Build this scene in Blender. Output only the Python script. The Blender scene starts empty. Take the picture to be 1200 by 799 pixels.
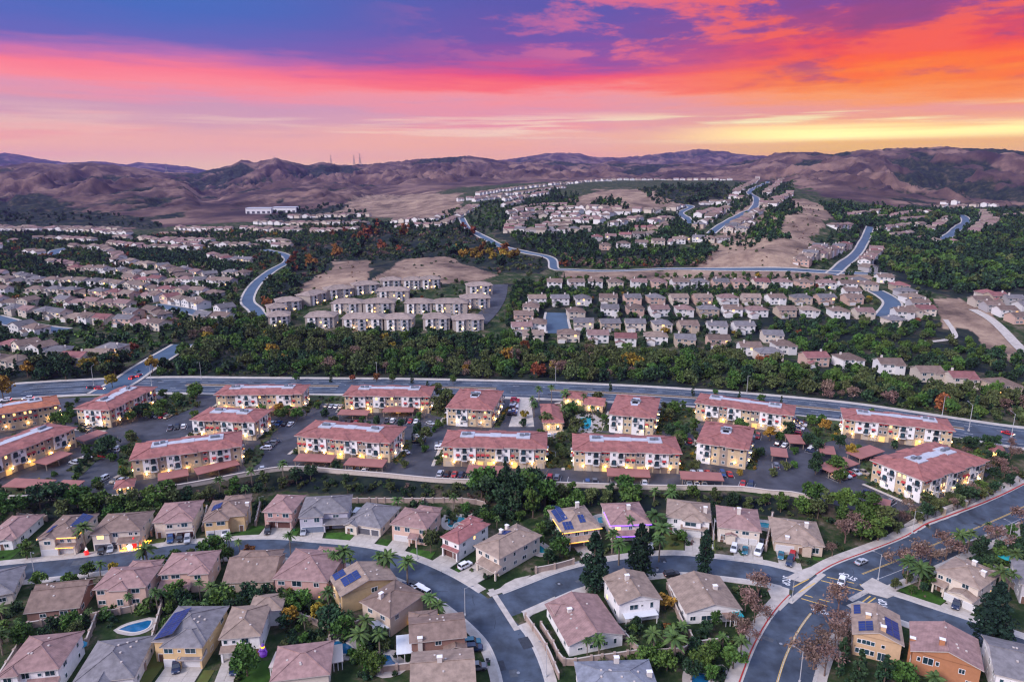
import bpy, bmesh, math, random
import numpy as np
from mathutils import Vector, Matrix
random.seed(7)
PI = math.pi
SC = bpy.context.scene
COL = SC.collection

# ---------------------------------------------------------------- camera
H = 115.0                       # drone height over the near streets
PITCH = math.radians(13.7)
FPX = 800.0
CP, SP = math.cos(PITCH), math.sin(PITCH)
cam_data = bpy.data.cameras.new('camera')
cam_data.sensor_width = 36.0
cam_data.lens = 24.0
cam_data.clip_start = 1.0
cam_data.clip_end = 60000.0
cam = bpy.data.objects.new('camera', cam_data)
COL.objects.link(cam)
cam.location = (0, 0, H)
cam.rotation_euler = (math.radians(90) - PITCH, 0, 0)
SC.camera = cam

# ---------------------------------------------------------------- colour management / cycles
SC.view_settings.view_transform = 'Standard'
SC.view_settings.look = 'None'
SC.view_settings.exposure = 0.8
SC.view_settings.gamma = 1.0
SC.cycles.use_denoising = True
try:
    SC.cycles.denoiser = 'OPENIMAGEDENOISE'
    SC.cycles.denoising_input_passes = 'RGB_ALBEDO_NORMAL'
except Exception:
    pass
SC.cycles.max_bounces = 4
SC.cycles.diffuse_bounces = 2
SC.cycles.glossy_bounces = 2
SC.cycles.transmission_bounces = 2
SC.cycles.transparent_max_bounces = 4
SC.cycles.volume_bounces = 0
SC.cycles.sample_clamp_indirect = 3.0
SC.cycles.sample_clamp_direct = 8.0
SC.cycles.caustics_reflective = False
SC.cycles.caustics_refractive = False
SC.cycles.use_adaptive_sampling = False
SC.render.film_transparent = False
SC.cycles.filter_width = 1.3


def lin(c, g=1.0):
    out = []
    for v in c[:3]:
        v = v / 255.0
        v = v / 12.92 if v <= 0.04045 else ((v + 0.055) / 1.055) ** 2.4
        out.append(v * g)
    return tuple(out)


# ---------------------------------------------------------------- sky
def make_world():
    w = bpy.data.worlds.new('World')
    SC.world = w
    w.use_nodes = True
    nt = w.node_tree
    N, L = nt.nodes, nt.links
    for n in list(N):
        N.remove(n)

    def new(t, **kw):
        n = N.new(t)
        for k, v in kw.items():
            setattr(n, k, v)
        return n

    def M(op, a, b=None, c=None, clamp=False):
        n = new('ShaderNodeMath', operation=op)
        n.use_clamp = clamp
        for i, v in enumerate((a, b, c)):
            if v is None:
                continue
            if isinstance(v, (int, float)):
                n.inputs[i].default_value = v
            else:
                L.new(v, n.inputs[i])
        return n.outputs[0]

    def mix(f, a, b):
        n = new('ShaderNodeMix', data_type='RGBA')
        for s, v in ((n.inputs[0], f), (n.inputs[6], a), (n.inputs[7], b)):
            if isinstance(v, (int, float)):
                s.default_value = v
            elif isinstance(v, tuple):
                s.default_value = (*v, 1)
            else:
                L.new(v, s)
        return n.outputs[2]

    def maprange(v, a, b, c=0.0, d=1.0, smooth=True):
        n = new('ShaderNodeMapRange')
        n.interpolation_type = 'SMOOTHSTEP' if smooth else 'LINEAR'
        L.new(v, n.inputs[0])
        for i, x in enumerate((a, b, c, d)):
            n.inputs[i + 1].default_value = x
        return n.outputs[0]

    E0, E1 = -4.0, 40.0

    def ramp(el, stops):
        n = new('ShaderNodeValToRGB')
        n.color_ramp.interpolation = 'LINEAR'
        els = n.color_ramp.elements
        while len(els) > 1:
            els.remove(els[-1])
        for i, (e, c) in enumerate(stops):
            p = (e - E0) / (E1 - E0)
            el_ = els[0] if i == 0 else els.new(p)
            el_.position = p
            el_.color = (*lin(c), 1)
        L.new(maprange(el, E0, E1, smooth=False), n.inputs[0])
        return n.outputs[0]

    tc = new('ShaderNodeTexCoord')
    vec = tc.outputs['Generated']
    sx = new('ShaderNodeSeparateXYZ')
    L.new(vec, sx.inputs[0])
    X, Y, Z = sx.outputs
    el = M('MULTIPLY', M('ARCSINE', M('MINIMUM', M('MAXIMUM', Z, -1.0), 1.0)), 180 / PI)
    az = M('MULTIPLY', M('ARCTAN2', X, Y), 180 / PI)        # 0 ahead, + to the east side

    def noise(sx_, sy_, scale, detail=5.0, rough=0.55, seed=0.0, dist=0.0):
        c = new('ShaderNodeCombineXYZ')
        L.new(M('MULTIPLY', az, sx_), c.inputs[0])
        L.new(M('MULTIPLY', el, sy_), c.inputs[1])
        c.inputs[2].default_value = seed
        n = new('ShaderNodeTexNoise')
        n.inputs['Scale'].default_value = scale
        n.inputs['Detail'].default_value = detail
        n.inputs['Roughness'].default_value = rough
        n.inputs['Distortion'].default_value = dist
        L.new(c.outputs[0], n.inputs['Vector'])
        return n.outputs[0]

    n_big = noise(0.035, 0.16, 1.0, 4, 0.5, 3.1)
    n_fine = noise(0.07, 0.75, 1.0, 8, 0.64, 8.2, 0.15)
    n_wisp = noise(0.11, 0.42, 1.0, 8, 0.66, 11.3, 0.15)
    # cloud deck tilts down towards the sunset
    tilt = M('MULTIPLY', M('MINIMUM', M('MAXIMUM', az, -8.0), 60.0), 0.022)
    rough_amt = maprange(az, -30, 25, 1.0, 2.0)
    warp = M('ADD', M('MULTIPLY', M('SUBTRACT', n_big, 0.5), 2.2),
             M('MULTIPLY', M('MULTIPLY', M('SUBTRACT', n_fine, 0.5), 2.3), rough_amt))
    e1 = M('ADD', M('ADD', el, warp), tilt)
    e1 = M('ADD', e1, 0.3)
    left = ramp(e1, [(-4, (205, 150, 150)), (0.6, (255, 204, 158)), (1.9, (255, 188, 158)), (3.0, (246, 180, 162)),
                     (4.0, (222, 168, 174)), (5.4, (210, 158, 178)), (5.9, (226, 152, 174)), (6.5, (254, 140, 146)),
                     (7.4, (252, 124, 140)), (8.2, (190, 112, 172)), (9.0, (106, 102, 182)), (11.0, (74, 106, 186)),
                     (14.5, (54, 112, 188)), (20, (74, 116, 196)), (40, (96, 132, 205))])
    mid = ramp(e1, [(-4, (215, 150, 140)), (0.6, (255, 190, 136)), (2.4, (255, 184, 146)), (3.4, (248, 184, 158)),
                    (4.3, (226, 164, 172)), (5.4, (214, 156, 178)), (6.2, (247, 150, 150)), (6.9, (253, 112, 112)),
                    (7.9, (238, 84, 118)), (9.0, (150, 82, 158)), (10.6, (112, 86, 166)), (13.0, (92, 88, 168)),
                    (20, (84, 100, 180)), (40, (96, 130, 202))])
    right = ramp(e1, [(-4, (230, 130, 60)), (0.8, (255, 172, 18)), (2.4, (255, 202, 50)), (3.3, (255, 198, 100)),
                      (4.4, (252, 176, 118)), (5.3, (242, 160, 140)), (6.3, (255, 160, 84)), (7.4, (255, 132, 20)),
                      (8.6, (255, 100, 36)), (9.6, (236, 78, 76)), (10.6, (176, 74, 118)), (12.0, (138, 74, 146)), (13.8, (122, 78, 154)),
                      (20, (98, 92, 168)), (40, (96, 128, 200))])
    # behind the viewer the band is low and faint
    back = ramp(el, [(-4, (170, 150, 170)), (1, (196, 168, 196)), (6, (178, 160, 200)), (14, (120, 130, 190)),
                     (40, (96, 132, 205))])
    c = mix(maprange(az, -26, 2), left, mid)
    c = mix(maprange(az, 4, 26), c, right)
    # purple holes / lit wisps high on the sunset side
    hi = maprange(e1, 8.0, 9.5)
    sun_side = maprange(az, -14, 14)
    wisp = M('MULTIPLY', M('MULTIPLY', maprange(n_wisp, 0.48, 0.60), hi), sun_side)
    wisp = M('MULTIPLY', wisp, maprange(el, 18, 13.0))
    wc = mix(maprange(az, 2, 22), (0.80, 0.17, 0.28), (0.95, 0.13, 0.06))
    c = mix(M('MULTIPLY', wisp, 0.85), c, wc)
    hole = M('MULTIPLY', M('MULTIPLY', maprange(n_wisp, 0.50, 0.36), maprange(e1, 6.8, 8.4)), maprange(az, 6, 24))
    hole = M('MULTIPLY', hole, maprange(e1, 14, 11.5))
    c = mix(M('MULTIPLY', hole, 0.7), c, lin((140, 72, 128)))
    # salmon streaks through the pale middle zone
    n_sal = noise(0.03, 0.62, 1.0, 7, 0.6, 41.7, 0.1)
    sal = M('MULTIPLY', maprange(n_sal, 0.47, 0.60), M('MULTIPLY', maprange(el, 0.5, 2.0), M('MULTIPLY', maprange(e1, 7.0, 5.6), maprange(az, 22, 2))))
    c = mix(M('MULTIPLY', sal, 0.5), c, mix(maprange(az, 0, 25), lin((252, 150, 150)), lin((255, 176, 110))))
    # thin bright gaps low over the hills, blazing on the right
    n_str = noise(0.045, 1.05, 1.0, 5, 0.55, 27.3, 0.2)
    n_str2 = noise(0.02, 0.9, 1.0, 3, 0.5, 33.0)
    band = M('MULTIPLY', maprange(el, 2.2, 3.2), maprange(el, 5.0, 4.0))
    gap = M('MULTIPLY', M('MULTIPLY', maprange(n_str, 0.50, 0.60), band), maprange(az, -30, 20, 0.25, 1.0))
    c = mix(gap, c, mix(maprange(az, 0, 24), lin((255, 222, 190)), lin((255, 240, 176))))
    d1 = M('ABSOLUTE', M('SUBTRACT', el, M('ADD', 2.9, M('MULTIPLY', M('SUBTRACT', n_str2, 0.5), 1.6))))
    blaze = M('MULTIPLY', maprange(d1, 0.80, 0.15), maprange(az, 9, 25))
    c = mix(blaze, c, (1.45, 1.2, 0.42))
    glow = M('MULTIPLY', maprange(el, 4.5, 0.5), maprange(az, 16, 36))
    c = mix(M('MULTIPLY', glow, 0.5), c, lin((255, 186, 40)))
    # fade to the rear sky
    absaz = M('ABSOLUTE', M('SUBTRACT', az, 20.0))
    c = mix(maprange(absaz, 75, 130), c, back)
    # clear dusk blue overhead, where the cloud deck ends
    sc_ = new('ShaderNodeVectorMath', operation='SCALE')
    L.new(c, sc_.inputs[0])
    sc_.inputs[3].default_value = 0.60
    c = sc_.outputs[0]
    up = maprange(el, 16, 42)
    c = mix(up, c, SKY_TOP)
    bg = new('ShaderNodeBackground')
    L.new(c, bg.inputs[0])
    bg.inputs[1].default_value = 1.0
    out = new('ShaderNodeOutputWorld')
    L.new(bg.outputs[0], out.inputs[0])
    w.cycles.sampling_method = 'AUTOMATIC'


SKY_TOP = (0.48, 0.56, 0.86)
make_world()

# soft dusk light: a very wide lamp standing for the bright upper sky
sun_data = bpy.data.lights.new('sun', 'SUN')
sun_data.energy = 2.3
sun_data.angle = math.radians(22)
sun_data.color = (1.0, 0.90, 0.94)
sun = bpy.data.objects.new('sun', sun_data)
COL.objects.link(sun)
sun.rotation_euler = (math.radians(55), 0, math.radians(-50))   # from high behind the viewer's left


# ---------------------------------------------------------------- materials
MATS = {}


def mat(name, col, rough=0.85, noise=0.0, nscale=1.0, spec=0.3, metal=0.0, rand=0.0, island=0.0,
        emit=None, bump=0.0, bscale=8.0, col2=None, wave=None, hue=0.0, trans=0.0):
    """Procedural principled material: noise mottling, per object and per island variation, bump."""
    if name in MATS:
        return MATS[name]
    m = bpy.data.materials.new(name)
    m.use_nodes = True
    nt = m.node_tree
    N, L = nt.nodes, nt.links
    b = N['Principled BSDF']
    b.inputs['Roughness'].default_value = rough
    b.inputs['Specular IOR Level'].default_value = spec
    b.inputs['Metallic'].default_value = metal
    b.inputs['Base Color'].default_value = (*col, 1)
    cur = None
    tc = N.new('ShaderNodeTexCoord')
    if noise > 0 or col2 is not None:
        nz = N.new('ShaderNodeTexNoise')
        nz.inputs['Scale'].default_value = nscale
        nz.inputs['Detail'].default_value = 5
        nz.inputs['Roughness'].default_value = 0.6
        L.new(tc.outputs['Object'], nz.inputs['Vector'])
        mx = N.new('ShaderNodeMix')
        mx.data_type = 'RGBA'
        k = noise if noise > 0 else 0.2
        a = tuple(max(0, v * (1 - k)) for v in col)
        c2 = col2 if col2 is not None else tuple(v * (1 + k) for v in col)
        mr = N.new('ShaderNodeMapRange')
        mr.inputs[1].default_value = 0.35
        mr.inputs[2].default_value = 0.65
        L.new(nz.outputs[0], mr.inputs[0])
        L.new(mr.outputs[0], mx.inputs[0])
        mx.inputs[6].default_value = (*a, 1)
        mx.inputs[7].default_value = (*c2, 1)
        cur = mx.outputs[2]
    if wave is not None:                      # fine courses (tile rows, blinds)
        wv = N.new('ShaderNodeTexWave')
        wv.bands_direction = wave[0]
        wv.inputs['Scale'].default_value = wave[1]
        wv.inputs['Distortion'].default_value = 0.6
        wv.inputs['Detail'].default_value = 1
        L.new(tc.outputs['Object'], wv.inputs['Vector'])
        mx = N.new('ShaderNodeMix')
        mx.data_type = 'RGBA'
        mx.blend_type = 'MULTIPLY'
        mx.inputs[0].default_value = wave[2]
        if cur is not None:
            L.new(cur, mx.inputs[6])
        else:
            mx.inputs[6].default_value = (*col, 1)
        L.new(wv.outputs[0], mx.inputs[7])
        cur = mx.outputs[2]
    if rand > 0 or island > 0 or hue > 0:
        hsv = N.new('ShaderNodeHueSaturation')
        if cur is not None:
            L.new(cur, hsv.inputs['Color'])
        else:
            hsv.inputs['Color'].default_value = (*col, 1)
        val = None
        if rand > 0 or hue > 0:
            oi = N.new('ShaderNodeObjectInfo')
        if rand > 0:
            mr = N.new('ShaderNodeMapRange')
            L.new(oi.outputs['Random'], mr.inputs[0])
            mr.inputs[3].default_value = 1 - rand
            mr.inputs[4].default_value = 1 + rand
            val = mr.outputs[0]
        if hue > 0:
            wn = N.new('ShaderNodeTexWhiteNoise')
            wn.noise_dimensions = '1D'
            L.new(oi.outputs['Random'], wn.inputs['W'])
            mr = N.new('ShaderNodeMapRange')
            L.new(wn.outputs['Value'], mr.inputs[0])
            mr.inputs[3].default_value = 0.5 - hue
            mr.inputs[4].default_value = 0.5 + hue
            L.new(mr.outputs[0], hsv.inputs['Hue'])
        if island > 0:
            ge = N.new('ShaderNodeNewGeometry')
            mr = N.new('ShaderNodeMapRange')
            L.new(ge.outputs['Random Per Island'], mr.inputs[0])
            mr.inputs[3].default_value = 1 - island
            mr.inputs[4].default_value = 1 + island
            if val is not None:
                mu = N.new('ShaderNodeMath')
                mu.operation = 'MULTIPLY'
                L.new(val, mu.inputs[0])
                L.new(mr.outputs[0], mu.inputs[1])
                val = mu.outputs[0]
            else:
                val = mr.outputs[0]
        if val is not None:
            L.new(val, hsv.inputs['Value'])
        cur = hsv.outputs[0]
    if cur is not None:
        L.new(cur, b.inputs['Base Color'])
    if bump > 0:
        nz = N.new('ShaderNodeTexNoise')
        nz.inputs['Scale'].default_value = bscale
        nz.inputs['Detail'].default_value = 4
        L.new(tc.outputs['Object'], nz.inputs['Vector'])
        bp = N.new('ShaderNodeBump')
        bp.inputs['Strength'].default_value = bump
        bp.inputs['Distance'].default_value = 0.1
        L.new(nz.outputs[0], bp.inputs['Height'])
        L.new(bp.outputs[0], b.inputs['Normal'])
    if emit is not None:
        b.inputs['Emission Color'].default_value = (*emit[0], 1)
        b.inputs['Emission Strength'].default_value = emit[1]
    MATS[name] = m
    return m

# ---------------------------------------------------------------- numpy noise
def _hash(ix, iy, seed):
    h = (ix.astype(np.int64) * 374761393 + iy.astype(np.int64) * 668265263 + seed * 1442695041) & 0xffffffff
    h = ((h ^ (h >> 13)) * 1274126177) & 0xffffffff
    h = h ^ (h >> 16)
    return (h & 0xffff) / 65535.0


def vnoise(x, y, seed=0):
    ix, iy = np.floor(x), np.floor(y)
    fx, fy = x - ix, y - iy
    fx = fx * fx * fx * (fx * (fx * 6 - 15) + 10)
    fy = fy * fy * fy * (fy * (fy * 6 - 15) + 10)
    a, b = _hash(ix, iy, seed), _hash(ix + 1, iy, seed)
    c, d = _hash(ix, iy + 1, seed), _hash(ix + 1, iy + 1, seed)
    return (a * (1 - fx) + b * fx) * (1 - fy) + (c * (1 - fx) + d * fx) * fy


def fbm(x, y, octaves=4, seed=0, gain=0.5):
    s, a, t = 0, 1.0, 0
    for i in range(octaves):
        s = s + a * vnoise(x, y, seed + i * 17)
        t += a
        a *= gain
        x, y = x * 2.03 + 5.1, y * 2.03 + 1.7
    return s / t


def ridged(x, y, octaves=4, seed=0, gain=0.5):
    s, a, t = 0, 1.0, 0
    for i in range(octaves):
        s = s + a * (1 - np.abs(2 * vnoise(x, y, seed + i * 13) - 1))
        t += a
        a *= gain
        x, y = x * 2.1 + 3.3, y * 2.1 + 7.7
    return s / t


def sstep(x, a, b):
    t = np.clip((x - a) / (b - a), 0, 1)
    return t * t * (3 - 2 * t)


# ---------------------------------------------------------------- picture <-> place
def ray(px, py):
    u, v = (px - 600.0) / FPX, (399.5 - py) / FPX
    return u, CP + v * SP, -SP + v * CP


def on_plane(px, py, z=0.0):
    dx, dy, dz = ray(px, py)
    t = (z - H) / dz
    return dx * t, dy * t


def px_of(x, y, z):
    f = y * CP - (z - H) * SP
    u = y * SP + (z - H) * CP
    f = np.maximum(f, 1e-3)
    return 600 + FPX * x / f, 399.5 - FPX * u / f


# ---------------------------------------------------------------- terrain
PLATEAU = 3.0
WALL_PX = [(-500, 590), (-100, 588), (10, 586), (80, 586), (140, 585), (184, 577), (231, 569), (272, 561), (300, 556), (332, 551),
           (365, 552), (400, 555), (450, 559), (512, 565), (570, 567), (615, 568), (660, 570), (750, 573), (825, 574),
           (870, 575), (900, 579), (927, 581), (950, 586), (985, 597), (1030, 603), (1075, 600), (1110, 588), (1150, 571),
           (1200, 545), (1300, 505), (1600, 450)]
WALL_W = np.array([on_plane(a, b, PLATEAU) for a, b in WALL_PX])

CTRL = [  # px, py, ground height there
    (-150, 420, 5), (0, 420, 5), (150, 410, 5), (300, 410, 6), (450, 410, 7), (600, 415, 8), (750, 410, 9), (900, 415, 8),
    (1050, 430, 7), (1200, 440, 7), (1400, 440, 7),
    (-150, 370, 6), (0, 370, 6), (120, 370, 6), (250, 370, 6), (350, 370, 11), (470, 370, 12), (590, 370, 12), (700, 380, 11),
    (850, 380, 11), (1000, 380, 10), (1120, 385, 11), (1200, 375, 14),
    (0, 330, 8), (150, 330, 8), (280, 330, 8), (340, 330, 12), (450, 325, 16), (570, 325, 17), (700, 325, 18), (850, 325, 18),
    (1000, 325, 18), (1130, 330, 15), (1250, 330, 15),
    (0, 300, 10), (150, 300, 10), (300, 300, 11), (400, 300, 18), (520, 300, 24), (650, 300, 26), (800, 305, 26), (880, 300, 33),
    (1000, 300, 24), (1120, 300, 22), (1250, 300, 22),
    (0, 278, 13), (150, 276, 14), (320, 270, 19), (430, 265, 24), (520, 272, 32), (640, 272, 38), (760, 275, 40), (840, 270, 46),
    (920, 270, 47), (1020, 265, 38), (1120, 265, 36), (1250, 265, 36),
    (0, 262, 17), (150, 260, 19), (300, 255, 26), (420, 250, 34), (520, 255, 46), (620, 250, 55), (720, 250, 56), (820, 248, 62),
    (880, 240, 70), (960, 240, 66), (1060, 248, 50), (1180, 248, 48),
    (0, 250, 26), (180, 246, 32), (300, 245, 36), (430, 242, 46),
    (560, 232, 66), (650, 225, 76), (740, 222, 82), (840, 222, 84), (900, 218, 86), (960, 225, 78), (1060, 240, 58),
    (560, 222, 78), (650, 216, 88), (740, 211, 98), (850, 211, 98), (910, 209, 100), (980, 222, 84),
]
_cw = []
for _px, _py, _z in CTRL:
    _x, _y = on_plane(_px, _py, _z)
    _cw.append((math.atan2(_x, _y), math.log(math.hypot(_x, _y)), _z))
CW = np.array(_cw)


def interp_px(tab, pxh):
    t = np.array(tab, float)
    return np.interp(pxh, t[:, 0], t[:, 1])


SKY_MAIN = [(-600, 205), (-100, 200), (0, 196), (40, 191), (70, 194), (110, 189), (150, 195), (190, 202), (232, 203), (262, 195),
            (285, 188), (300, 190), (325, 184), (345, 189), (362, 193), (376, 190), (400, 194), (430, 193), (465, 190),
            (500, 185), (520, 183), (545, 181), (575, 187), (600, 191), (640, 188), (680, 192), (720, 190), (760, 193),
            (800, 191), (840, 194), (880, 188), (905, 180), (940, 178), (975, 180), (1010, 176), (1060, 175), (1090, 173),
            (1130, 173), (1175, 176), (1200, 178), (1300, 184), (1500, 196), (1900, 205)]
SKY_PURPLE = [(-600, 215), (480, 212), (540, 200), (585, 188), (620, 183), (650, 179), (678, 180), (700, 185), (750, 183), (782, 179),
              (800, 177), (818, 174), (835, 176), (850, 178), (885, 182), (930, 188), (1000, 198), (1100, 210), (1900, 215)]
SKY_BLUE = [(-600, 190), (-60, 184), (10, 179), (45, 185), (80, 191), (120, 189), (150, 193), (165, 190), (195, 193), (225, 196), (262, 204),
            (330, 212), (1900, 216)]
SKY_FOOT = [(-600, 250), (-100, 247), (0, 239), (60, 230), (120, 222), (175, 217), (214, 217), (232, 233), (252, 232), (280, 226),
            (330, 219), (400, 216), (450, 221), (485, 224), (515, 229), (540, 231), (580, 246), (700, 262), (1900, 262)]
RF_MAIN = [(-600, 2100), (0, 2000), (250, 2300), (500, 2450), (600, 2500), (860, 2250), (930, 1800), (1020, 1550), (1200, 1480), (1900, 1480)]
RC_MAIN = [(-600, 3900), (0, 3700), (300, 3900), (600, 4300), (860, 3800), (940, 3100), (1200, 3000), (1900, 3100)]


def slope_for(px_, py_, ca):
    k = (399.5 - py_) / FPX
    return (k * ca * CP - ca * SP) / (CP + k * SP)


def base_height(a, r):
    v = np.log(r)
    num = np.zeros_like(a)
    den = np.zeros_like(a)
    for ca, cv, cz in CW:
        w = np.exp(-(((a - ca) / 0.085) ** 2 + ((v - cv) / 0.16) ** 2)) + 1e-9 / (((a - ca) / 0.1) ** 2 + ((v - cv) / 0.2) ** 2 + 0.1)
        num += w * cz
        den += w
    return num / den


def terrain_height(a, r):
    x, y = r * np.sin(a), r * np.cos(a)
    yw = np.interp(x, WALL_W[:, 0], WALL_W[:, 1])
    near = PLATEAU * sstep(y - yw, -10, -1.0)
    far = base_height(a, r)
    far = far + (fbm(x / 90, y / 90, 3, 5) - 0.5) * 3.0 * sstep(y, 470, 700) * sstep(a, -0.35, -0.1) + (fbm(x / 55, y / 70, 4, 15) - 0.5) * 6.0 * sstep(y, 780, 1000) * sstep(a, -0.2, 0.0)
    z = near + (far - near) * sstep(y, 425, 560)
    ca = np.cos(a)
    pxh = 600 + FPX * np.tan(np.clip(a, -1.2, 1.2)) / CP
    gully = np.zeros_like(z)

    def rng_(tab, rf, rc, rough, z, gully, seed, na=26.0, nr=900.0, foot=None, power=0.92):
        zc = H + slope_for(pxh, interp_px(tab, pxh), ca) * rc
        ft = z if foot is None else foot
        s = (r - rf) / (rc - rf)
        sc = np.clip(s, 0, 1)
        prof = np.where(s <= 1, sc ** power * (1.25 - 0.25 * sc ** 2), 1 - 0.55 * sstep(s, 1.0, 2.2))
        warp = (fbm(x / 420, y / 420, 3, seed + 3) - 0.5) * 2.2
        rg = ridged(x / 330 + warp, y / 700 + warp * 0.6, 5, seed, 0.55)
        fine = ridged(x / 105 + warp, y / 200, 4, seed + 9, 0.55)
        env = np.clip(4 * sc * (1.02 - sc), 0, 1) * (s > 0)
        amp = (zc - ft) * rough
        cut = (1 - rg) * 1.5 + (1 - fine) * 0.5
        zz = ft + (zc - ft) * prof - amp * env * cut + (fine - 0.6) * 30 * np.clip(s * 4, 0, 1)
        hit = (s > 0) & (zz > z)
        gully = np.where(hit, np.clip(cut - 0.75, 0, 2) * (rough * 3), gully)
        z = np.where(hit, zz, z)
        return z, gully

    z, gully = rng_(SKY_FOOT, 1620 + 0 * r, 2600 + 0 * r, 0.50, z, gully, 31, foot=np.minimum(z, 44), power=0.62)
    z, gully = rng_(SKY_MAIN, interp_px(RF_MAIN, pxh), interp_px(RC_MAIN, pxh), np.interp(pxh, [300, 620, 880, 1000], [0.85, 0.8, 0.62, 0.55]), z, gully, 51, power=0.8)
    z, gully = rng_(SKY_PURPLE, 5200 + 0 * r, 7400 + 0 * r, 0.22, z, gully, 71, foot=np.minimum(z, 60))
    z, gully = rng_(SKY_BLUE, 8200 + 0 * r, 10800 + 0 * r, 0.15, z, gully, 91, foot=np.minimum(z, 60))
    # the bare knolls between the houses
    for px_, py_, zb, hgt, wx, wy in ((728, 246, 58, 15, 62, 90), (880, 310, 26, 12, 40, 30), (925, 288, 40, 13, 40, 60), (950, 262, 50, 9, 35, 60),
                                      (455, 322, 17, 5, 60, 40), (250, 245, 36, 12, 70, 110), (470, 238, 50, 10, 90, 80)):
        cx, cy = on_plane(px_, py_, zb)
        z = z + hgt * np.exp(-(((x - cx) / wx) ** 2 + ((y - cy) / wy) ** 2))
    return z, gully


NA, AMAX = 1001, math.radians(68)
GA = np.linspace(-AMAX, AMAX, NA)
GR = np.concatenate([np.geomspace(15, 180, 30, endpoint=False), np.geomspace(180, 1500, 300, endpoint=False),
                     np.geomspace(1500, 4600, 260, endpoint=False), np.geomspace(4600, 11800, 70)])
NR = len(GR)
_A, _R = np.meshgrid(GA, GR)                    # shape NR x NA
GZ, GG = terrain_height(_A, _R)


def gz(x, y):
    """Ground height at a place."""
    r, a = math.hypot(x, y), math.atan2(x, y)
    fa = (a + AMAX) / (2 * AMAX) * (NA - 1)
    fa = min(max(fa, 0), NA - 1.001)
    ia = int(fa)
    fa -= ia
    j = int(np.searchsorted(GR, r)) - 1
    j = min(max(j, 0), NR - 2)
    fr = min(max((r - GR[j]) / (GR[j + 1] - GR[j]), 0), 1)
    return float((GZ[j, ia] * (1 - fa) + GZ[j, ia + 1] * fa) * (1 - fr) + (GZ[j + 1, ia] * (1 - fa) + GZ[j + 1, ia + 1] * fa) * fr)


def gz_arr(x, y):
    r, a = np.hypot(x, y), np.arctan2(x, y)
    fa = np.clip((a + AMAX) / (2 * AMAX) * (NA - 1), 0, NA - 1.001)
    ia = fa.astype(int)
    fa = fa - ia
    j = np.clip(np.searchsorted(GR, r) - 1, 0, NR - 2)
    fr = np.clip((r - GR[j]) / (GR[j + 1] - GR[j]), 0, 1)
    return (GZ[j, ia] * (1 - fa) + GZ[j, ia + 1] * fa) * (1 - fr) + (GZ[j + 1, ia] * (1 - fa) + GZ[j + 1, ia + 1] * fa) * fr


def at(px, py):
    """Where the line of sight through a picture point meets the ground: (x, y, z)."""
    dx, dy, dz = ray(px, py)
    hd = math.hypot(dx, dy)
    a, m = math.atan2(dx, dy), dz / hd
    fa = min(max((a + AMAX) / (2 * AMAX) * (NA - 1), 0), NA - 1.001)
    ia = int(fa)
    fa -= ia
    zc = GZ[:, ia] * (1 - fa) + GZ[:, ia + 1] * fa
    d = zc - (H + m * GR)
    hit = np.nonzero(d >= 0)[0]
    if len(hit) == 0:
        r = 9000.0
    else:
        j = int(hit[0])
        if j == 0:
            r = GR[0]
        else:
            t = d[j - 1] / (d[j - 1] - d[j])
            r = GR[j - 1] + t * (GR[j] - GR[j - 1])
    x, y = r * math.sin(a), r * math.cos(a)
    return (x, y, gz(x, y))


# land cover (what grows there), as polygons over the place, found through the picture
def in_poly(px, py, poly):
    inside = np.zeros(px.shape, bool)
    n = len(poly)
    for i in range(n):
        x0, y0 = poly[i]
        x1, y1 = poly[(i + 1) % n]
        c = ((y0 > py) != (y1 > py)) & (px < (x1 - x0) * (py - y0) / ((y1 - y0) if y1 != y0 else 1e-9) + x0)
        inside ^= c
    return inside


SCRUB = [  # dark chaparral and planted slopes
    [(-400, 447), (0, 447), (600, 447), (1000, 470), (1500, 520), (1500, 440), (1130, 440), (1000, 425), (850, 415), (600, 405), (480, 392), (320, 388), (210, 395), (150, 430), (-400, 430)],
    [(315, 380), (300, 362), (330, 320), (352, 300), (335, 285), (420, 262), (545, 262), (600, 296), (645, 303), (630, 320), (560, 318), (520, 300), (470, 305), (430, 330), (340, 362)],
    [(570, 262), (620, 275), (700, 282), (790, 292), (830, 298), (810, 312), (655, 312), (610, 292), (555, 262)],
    [(590, 248), (640, 234), (690, 232), (700, 242), (640, 250)], [(740, 222), (850, 216), (862, 232), (800, 245), (770, 240)],
    [(690, 246), (740, 250), (740, 240), (700, 238)],
    [(960, 238), (1060, 245), (1200, 240), (1400, 250), (1400, 350), (1200, 345), (1120, 350), (1060, 335), (1010, 300), (980, 262)],
    [(0, 290), (60, 300), (70, 322), (-200, 330), (-200, 290)], [(150, 288), (260, 300), (280, 318), (180, 312)],
    [(-400, 262), (-400, 200), (0, 215), (90, 240), (60, 262)],
    [(1010, 375), (1130, 375), (1200, 420), (1400, 440), (1400, 470), (1000, 420), (830, 388), (660, 372), (600, 372), (590, 330), (660, 345), (830, 350)],
    [(-400, 430), (180, 430), (180, 447), (-400, 470)],
    [(-400, 620), (0, 616), (150, 600), (330, 575), (580, 590), (640, 600), (960, 605), (1040, 640), (1110, 606), (1200, 575), (1200, 557), (1110, 594), (1040, 603), (950, 585), (620, 568), (330, 551), (184, 577), (0, 587), (-400, 590)],
]
SCRUB += [[(-400, 266), (-400, 244), (0, 245), (110, 248), (185, 258), (200, 268), (0, 267)], [(300, 262), (325, 247), (400, 240), (430, 248), (425, 258), (380, 262)]]
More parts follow.
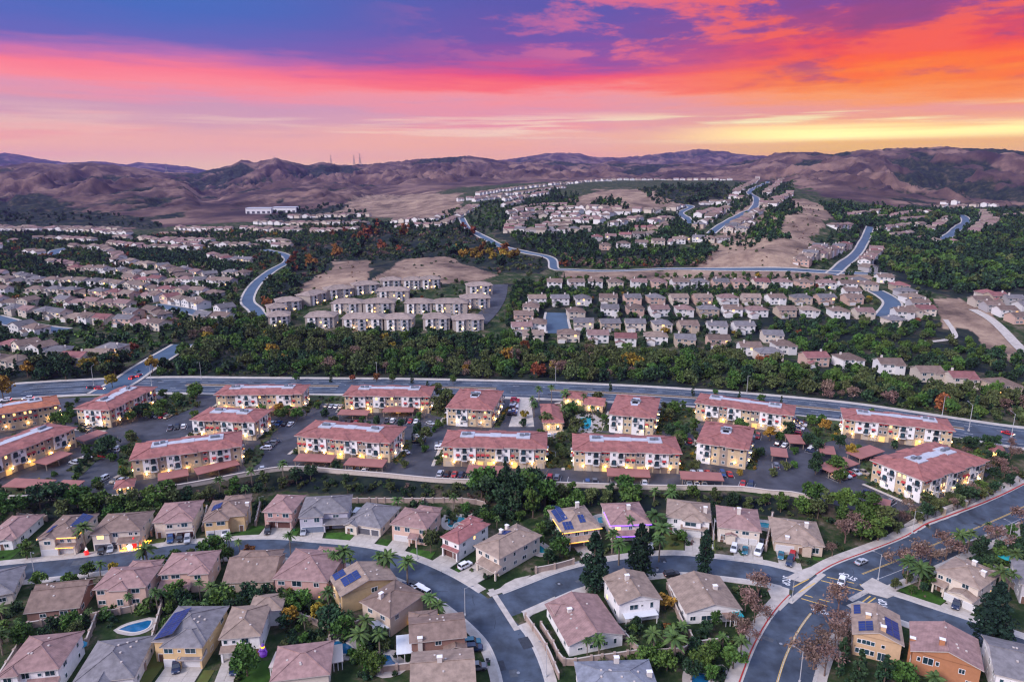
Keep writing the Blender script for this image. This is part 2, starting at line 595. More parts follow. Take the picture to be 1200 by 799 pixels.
BARE = [
    [(830, 290), (848, 268), (870, 240), (905, 228), (960, 236), (975, 250), (955, 275), (960, 300), (925, 318), (820, 318)],
    [(655, 318), (900, 316), (1045, 322), (1050, 332), (900, 330), (655, 326)],
    [(430, 330), (470, 305), (520, 300), (585, 322), (560, 332), (480, 335)], [(350, 345), (395, 305), (440, 305), (420, 335), (360, 352)],
    [(665, 238), (700, 222), (760, 222), (790, 242), (720, 250)], [(390, 250), (420, 230), (540, 225), (540, 250), (480, 258)],
    [(1125, 350), (1150, 362), (1200, 415), (1190, 425), (1130, 385), (1105, 385), (1095, 350)], [(180, 271), (300, 271), (290, 277), (190, 280)],
]


def build_terrain():
    x, y = _R * np.sin(_A), _R * np.cos(_A)
    n = NR * NA
    co = np.empty((n, 3))
    co[:, 0], co[:, 1], co[:, 2] = x.ravel(), y.ravel(), GZ.ravel()
    idx = np.arange(n).reshape(NR, NA)
    quads = np.stack([idx[:-1, :-1], idx[:-1, 1:], idx[1:, 1:], idx[1:, :-1]], -1).reshape(-1, 4)[:, ::-1]
    me = bpy.data.meshes.new('ground')
    me.vertices.add(n)
    me.vertices.foreach_set('co', co.ravel())
    me.loops.add(quads.size)
    me.loops.foreach_set('vertex_index', quads.ravel())
    me.polygons.add(len(quads))
    me.polygons.foreach_set('loop_start', np.arange(0, quads.size, 4))
    me.polygons.foreach_set('loop_total', np.full(len(quads), 4))
    me.update()
    me.polygons.foreach_set('use_smooth', np.ones(len(quads), bool))
    # cover: R scrub, G gardens and streets' own ground, B bare pale soil
    px, py = px_of(x, y, GZ)
    jx = (fbm(x / 40, y / 40, 3, 3) - 0.5) * 30
    jy = (fbm(x / 40 + 9, y / 40, 3, 4) - 0.5) * 9
    far_k = np.clip(_R / 900, 0.25, 1)
    sx, sy = px + jx * far_k, py + jy * far_k
    vis = _R < 2600
    scrub = np.zeros(px.shape, bool)
    for p in SCRUB:
        scrub |= in_poly(sx, sy, p)
    bare = np.zeros(px.shape, bool)
    for p in BARE:
        bare |= in_poly(sx, sy, p)
    bare &= vis
    scrub &= vis & ~bare
    lim = np.interp(px + jx * 2, [-200, 0, 200, 420, 520, 600, 900, 960, 1060, 1300], [1480, 1480, 1450, 1420, 1900, 2300, 2250, 1500, 1480, 1480])
    town = (_R < lim) & (GG < 0.02) & ~bare
    gul = np.clip(GG, 0, 1)
    spots = sstep(fbm(x / 55, y / 55, 4, 88) + gul * 1.0, 0.57, 0.68) * (GG > 0.0)
    spots = np.maximum(spots, sstep(fbm(x / 170, y / 260, 5, 44) + gul * .4 + sstep(_R, 2700, 3300) * .16 - sstep(px, 430, 620) * .16, 0.56, 0.64) * (px < 640) * (GG > 0) * 0.9)
    col = np.zeros((n, 4), np.float32)
    col[:, 0] = np.maximum(scrub.astype(float), np.where(_R > 1500, spots, 0) * (~town)).ravel()
    col[:, 1] = (town & ~scrub).ravel()
    col[:, 2] = bare.ravel()
    col[:, 3] = 1
    at_ = me.color_attributes.new('cover', 'FLOAT_COLOR', 'POINT')
    at_.data.foreach_set('color', col.ravel())
    m = bpy.data.materials.new('ground')
    m.use_nodes = True
    N, L = m.node_tree.nodes, m.node_tree.links
    b = N['Principled BSDF']
    b.inputs['Roughness'].default_value = 0.95
    b.inputs['Specular IOR Level'].default_value = 0.1
    att = N.new('ShaderNodeAttribute')
    att.attribute_name = 'cover'
    sep = N.new('ShaderNodeSeparateColor')
    L.new(att.outputs['Color'], sep.inputs[0])
    tc = N.new('ShaderNodeTexCoord')

    def nz(scale, det=6, rough=0.6):
        k = N.new('ShaderNodeTexNoise')
        k.inputs['Scale'].default_value = scale
        k.inputs['Detail'].default_value = det
        k.inputs['Roughness'].default_value = rough
        L.new(tc.outputs['Object'], k.inputs['Vector'])
        return k.outputs[0]

    def rmp(v, stops):
        k = N.new('ShaderNodeValToRGB')
        while len(k.color_ramp.elements) > 1:
            k.color_ramp.elements.remove(k.color_ramp.elements[-1])
        for i, (p, c) in enumerate(stops):
            e = k.color_ramp.elements[0] if i == 0 else k.color_ramp.elements.new(p)
            e.position = p
            e.color = (*c, 1)
        L.new(v, k.inputs[0])
        return k.outputs[0]

    def mx(f, a, c):
        k = N.new('ShaderNodeMix')
        k.data_type = 'RGBA'
        L.new(f, k.inputs[0])
        L.new(a, k.inputs[6])
        L.new(c, k.inputs[7])
        return k.outputs[2]
    hill = rmp(nz(0.006, 8, 0.65), [(0.38, (0.036, 0.024, 0.029)), (0.5, (0.088, 0.054, 0.049)), (0.63, (0.20, 0.125, 0.098))])
    scr = rmp(nz(0.06, 8, 0.7), [(0.38, (0.006, 0.011, 0.014)), (0.5, (0.015, 0.024, 0.017)), (0.58, (0.036, 0.036, 0.024)), (0.68, (0.09, 0.065, 0.05))])
    twn = rmp(nz(0.11, 8, 0.75), [(0.40, (0.010, 0.024, 0.007)), (0.5, (0.026, 0.045, 0.015)), (0.56, (0.06, 0.058, 0.032)), (0.66, (0.15, 0.12, 0.09))])
    bre = rmp(nz(0.02, 10, 0.75), [(0.38, (0.08, 0.055, 0.045)), (0.5, (0.20, 0.135, 0.10)), (0.62, (0.33, 0.235, 0.165))])
    c = mx(sep.outputs[1], hill, twn)
    c = mx(sep.outputs[0], c, scr)
    c = mx(sep.outputs[2], c, bre)
    L.new(c, b.inputs['Base Color'])
    me.materials.append(m)
    o = bpy.data.objects.new('ground', me)
    COL.objects.link(o)
    o['kind'] = 'structure'
    return o


ground_obj = build_terrain()
# what closes the ground below and behind the drone

# ---------------------------------------------------------------- mesh and object helpers
class MB:
    """Collects faces with material slots, then makes one mesh."""

    def __init__(self):
        self.v, self.f, self.m = [], [], []

    def poly(self, pts, m=0):
        i = len(self.v)
        self.v.extend(tuple(p) for p in pts)
        self.f.append(tuple(range(i, i + len(pts))))
        self.m.append(m)

    def box(self, x0, x1, y0, y1, z0, z1, m=0, rot=0.0, c=None, bottom=False):
        P = [(x0, y0, z0), (x1, y0, z0), (x1, y1, z0), (x0, y1, z0), (x0, y0, z1), (x1, y0, z1), (x1, y1, z1), (x0, y1, z1)]
        if rot:
            cx, cy = c if c else ((x0 + x1) / 2, (y0 + y1) / 2)
            cr, sr = math.cos(rot), math.sin(rot)
            P = [(cx + (x - cx) * cr - (y - cy) * sr, cy + (x - cx) * sr + (y - cy) * cr, z) for x, y, z in P]
        i = len(self.v)
        self.v.extend(P)
        fs = [(4, 5, 6, 7), (0, 1, 5, 4), (1, 2, 6, 5), (2, 3, 7, 6), (3, 0, 4, 7)]
        if bottom:
            fs.append((3, 2, 1, 0))
        for q in fs:
            self.f.append(tuple(i + k for k in q))
            self.m.append(m)

    def hull(self, bottom, top, m=0, cap=True, base=False):
        """Two rings of equal length joined by sides."""
        n = len(bottom)
        i = len(self.v)
        self.v.extend(tuple(p) for p in bottom)
        self.v.extend(tuple(p) for p in top)
        for k in range(n):
            j = (k + 1) % n
            self.f.append((i + k, i + j, i + n + j, i + n + k))
            self.m.append(m)
        if cap:
            self.f.append(tuple(i + n + k for k in range(n)))
            self.m.append(m)
        if base:
            self.f.append(tuple(i + n - 1 - k for k in range(n)))
            self.m.append(m)

    def tube(self, p, q, r0, r1, n=6, m=0, cap=True):
        p, q = Vector(p), Vector(q)
        d = (q - p).normalized()
        u = d.orthogonal().normalized()
        w = d.cross(u)
        A = [p + (u * math.cos(2 * PI * k / n) + w * math.sin(2 * PI * k / n)) * r0 for k in range(n)]
        B = [q + (u * math.cos(2 * PI * k / n) + w * math.sin(2 * PI * k / n)) * r1 for k in range(n)]
        self.hull(A, B, m, cap)

    def mesh(self, name, mats, smooth=False):
        me = bpy.data.meshes.new(name)
        me.from_pydata(self.v, [], self.f)
        for x in (mats if isinstance(mats, (list, tuple)) else [mats]):
            me.materials.append(x)
        if len(me.materials) > 1:
            me.polygons.foreach_set('material_index', self.m)
        if smooth:
            me.polygons.foreach_set('use_smooth', [True] * len(self.f))
        me.update()
        return me

    def build(self, name, mats, parent=None, loc=(0, 0, 0), rz=0.0, smooth=False):
        return put(name, self.mesh(name, mats, smooth), parent, loc, rz)


def put(name, data, parent=None, loc=(0, 0, 0), rz=0.0, scale=None):
    o = bpy.data.objects.new(name, data)
    COL.objects.link(o)
    o.location = loc
    if rz:
        o.rotation_euler = (0, 0, rz)
    if scale:
        o.scale = scale if isinstance(scale, tuple) else (scale,) * 3
    if parent is not None:
        o.parent = parent
    return o


def tag(o, label, cat, group=None):
    o['label'] = label
    o['category'] = cat
    if group:
        o['group'] = group
    return o


def struct(o):
    o['kind'] = 'structure'
    return o


def stuff(o):
    o['kind'] = 'stuff'
    return o


CHILD = {}


def copy_tree(o, parent=None):
    c = o.copy()
    COL.objects.link(c)
    c.parent = parent
    for ch in o.children:
        copy_tree(ch, c)
    return c


ORD = ['first', 'second', 'third', 'fourth', 'fifth', 'sixth', 'seventh', 'eighth', 'ninth', 'tenth', 'eleventh', 'twelfth',
       'thirteenth', 'fourteenth', 'fifteenth', 'sixteenth', 'seventeenth', 'eighteenth', 'nineteenth', 'twentieth']
TENS = ['', '', 'twenty', 'thirty', 'forty', 'fifty', 'sixty', 'seventy', 'eighty', 'ninety']


def ordinal(i):
    """0 -> first, 20 -> twenty-first."""
    if i < 20:
        return ORD[i]
    n = i + 1
    t, u = divmod(n, 10)
    if u == 0:
        return TENS[t][:-1] + 'ieth'
    return TENS[t] + '-' + ORD[u - 1]


# ---------------------------------------------------------------- palette
RC = {  # concrete tile roofs: real base colours
    'pink': (0.25, 0.155, 0.14), 'red': (0.24, 0.10, 0.095), 'brown': (0.18, 0.125, 0.10), 'grey': (0.155, 0.145, 0.15),
    'tan': (0.25, 0.185, 0.145), 'blue': (0.19, 0.20, 0.23), 'rust': (0.30, 0.105, 0.075), 'olive': (0.24, 0.185, 0.11),
}
WC = {
    'white': (0.74, 0.72, 0.70), 'cream': (0.62, 0.54, 0.45), 'yellow': (0.60, 0.42, 0.22), 'pinkwall': (0.50, 0.31, 0.27), 'peach': (0.58, 0.40, 0.32),
    'lavender': (0.46, 0.45, 0.50), 'beige': (0.50, 0.40, 0.31), 'orange': (0.40, 0.18, 0.09), 'tanwall': (0.55, 0.37, 0.22), 'brick': (0.26, 0.15, 0.12),
    'greywall': (0.44, 0.42, 0.42),
}


def roof_mat(k):
    return mat('roof_tile_' + k, tuple(v * 1.15 for v in RC[k]), rough=0.8, noise=0.22, nscale=0.6, spec=0.25, bump=0.5, bscale=6, wave=('Z', 3.2, 0.16), rand=0.08)


def wall_mat(k):
    return mat('stucco_' + k, WC[k], rough=0.9, noise=0.07, nscale=0.8, spec=0.15, bump=0.2, bscale=10)


M_ASPH = mat('asphalt', (0.046, 0.062, 0.088), rough=0.75, noise=0.42, nscale=0.16, spec=0.35, bump=0.2, bscale=12)
M_ASPH2 = mat('asphalt_dark', (0.042, 0.044, 0.055), rough=0.75, noise=0.35, nscale=0.15, spec=0.35)
M_CONC = mat('concrete', (0.40, 0.36, 0.32), rough=0.9, noise=0.16, nscale=0.4, spec=0.2)
M_CONC2 = mat('driveway_concrete', (0.42, 0.375, 0.33), rough=0.9, noise=0.14, nscale=0.6, spec=0.2)
M_KERB = mat('kerb_concrete', (0.42, 0.39, 0.36), rough=0.9, noise=0.1)
M_REDK = mat('red_kerb_paint', (0.36, 0.035, 0.03), rough=0.7, noise=0.2, nscale=1)
M_LINE = mat('white_road_paint', (0.55, 0.55, 0.55), rough=0.7, noise=0.25, nscale=2)
M_YLINE = mat('yellow_road_paint', (0.55, 0.36, 0.10), rough=0.7, noise=0.2, nscale=2)
M_LAWN = mat('lawn_grass', (0.035, 0.085, 0.014), rough=0.95, noise=0.35, nscale=0.35, spec=0.1, rand=0.3)
M_DRYLAWN = mat('dry_lawn_grass', (0.14, 0.14, 0.04), rough=0.95, noise=0.4, nscale=0.3, spec=0.1, col2=(0.09, 0.12, 0.03))
M_DIRT = mat('garden_soil', (0.13, 0.09, 0.06), rough=0.95, noise=0.4, nscale=0.8, spec=0.1)
M_BLOCK = mat('block_wall', (0.33, 0.25, 0.21), rough=0.9, noise=0.15, nscale=1.0)
M_WHITE = mat('white_trim', (0.72, 0.71, 0.70), rough=0.6)
M_GDOOR = mat('garage_door_white', (0.66, 0.65, 0.64), rough=0.6, wave=('Z', 1.6, 0.25))
M_GDARK = mat('garage_door_dark', (0.12, 0.12, 0.14), rough=0.6, wave=('Z', 1.6, 0.3))
M_GBROWN = mat('garage_door_brown', (0.13, 0.06, 0.05), rough=0.6, wave=('Z', 1.6, 0.3))
M_GBLUE = mat('garage_door_slate', (0.18, 0.22, 0.29), rough=0.6, wave=('Z', 1.6, 0.3))
M_GLASS = mat('window_glass', (0.03, 0.075, 0.10), rough=0.06, spec=0.9, rand=0.5)
M_GLASS.node_tree.nodes['Principled BSDF'].inputs['Metallic'].default_value = 0.35
M_LIT = mat('lit_window', (0.3, 0.2, 0.1), rough=0.3, emit=((1.0, 0.52, 0.16), 1.6))
M_DARK = mat('dark_finish_and_shade', (0.03, 0.028, 0.03), rough=0.8)  # near-black finish; on balconies it carries the shade of the opening
M_FASCIA = mat('fascia_wood', (0.48, 0.42, 0.38), rough=0.8)
M_SOLAR = mat('solar_glass', (0.010, 0.028, 0.13), rough=0.4, spec=0.35, rand=0.2)
M_SOLARF = mat('solar_frame', (0.16, 0.17, 0.2), rough=0.4, metal=0.6)
M_METAL = mat('grey_metal', (0.28, 0.29, 0.31), rough=0.5, metal=0.5)
M_BRICK = mat('chimney_stucco', (0.58, 0.53, 0.48), rough=0.9)
M_WATER = mat('pool_water', (0.01, 0.25, 0.30), rough=0.04, spec=0.6, noise=0.15, nscale=0.5, bump=0.3, bscale=1.5)
M_WATER2 = mat('pool_water_blue', (0.01, 0.10, 0.22), rough=0.04, spec=0.6, noise=0.2, nscale=0.5, bump=0.3, bscale=1.5)
M_WOOD = mat('brown_timber', (0.16, 0.09, 0.06), rough=0.8, noise=0.2, nscale=1)
M_BULB = mat('warm_bulb', (1, 0.7, 0.4), emit=((1.0, 0.60, 0.22), 34.0))
M_BULB2 = mat('warm_string_light', (1, 0.6, 0.2), emit=((1.0, 0.40, 0.04), 1.7))


# ---------------------------------------------------------------- roads
def world_line(pts, z=None, step=4.0):
    """Picture points -> ground points, smoothed (Catmull-Rom) and evenly spaced."""
    P = [np.array(at(a, b)[:2]) for a, b in pts]
    return smooth_line(P, step)


def smooth_line(P, step=4.0):
    P = [np.array(p, float) for p in P]
    P = [2 * P[0] - P[1]] + P + [2 * P[-1] - P[-2]]
    out = []
    for i in range(1, len(P) - 2):
        p0, p1, p2, p3 = P[i - 1:i + 3]
        n = max(2, int(np.linalg.norm(p2 - p1) / step))
        for k in range(n):
            t = k / n
            out.append(0.5 * ((2 * p1) + (p2 - p0) * t + (2 * p0 - 5 * p1 + 4 * p2 - p3) * t * t + (3 * p1 - p0 - 3 * p2 + p3) * t ** 3))
    out.append(P[-2])
    return np.array(out)


def normals(line):
    d = np.gradient(line, axis=0)
    d /= np.linalg.norm(d, axis=1)[:, None] + 1e-9
    return np.stack([-d[:, 1], d[:, 0]], 1)          # to the travelling direction's left


def ribbon(name, line, o0, o1, off, m, thick=0.0, skip=None, cols=1, kind='structure', flat=False):
    """A strip along a line between two offsets; thick > 0 makes kerb faces."""
    n = normals(line)
    mb = MB()
    ok = [not (skip and skip(line[i] + n[i] * (o0 + o1) / 2)) for i in range(len(line))]
    rows = []
    for i in range(len(line)):
        row = []
        for c in range(cols + 1):
            p = line[i] + n[i] * (o0 + (o1 - o0) * c / cols)
            row.append((p[0], p[1], gz(p[0], p[1]) + off))
        rows.append(row)
    for i in range(len(line) - 1):
        if not (ok[i] and ok[i + 1]):
            continue
        for c in range(cols):
            a, b, cc, d = rows[i][c], rows[i][c + 1], rows[i + 1][c + 1], rows[i + 1][c]
            q = [a, b, cc, d] if o1 < o0 else [d, cc, b, a]
            mb.poly(q, 0)
        if thick:
            for c, s in ((0, 1), (cols, -1)):
                a, d = rows[i][c], rows[i + 1][c]
                mb.poly([a, d, (d[0], d[1], d[2] - thick), (a[0], a[1], a[2] - thick)], 0)
    o = mb.build(name, m)
    o['kind'] = kind
    return o


def sheet(name, pts, off, m, kind='structure', thick=0.0, zc=None):
    """Flat polygon on level ground, from ground points [(x, y), ...]."""
    bm = bmesh.new()
    z = zc if zc is not None else gz(*pts[0])
    vs = [bm.verts.new((p[0], p[1], z + off)) for p in pts]
    f = bm.faces.new(vs)
    f.normal_update()
    if f.normal.z < 0:
        f.normal_flip()
    if thick:
        r = bmesh.ops.extrude_face_region(bm, geom=[f])
        for v in r['geom']:
            if isinstance(v, bmesh.types.BMVert):
                v.co.z -= thick
    bmesh.ops.triangulate(bm, faces=[f for f in bm.faces if len(f.verts) > 4])
    me = bpy.data.meshes.new(name)
    bm.to_mesh(me)
    bm.free()
    me.materials.append(m)
    o = put(name, me)
    if kind:
        o['kind'] = kind
    return o


def sheet_px(name, pts, off, m, **kw):
    return sheet(name, [at(a, b)[:2] for a, b in pts], off, m, **kw)


ROADS = {}


def in_road(p, margin=0.3, but=None):
    for k, (ln, w) in ROADS.items():
        if k == but:
            continue
        d = np.min(np.hypot(ln[:, 0] - p[0], ln[:, 1] - p[1]))
        if d < w / 2 + margin:
            return True
    return False


ROAD_PX = {
    'curved_street': ([(-60, 678), (0, 672), (90, 663), (167, 653), (209, 647), (300, 641), (360, 645), (420, 651), (467, 663), (509, 681), (545, 703),
                       (580, 732), (599, 757), (614, 799), (618, 850)], 10.6),
    'side_street': ([(573, 716), (600, 706), (635, 692), (665, 680), (699, 671), (750, 663), (794, 660), (839, 664), (899, 672), (935, 682), (957, 690)], 10.2),
    'avenue': ([(897, 850), (911, 799), (922, 766), (938, 735), (957, 711), (978, 693), (1003, 676), (1035, 663), (1070, 649), (1109, 632), (1150, 616), (1199, 594),
                (1260, 560)], 15.0),
    'crossing_street': ([(968, 694), (1000, 699), (1040, 708), (1079, 721), (1139, 741), (1199, 762), (1260, 784)], 11.5),
    'arterial_road': ([(-120, 467), (-40, 462), (65, 455), (180, 451), (300, 452), (450, 453), (600, 456), (725, 461), (810, 466), (900, 473), (1000, 483),
                       (1100, 498), (1200, 513), (1300, 530)], 27.0),
}
for _k, (_p, _w) in ROAD_PX.items():
    ROADS[_k] = (world_line(_p, step=3.0), _w)


def build_roads():
    for i, (k, (ln, w)) in enumerate(ROADS.items()):
        ribbon(k, ln, -w / 2, w / 2, 0.03 + 0.004 * i, M_ASPH, cols=8)
    for k in ('curved_street', 'side_street', 'avenue', 'crossing_street', 'arterial_road'):
        ln, w = ROADS[k]
        for s in (-1, 1):
            sk = lambda p, k=k: in_road(p, 0.9, but=k)
            sw = 2.4 if k != 'arterial_road' else 3.0
            sw = 3.2 if k == 'avenue' and s == 1 else sw
            ribbon('sidewalk', ln, s * (w / 2 + 0.35), s * (w / 2 + sw), 0.15, M_CONC, thick=0.2, skip=sk)
            ribbon('kerb', ln, s * (w / 2), s * (w / 2 + 0.33), 0.16, M_REDK if k == 'avenue' and s == 1 else M_KERB, thick=0.2, skip=sk)
            ribbon('gutter', ln, s * (w / 2 - 0.5), s * (w / 2), 0.056, M_KERB, skip=sk)
    # red kerbs at the corners of the crossing
    for k, a, b, s in (('side_street', 931, 676, 1), ('side_street', 944, 680, 1), ('crossing_street', 1052, 702, 1), ('crossing_street', 1074, 710, 1)):
        pass
    # corner pads (plain concrete) at the two junctions
    for pts in ([(921, 677), (936, 669), (950, 664), (962, 668), (950, 677), (938, 682)], [(903, 683), (925, 690), (924, 706), (914, 716), (906, 706), (900, 692)],
                [(1008, 686), (1022, 677), (1040, 686), (1050, 697), (1040, 701), (1018, 695)], [(992, 709), (1006, 704), (1030, 711), (1026, 718), (1002, 716)],
                [(585, 690), (592, 684), (604, 678), (622, 674), (606, 685), (594, 692)], [(612, 716), (630, 708), (650, 699), (652, 703), (634, 713), (622, 722), (615, 727)]):
        sheet('corner_pavement', [at(a, b)[:2] for a, b in pts], 0.145, M_CONC, thick=0.13)
    # markings
    ln, w = ROADS['avenue']
    n = len(ln)
    ys = [px_of(p[0], p[1], 0.0) for p in ln]
    i0 = [i for i in range(n) if ys[i][1] > 716]
    i1 = [i for i in range(n) if ys[i][0] > 1010]
    for idx in (i0, i1):
        seg = ln[idx[0]:idx[-1] + 1]
        for o in (-0.22, 0.12):
            ribbon('centre_line', seg, o, o + 0.14, 0.052, M_YLINE)
    seg = ln[i1[0]:i1[-1] + 1]
    ribbon('edge_line', seg, -3.9, -3.78, 0.052, M_LINE)
    seg = ln[i0[0]:i0[-1] + 1]
    ribbon('edge_line', seg, -0.05, 0.04, 0.056, M_LINE)
    # yellow crosswalk bars, each a strip between two picture points
    for a, b in (((929, 688), (948, 678)), ((936, 694), (955, 683)), ((939, 701), (969, 710)), ((943, 697), (972, 705)), ((962, 680), (1010, 692)), ((969, 676), (1018, 687)),
                 ((1003, 711), (1020, 698)), ((1008, 713), (1026, 700))):
        A, B = np.array(at(*a)[:2]), np.array(at(*b)[:2])
        ribbon('crosswalk_line', smooth_line([A, B], 4), -0.18, 0.18, 0.058, M_YLINE)
    # concrete cross gutters where the side streets meet the avenue
    for a, b in (((925, 706), (965, 672)), ((996, 703), (1020, 690)), ((575, 690), (606, 738))):
        A, B = np.array(at(*a)[:2]), np.array(at(*b)[:2])
        ribbon('cross_gutter', smooth_line([A, B], 3), -0.8, 0.8, 0.054, M_CONC)
    # STOP lettering on the asphalt
    for (px, py), tgt in (((921, 680), (948, 686)), ((1035, 708), (1005, 701)), ((962, 716), (974, 700)), ((994, 675), (983, 684))):
        p, q = at(px, py), at(*tgt)
        ang = math.atan2(q[1] - p[1], q[0] - p[0])
        cu = bpy.data.curves.new('stop_lettering', 'FONT')
        cu.body = 'STOP'
        cu.size = 2.0
        cu.align_x = 'CENTER'
        cu.align_y = 'CENTER'
        cu.offset = 0.05
        cu.materials.append(M_LINE)
        o = put('stop_lettering', cu, None, (p[0], p[1], 0.062), ang - PI / 2, (1, 1.5, 1))
        o['kind'] = 'structure'
    # arterial: planted median, lane lines, bike line
    ln, w = ROADS['arterial_road']
    xs = [px_of(p[0], p[1], 3.0)[0] for p in ln]

    def seg(a, b):
        ii = [i for i in range(len(ln)) if a <= xs[i] <= b]
        return ln[ii[0]:ii[-1] + 1]
    for a, b in ((215, 400), (420, 585), (640, 1005), (1030, 1130)):
        s = seg(a, b)
        ribbon('median_island', s, -1.7, 1.7, 0.2, M_KERB, thick=0.2)
        ribbon('median_planting', s, -1.2, 1.2, 0.26, M_DIRT, thick=0.06)
    allx = seg(175, 1290)
    for o in (-5.6, -9.3, 5.6, 9.3):
        idx = range(0, len(allx) - 2, 4) if abs(o) < 7 else None
        if idx is None:
            ribbon('bike_lane_line', allx, o, o + 0.2, 0.062, M_LINE)
        else:
            mb = MB()
            nn = normals(allx)
            for i in idx:
                a, b = allx[i] + nn[i] * o, allx[i + 1] + nn[i + 1] * o
                d = nn[i] * 0.12
                z = gz(*a) + 0.062
                mb.poly([(a[0] - d[0], a[1] - d[1], z), (b[0] - d[0], b[1] - d[1], z), (b[0] + d[0], b[1] + d[1], z), (a[0] + d[0], a[1] + d[1], z)])
            struct(mb.build('lane_markings', M_LINE))
    for a, b in ((30, 175),):
        s = seg(a, b)
        for o in (-7.5, -3.5, 3.5, 7.5):
            ribbon('lane_line', s, o, o + 0.25, 0.062, M_LINE)
    # distant roads
    FAR = {
        'canyon_road': ([(120, 462), (147, 447), (167, 433), (193, 417), (215, 404)], 13, 2),
        'winding_road': ([(305, 372), (299, 363), (290, 352), (300, 333), (318, 318), (338, 306), (331, 298), (310, 293)], 9, 6),
        'hill_road': ([(541, 256), (549, 268), (570, 280), (590, 290), (616, 296), (645, 303), (650, 315), (668, 316.5), (780, 315.5), (900, 316), (1045, 322)], 7.5, 6),
        'cul_de_sac': ([(653, 367), (652, 375), (654, 386), (655, 391)], 16, 3),
        'hillside_street': ([(833, 274), (850, 262), (868, 252), (884, 243), (886, 232), (878, 226), (888, 219), (900, 213)], 9, 5),
        'valley_street': ([(974, 322), (985, 313), (1003, 298), (1012, 284), (1020, 266)], 8.5, 5),
        'eastern_street': ([(1105, 281), (1118, 272), (1131, 262), (1131, 256), (1125, 252)], 11, 5),
        'court_street': ([(1025, 341), (1038, 348), (1046, 357), (1036, 372)], 12, 4),
        'dirt_track': ([(1140, 363), (1160, 374), (1176, 388), (1192, 405), (1215, 425)], 7, 4),
        'footpath': ([(1108, 375), (1117, 388), (1118, 396), (1100, 400), (1080, 401)], 3.5, 4),
        'upper_street': ([(810, 262), (797, 250), (810, 243), (800, 240)], 8.5, 5),
        'western_lane': ([(62, 300), (66, 294), (80, 291)], 12, 4),
        'western_street': ([(180, 358), (205, 362), (235, 368), (245, 372)], 12, 4),
        'garden_street': ([(-10, 372), (20, 380), (55, 386), (75, 388)], 12, 4),
    }
    for i, (k, (pts, w, st)) in enumerate(FAR.items()):
        l = world_line(pts, step=st)
        ROADS[k] = (l, w)
        dirt = k in ('dirt_track', 'footpath')
        ribbon(k, l, -w / 2, w / 2, 0.35 + 0.01 * i, M_CONC if dirt else mat('distant_asphalt', (0.05, 0.085, 0.13), rough=0.6, noise=0.15, nscale=0.1), cols=4)
        if not dirt:
            for s in (-1, 1):
                ribbon('sidewalk', l, s * (w / 2), s * (w / 2 + 1.8), 0.5 + 0.01 * i, M_CONC, thick=0.4)


build_roads()

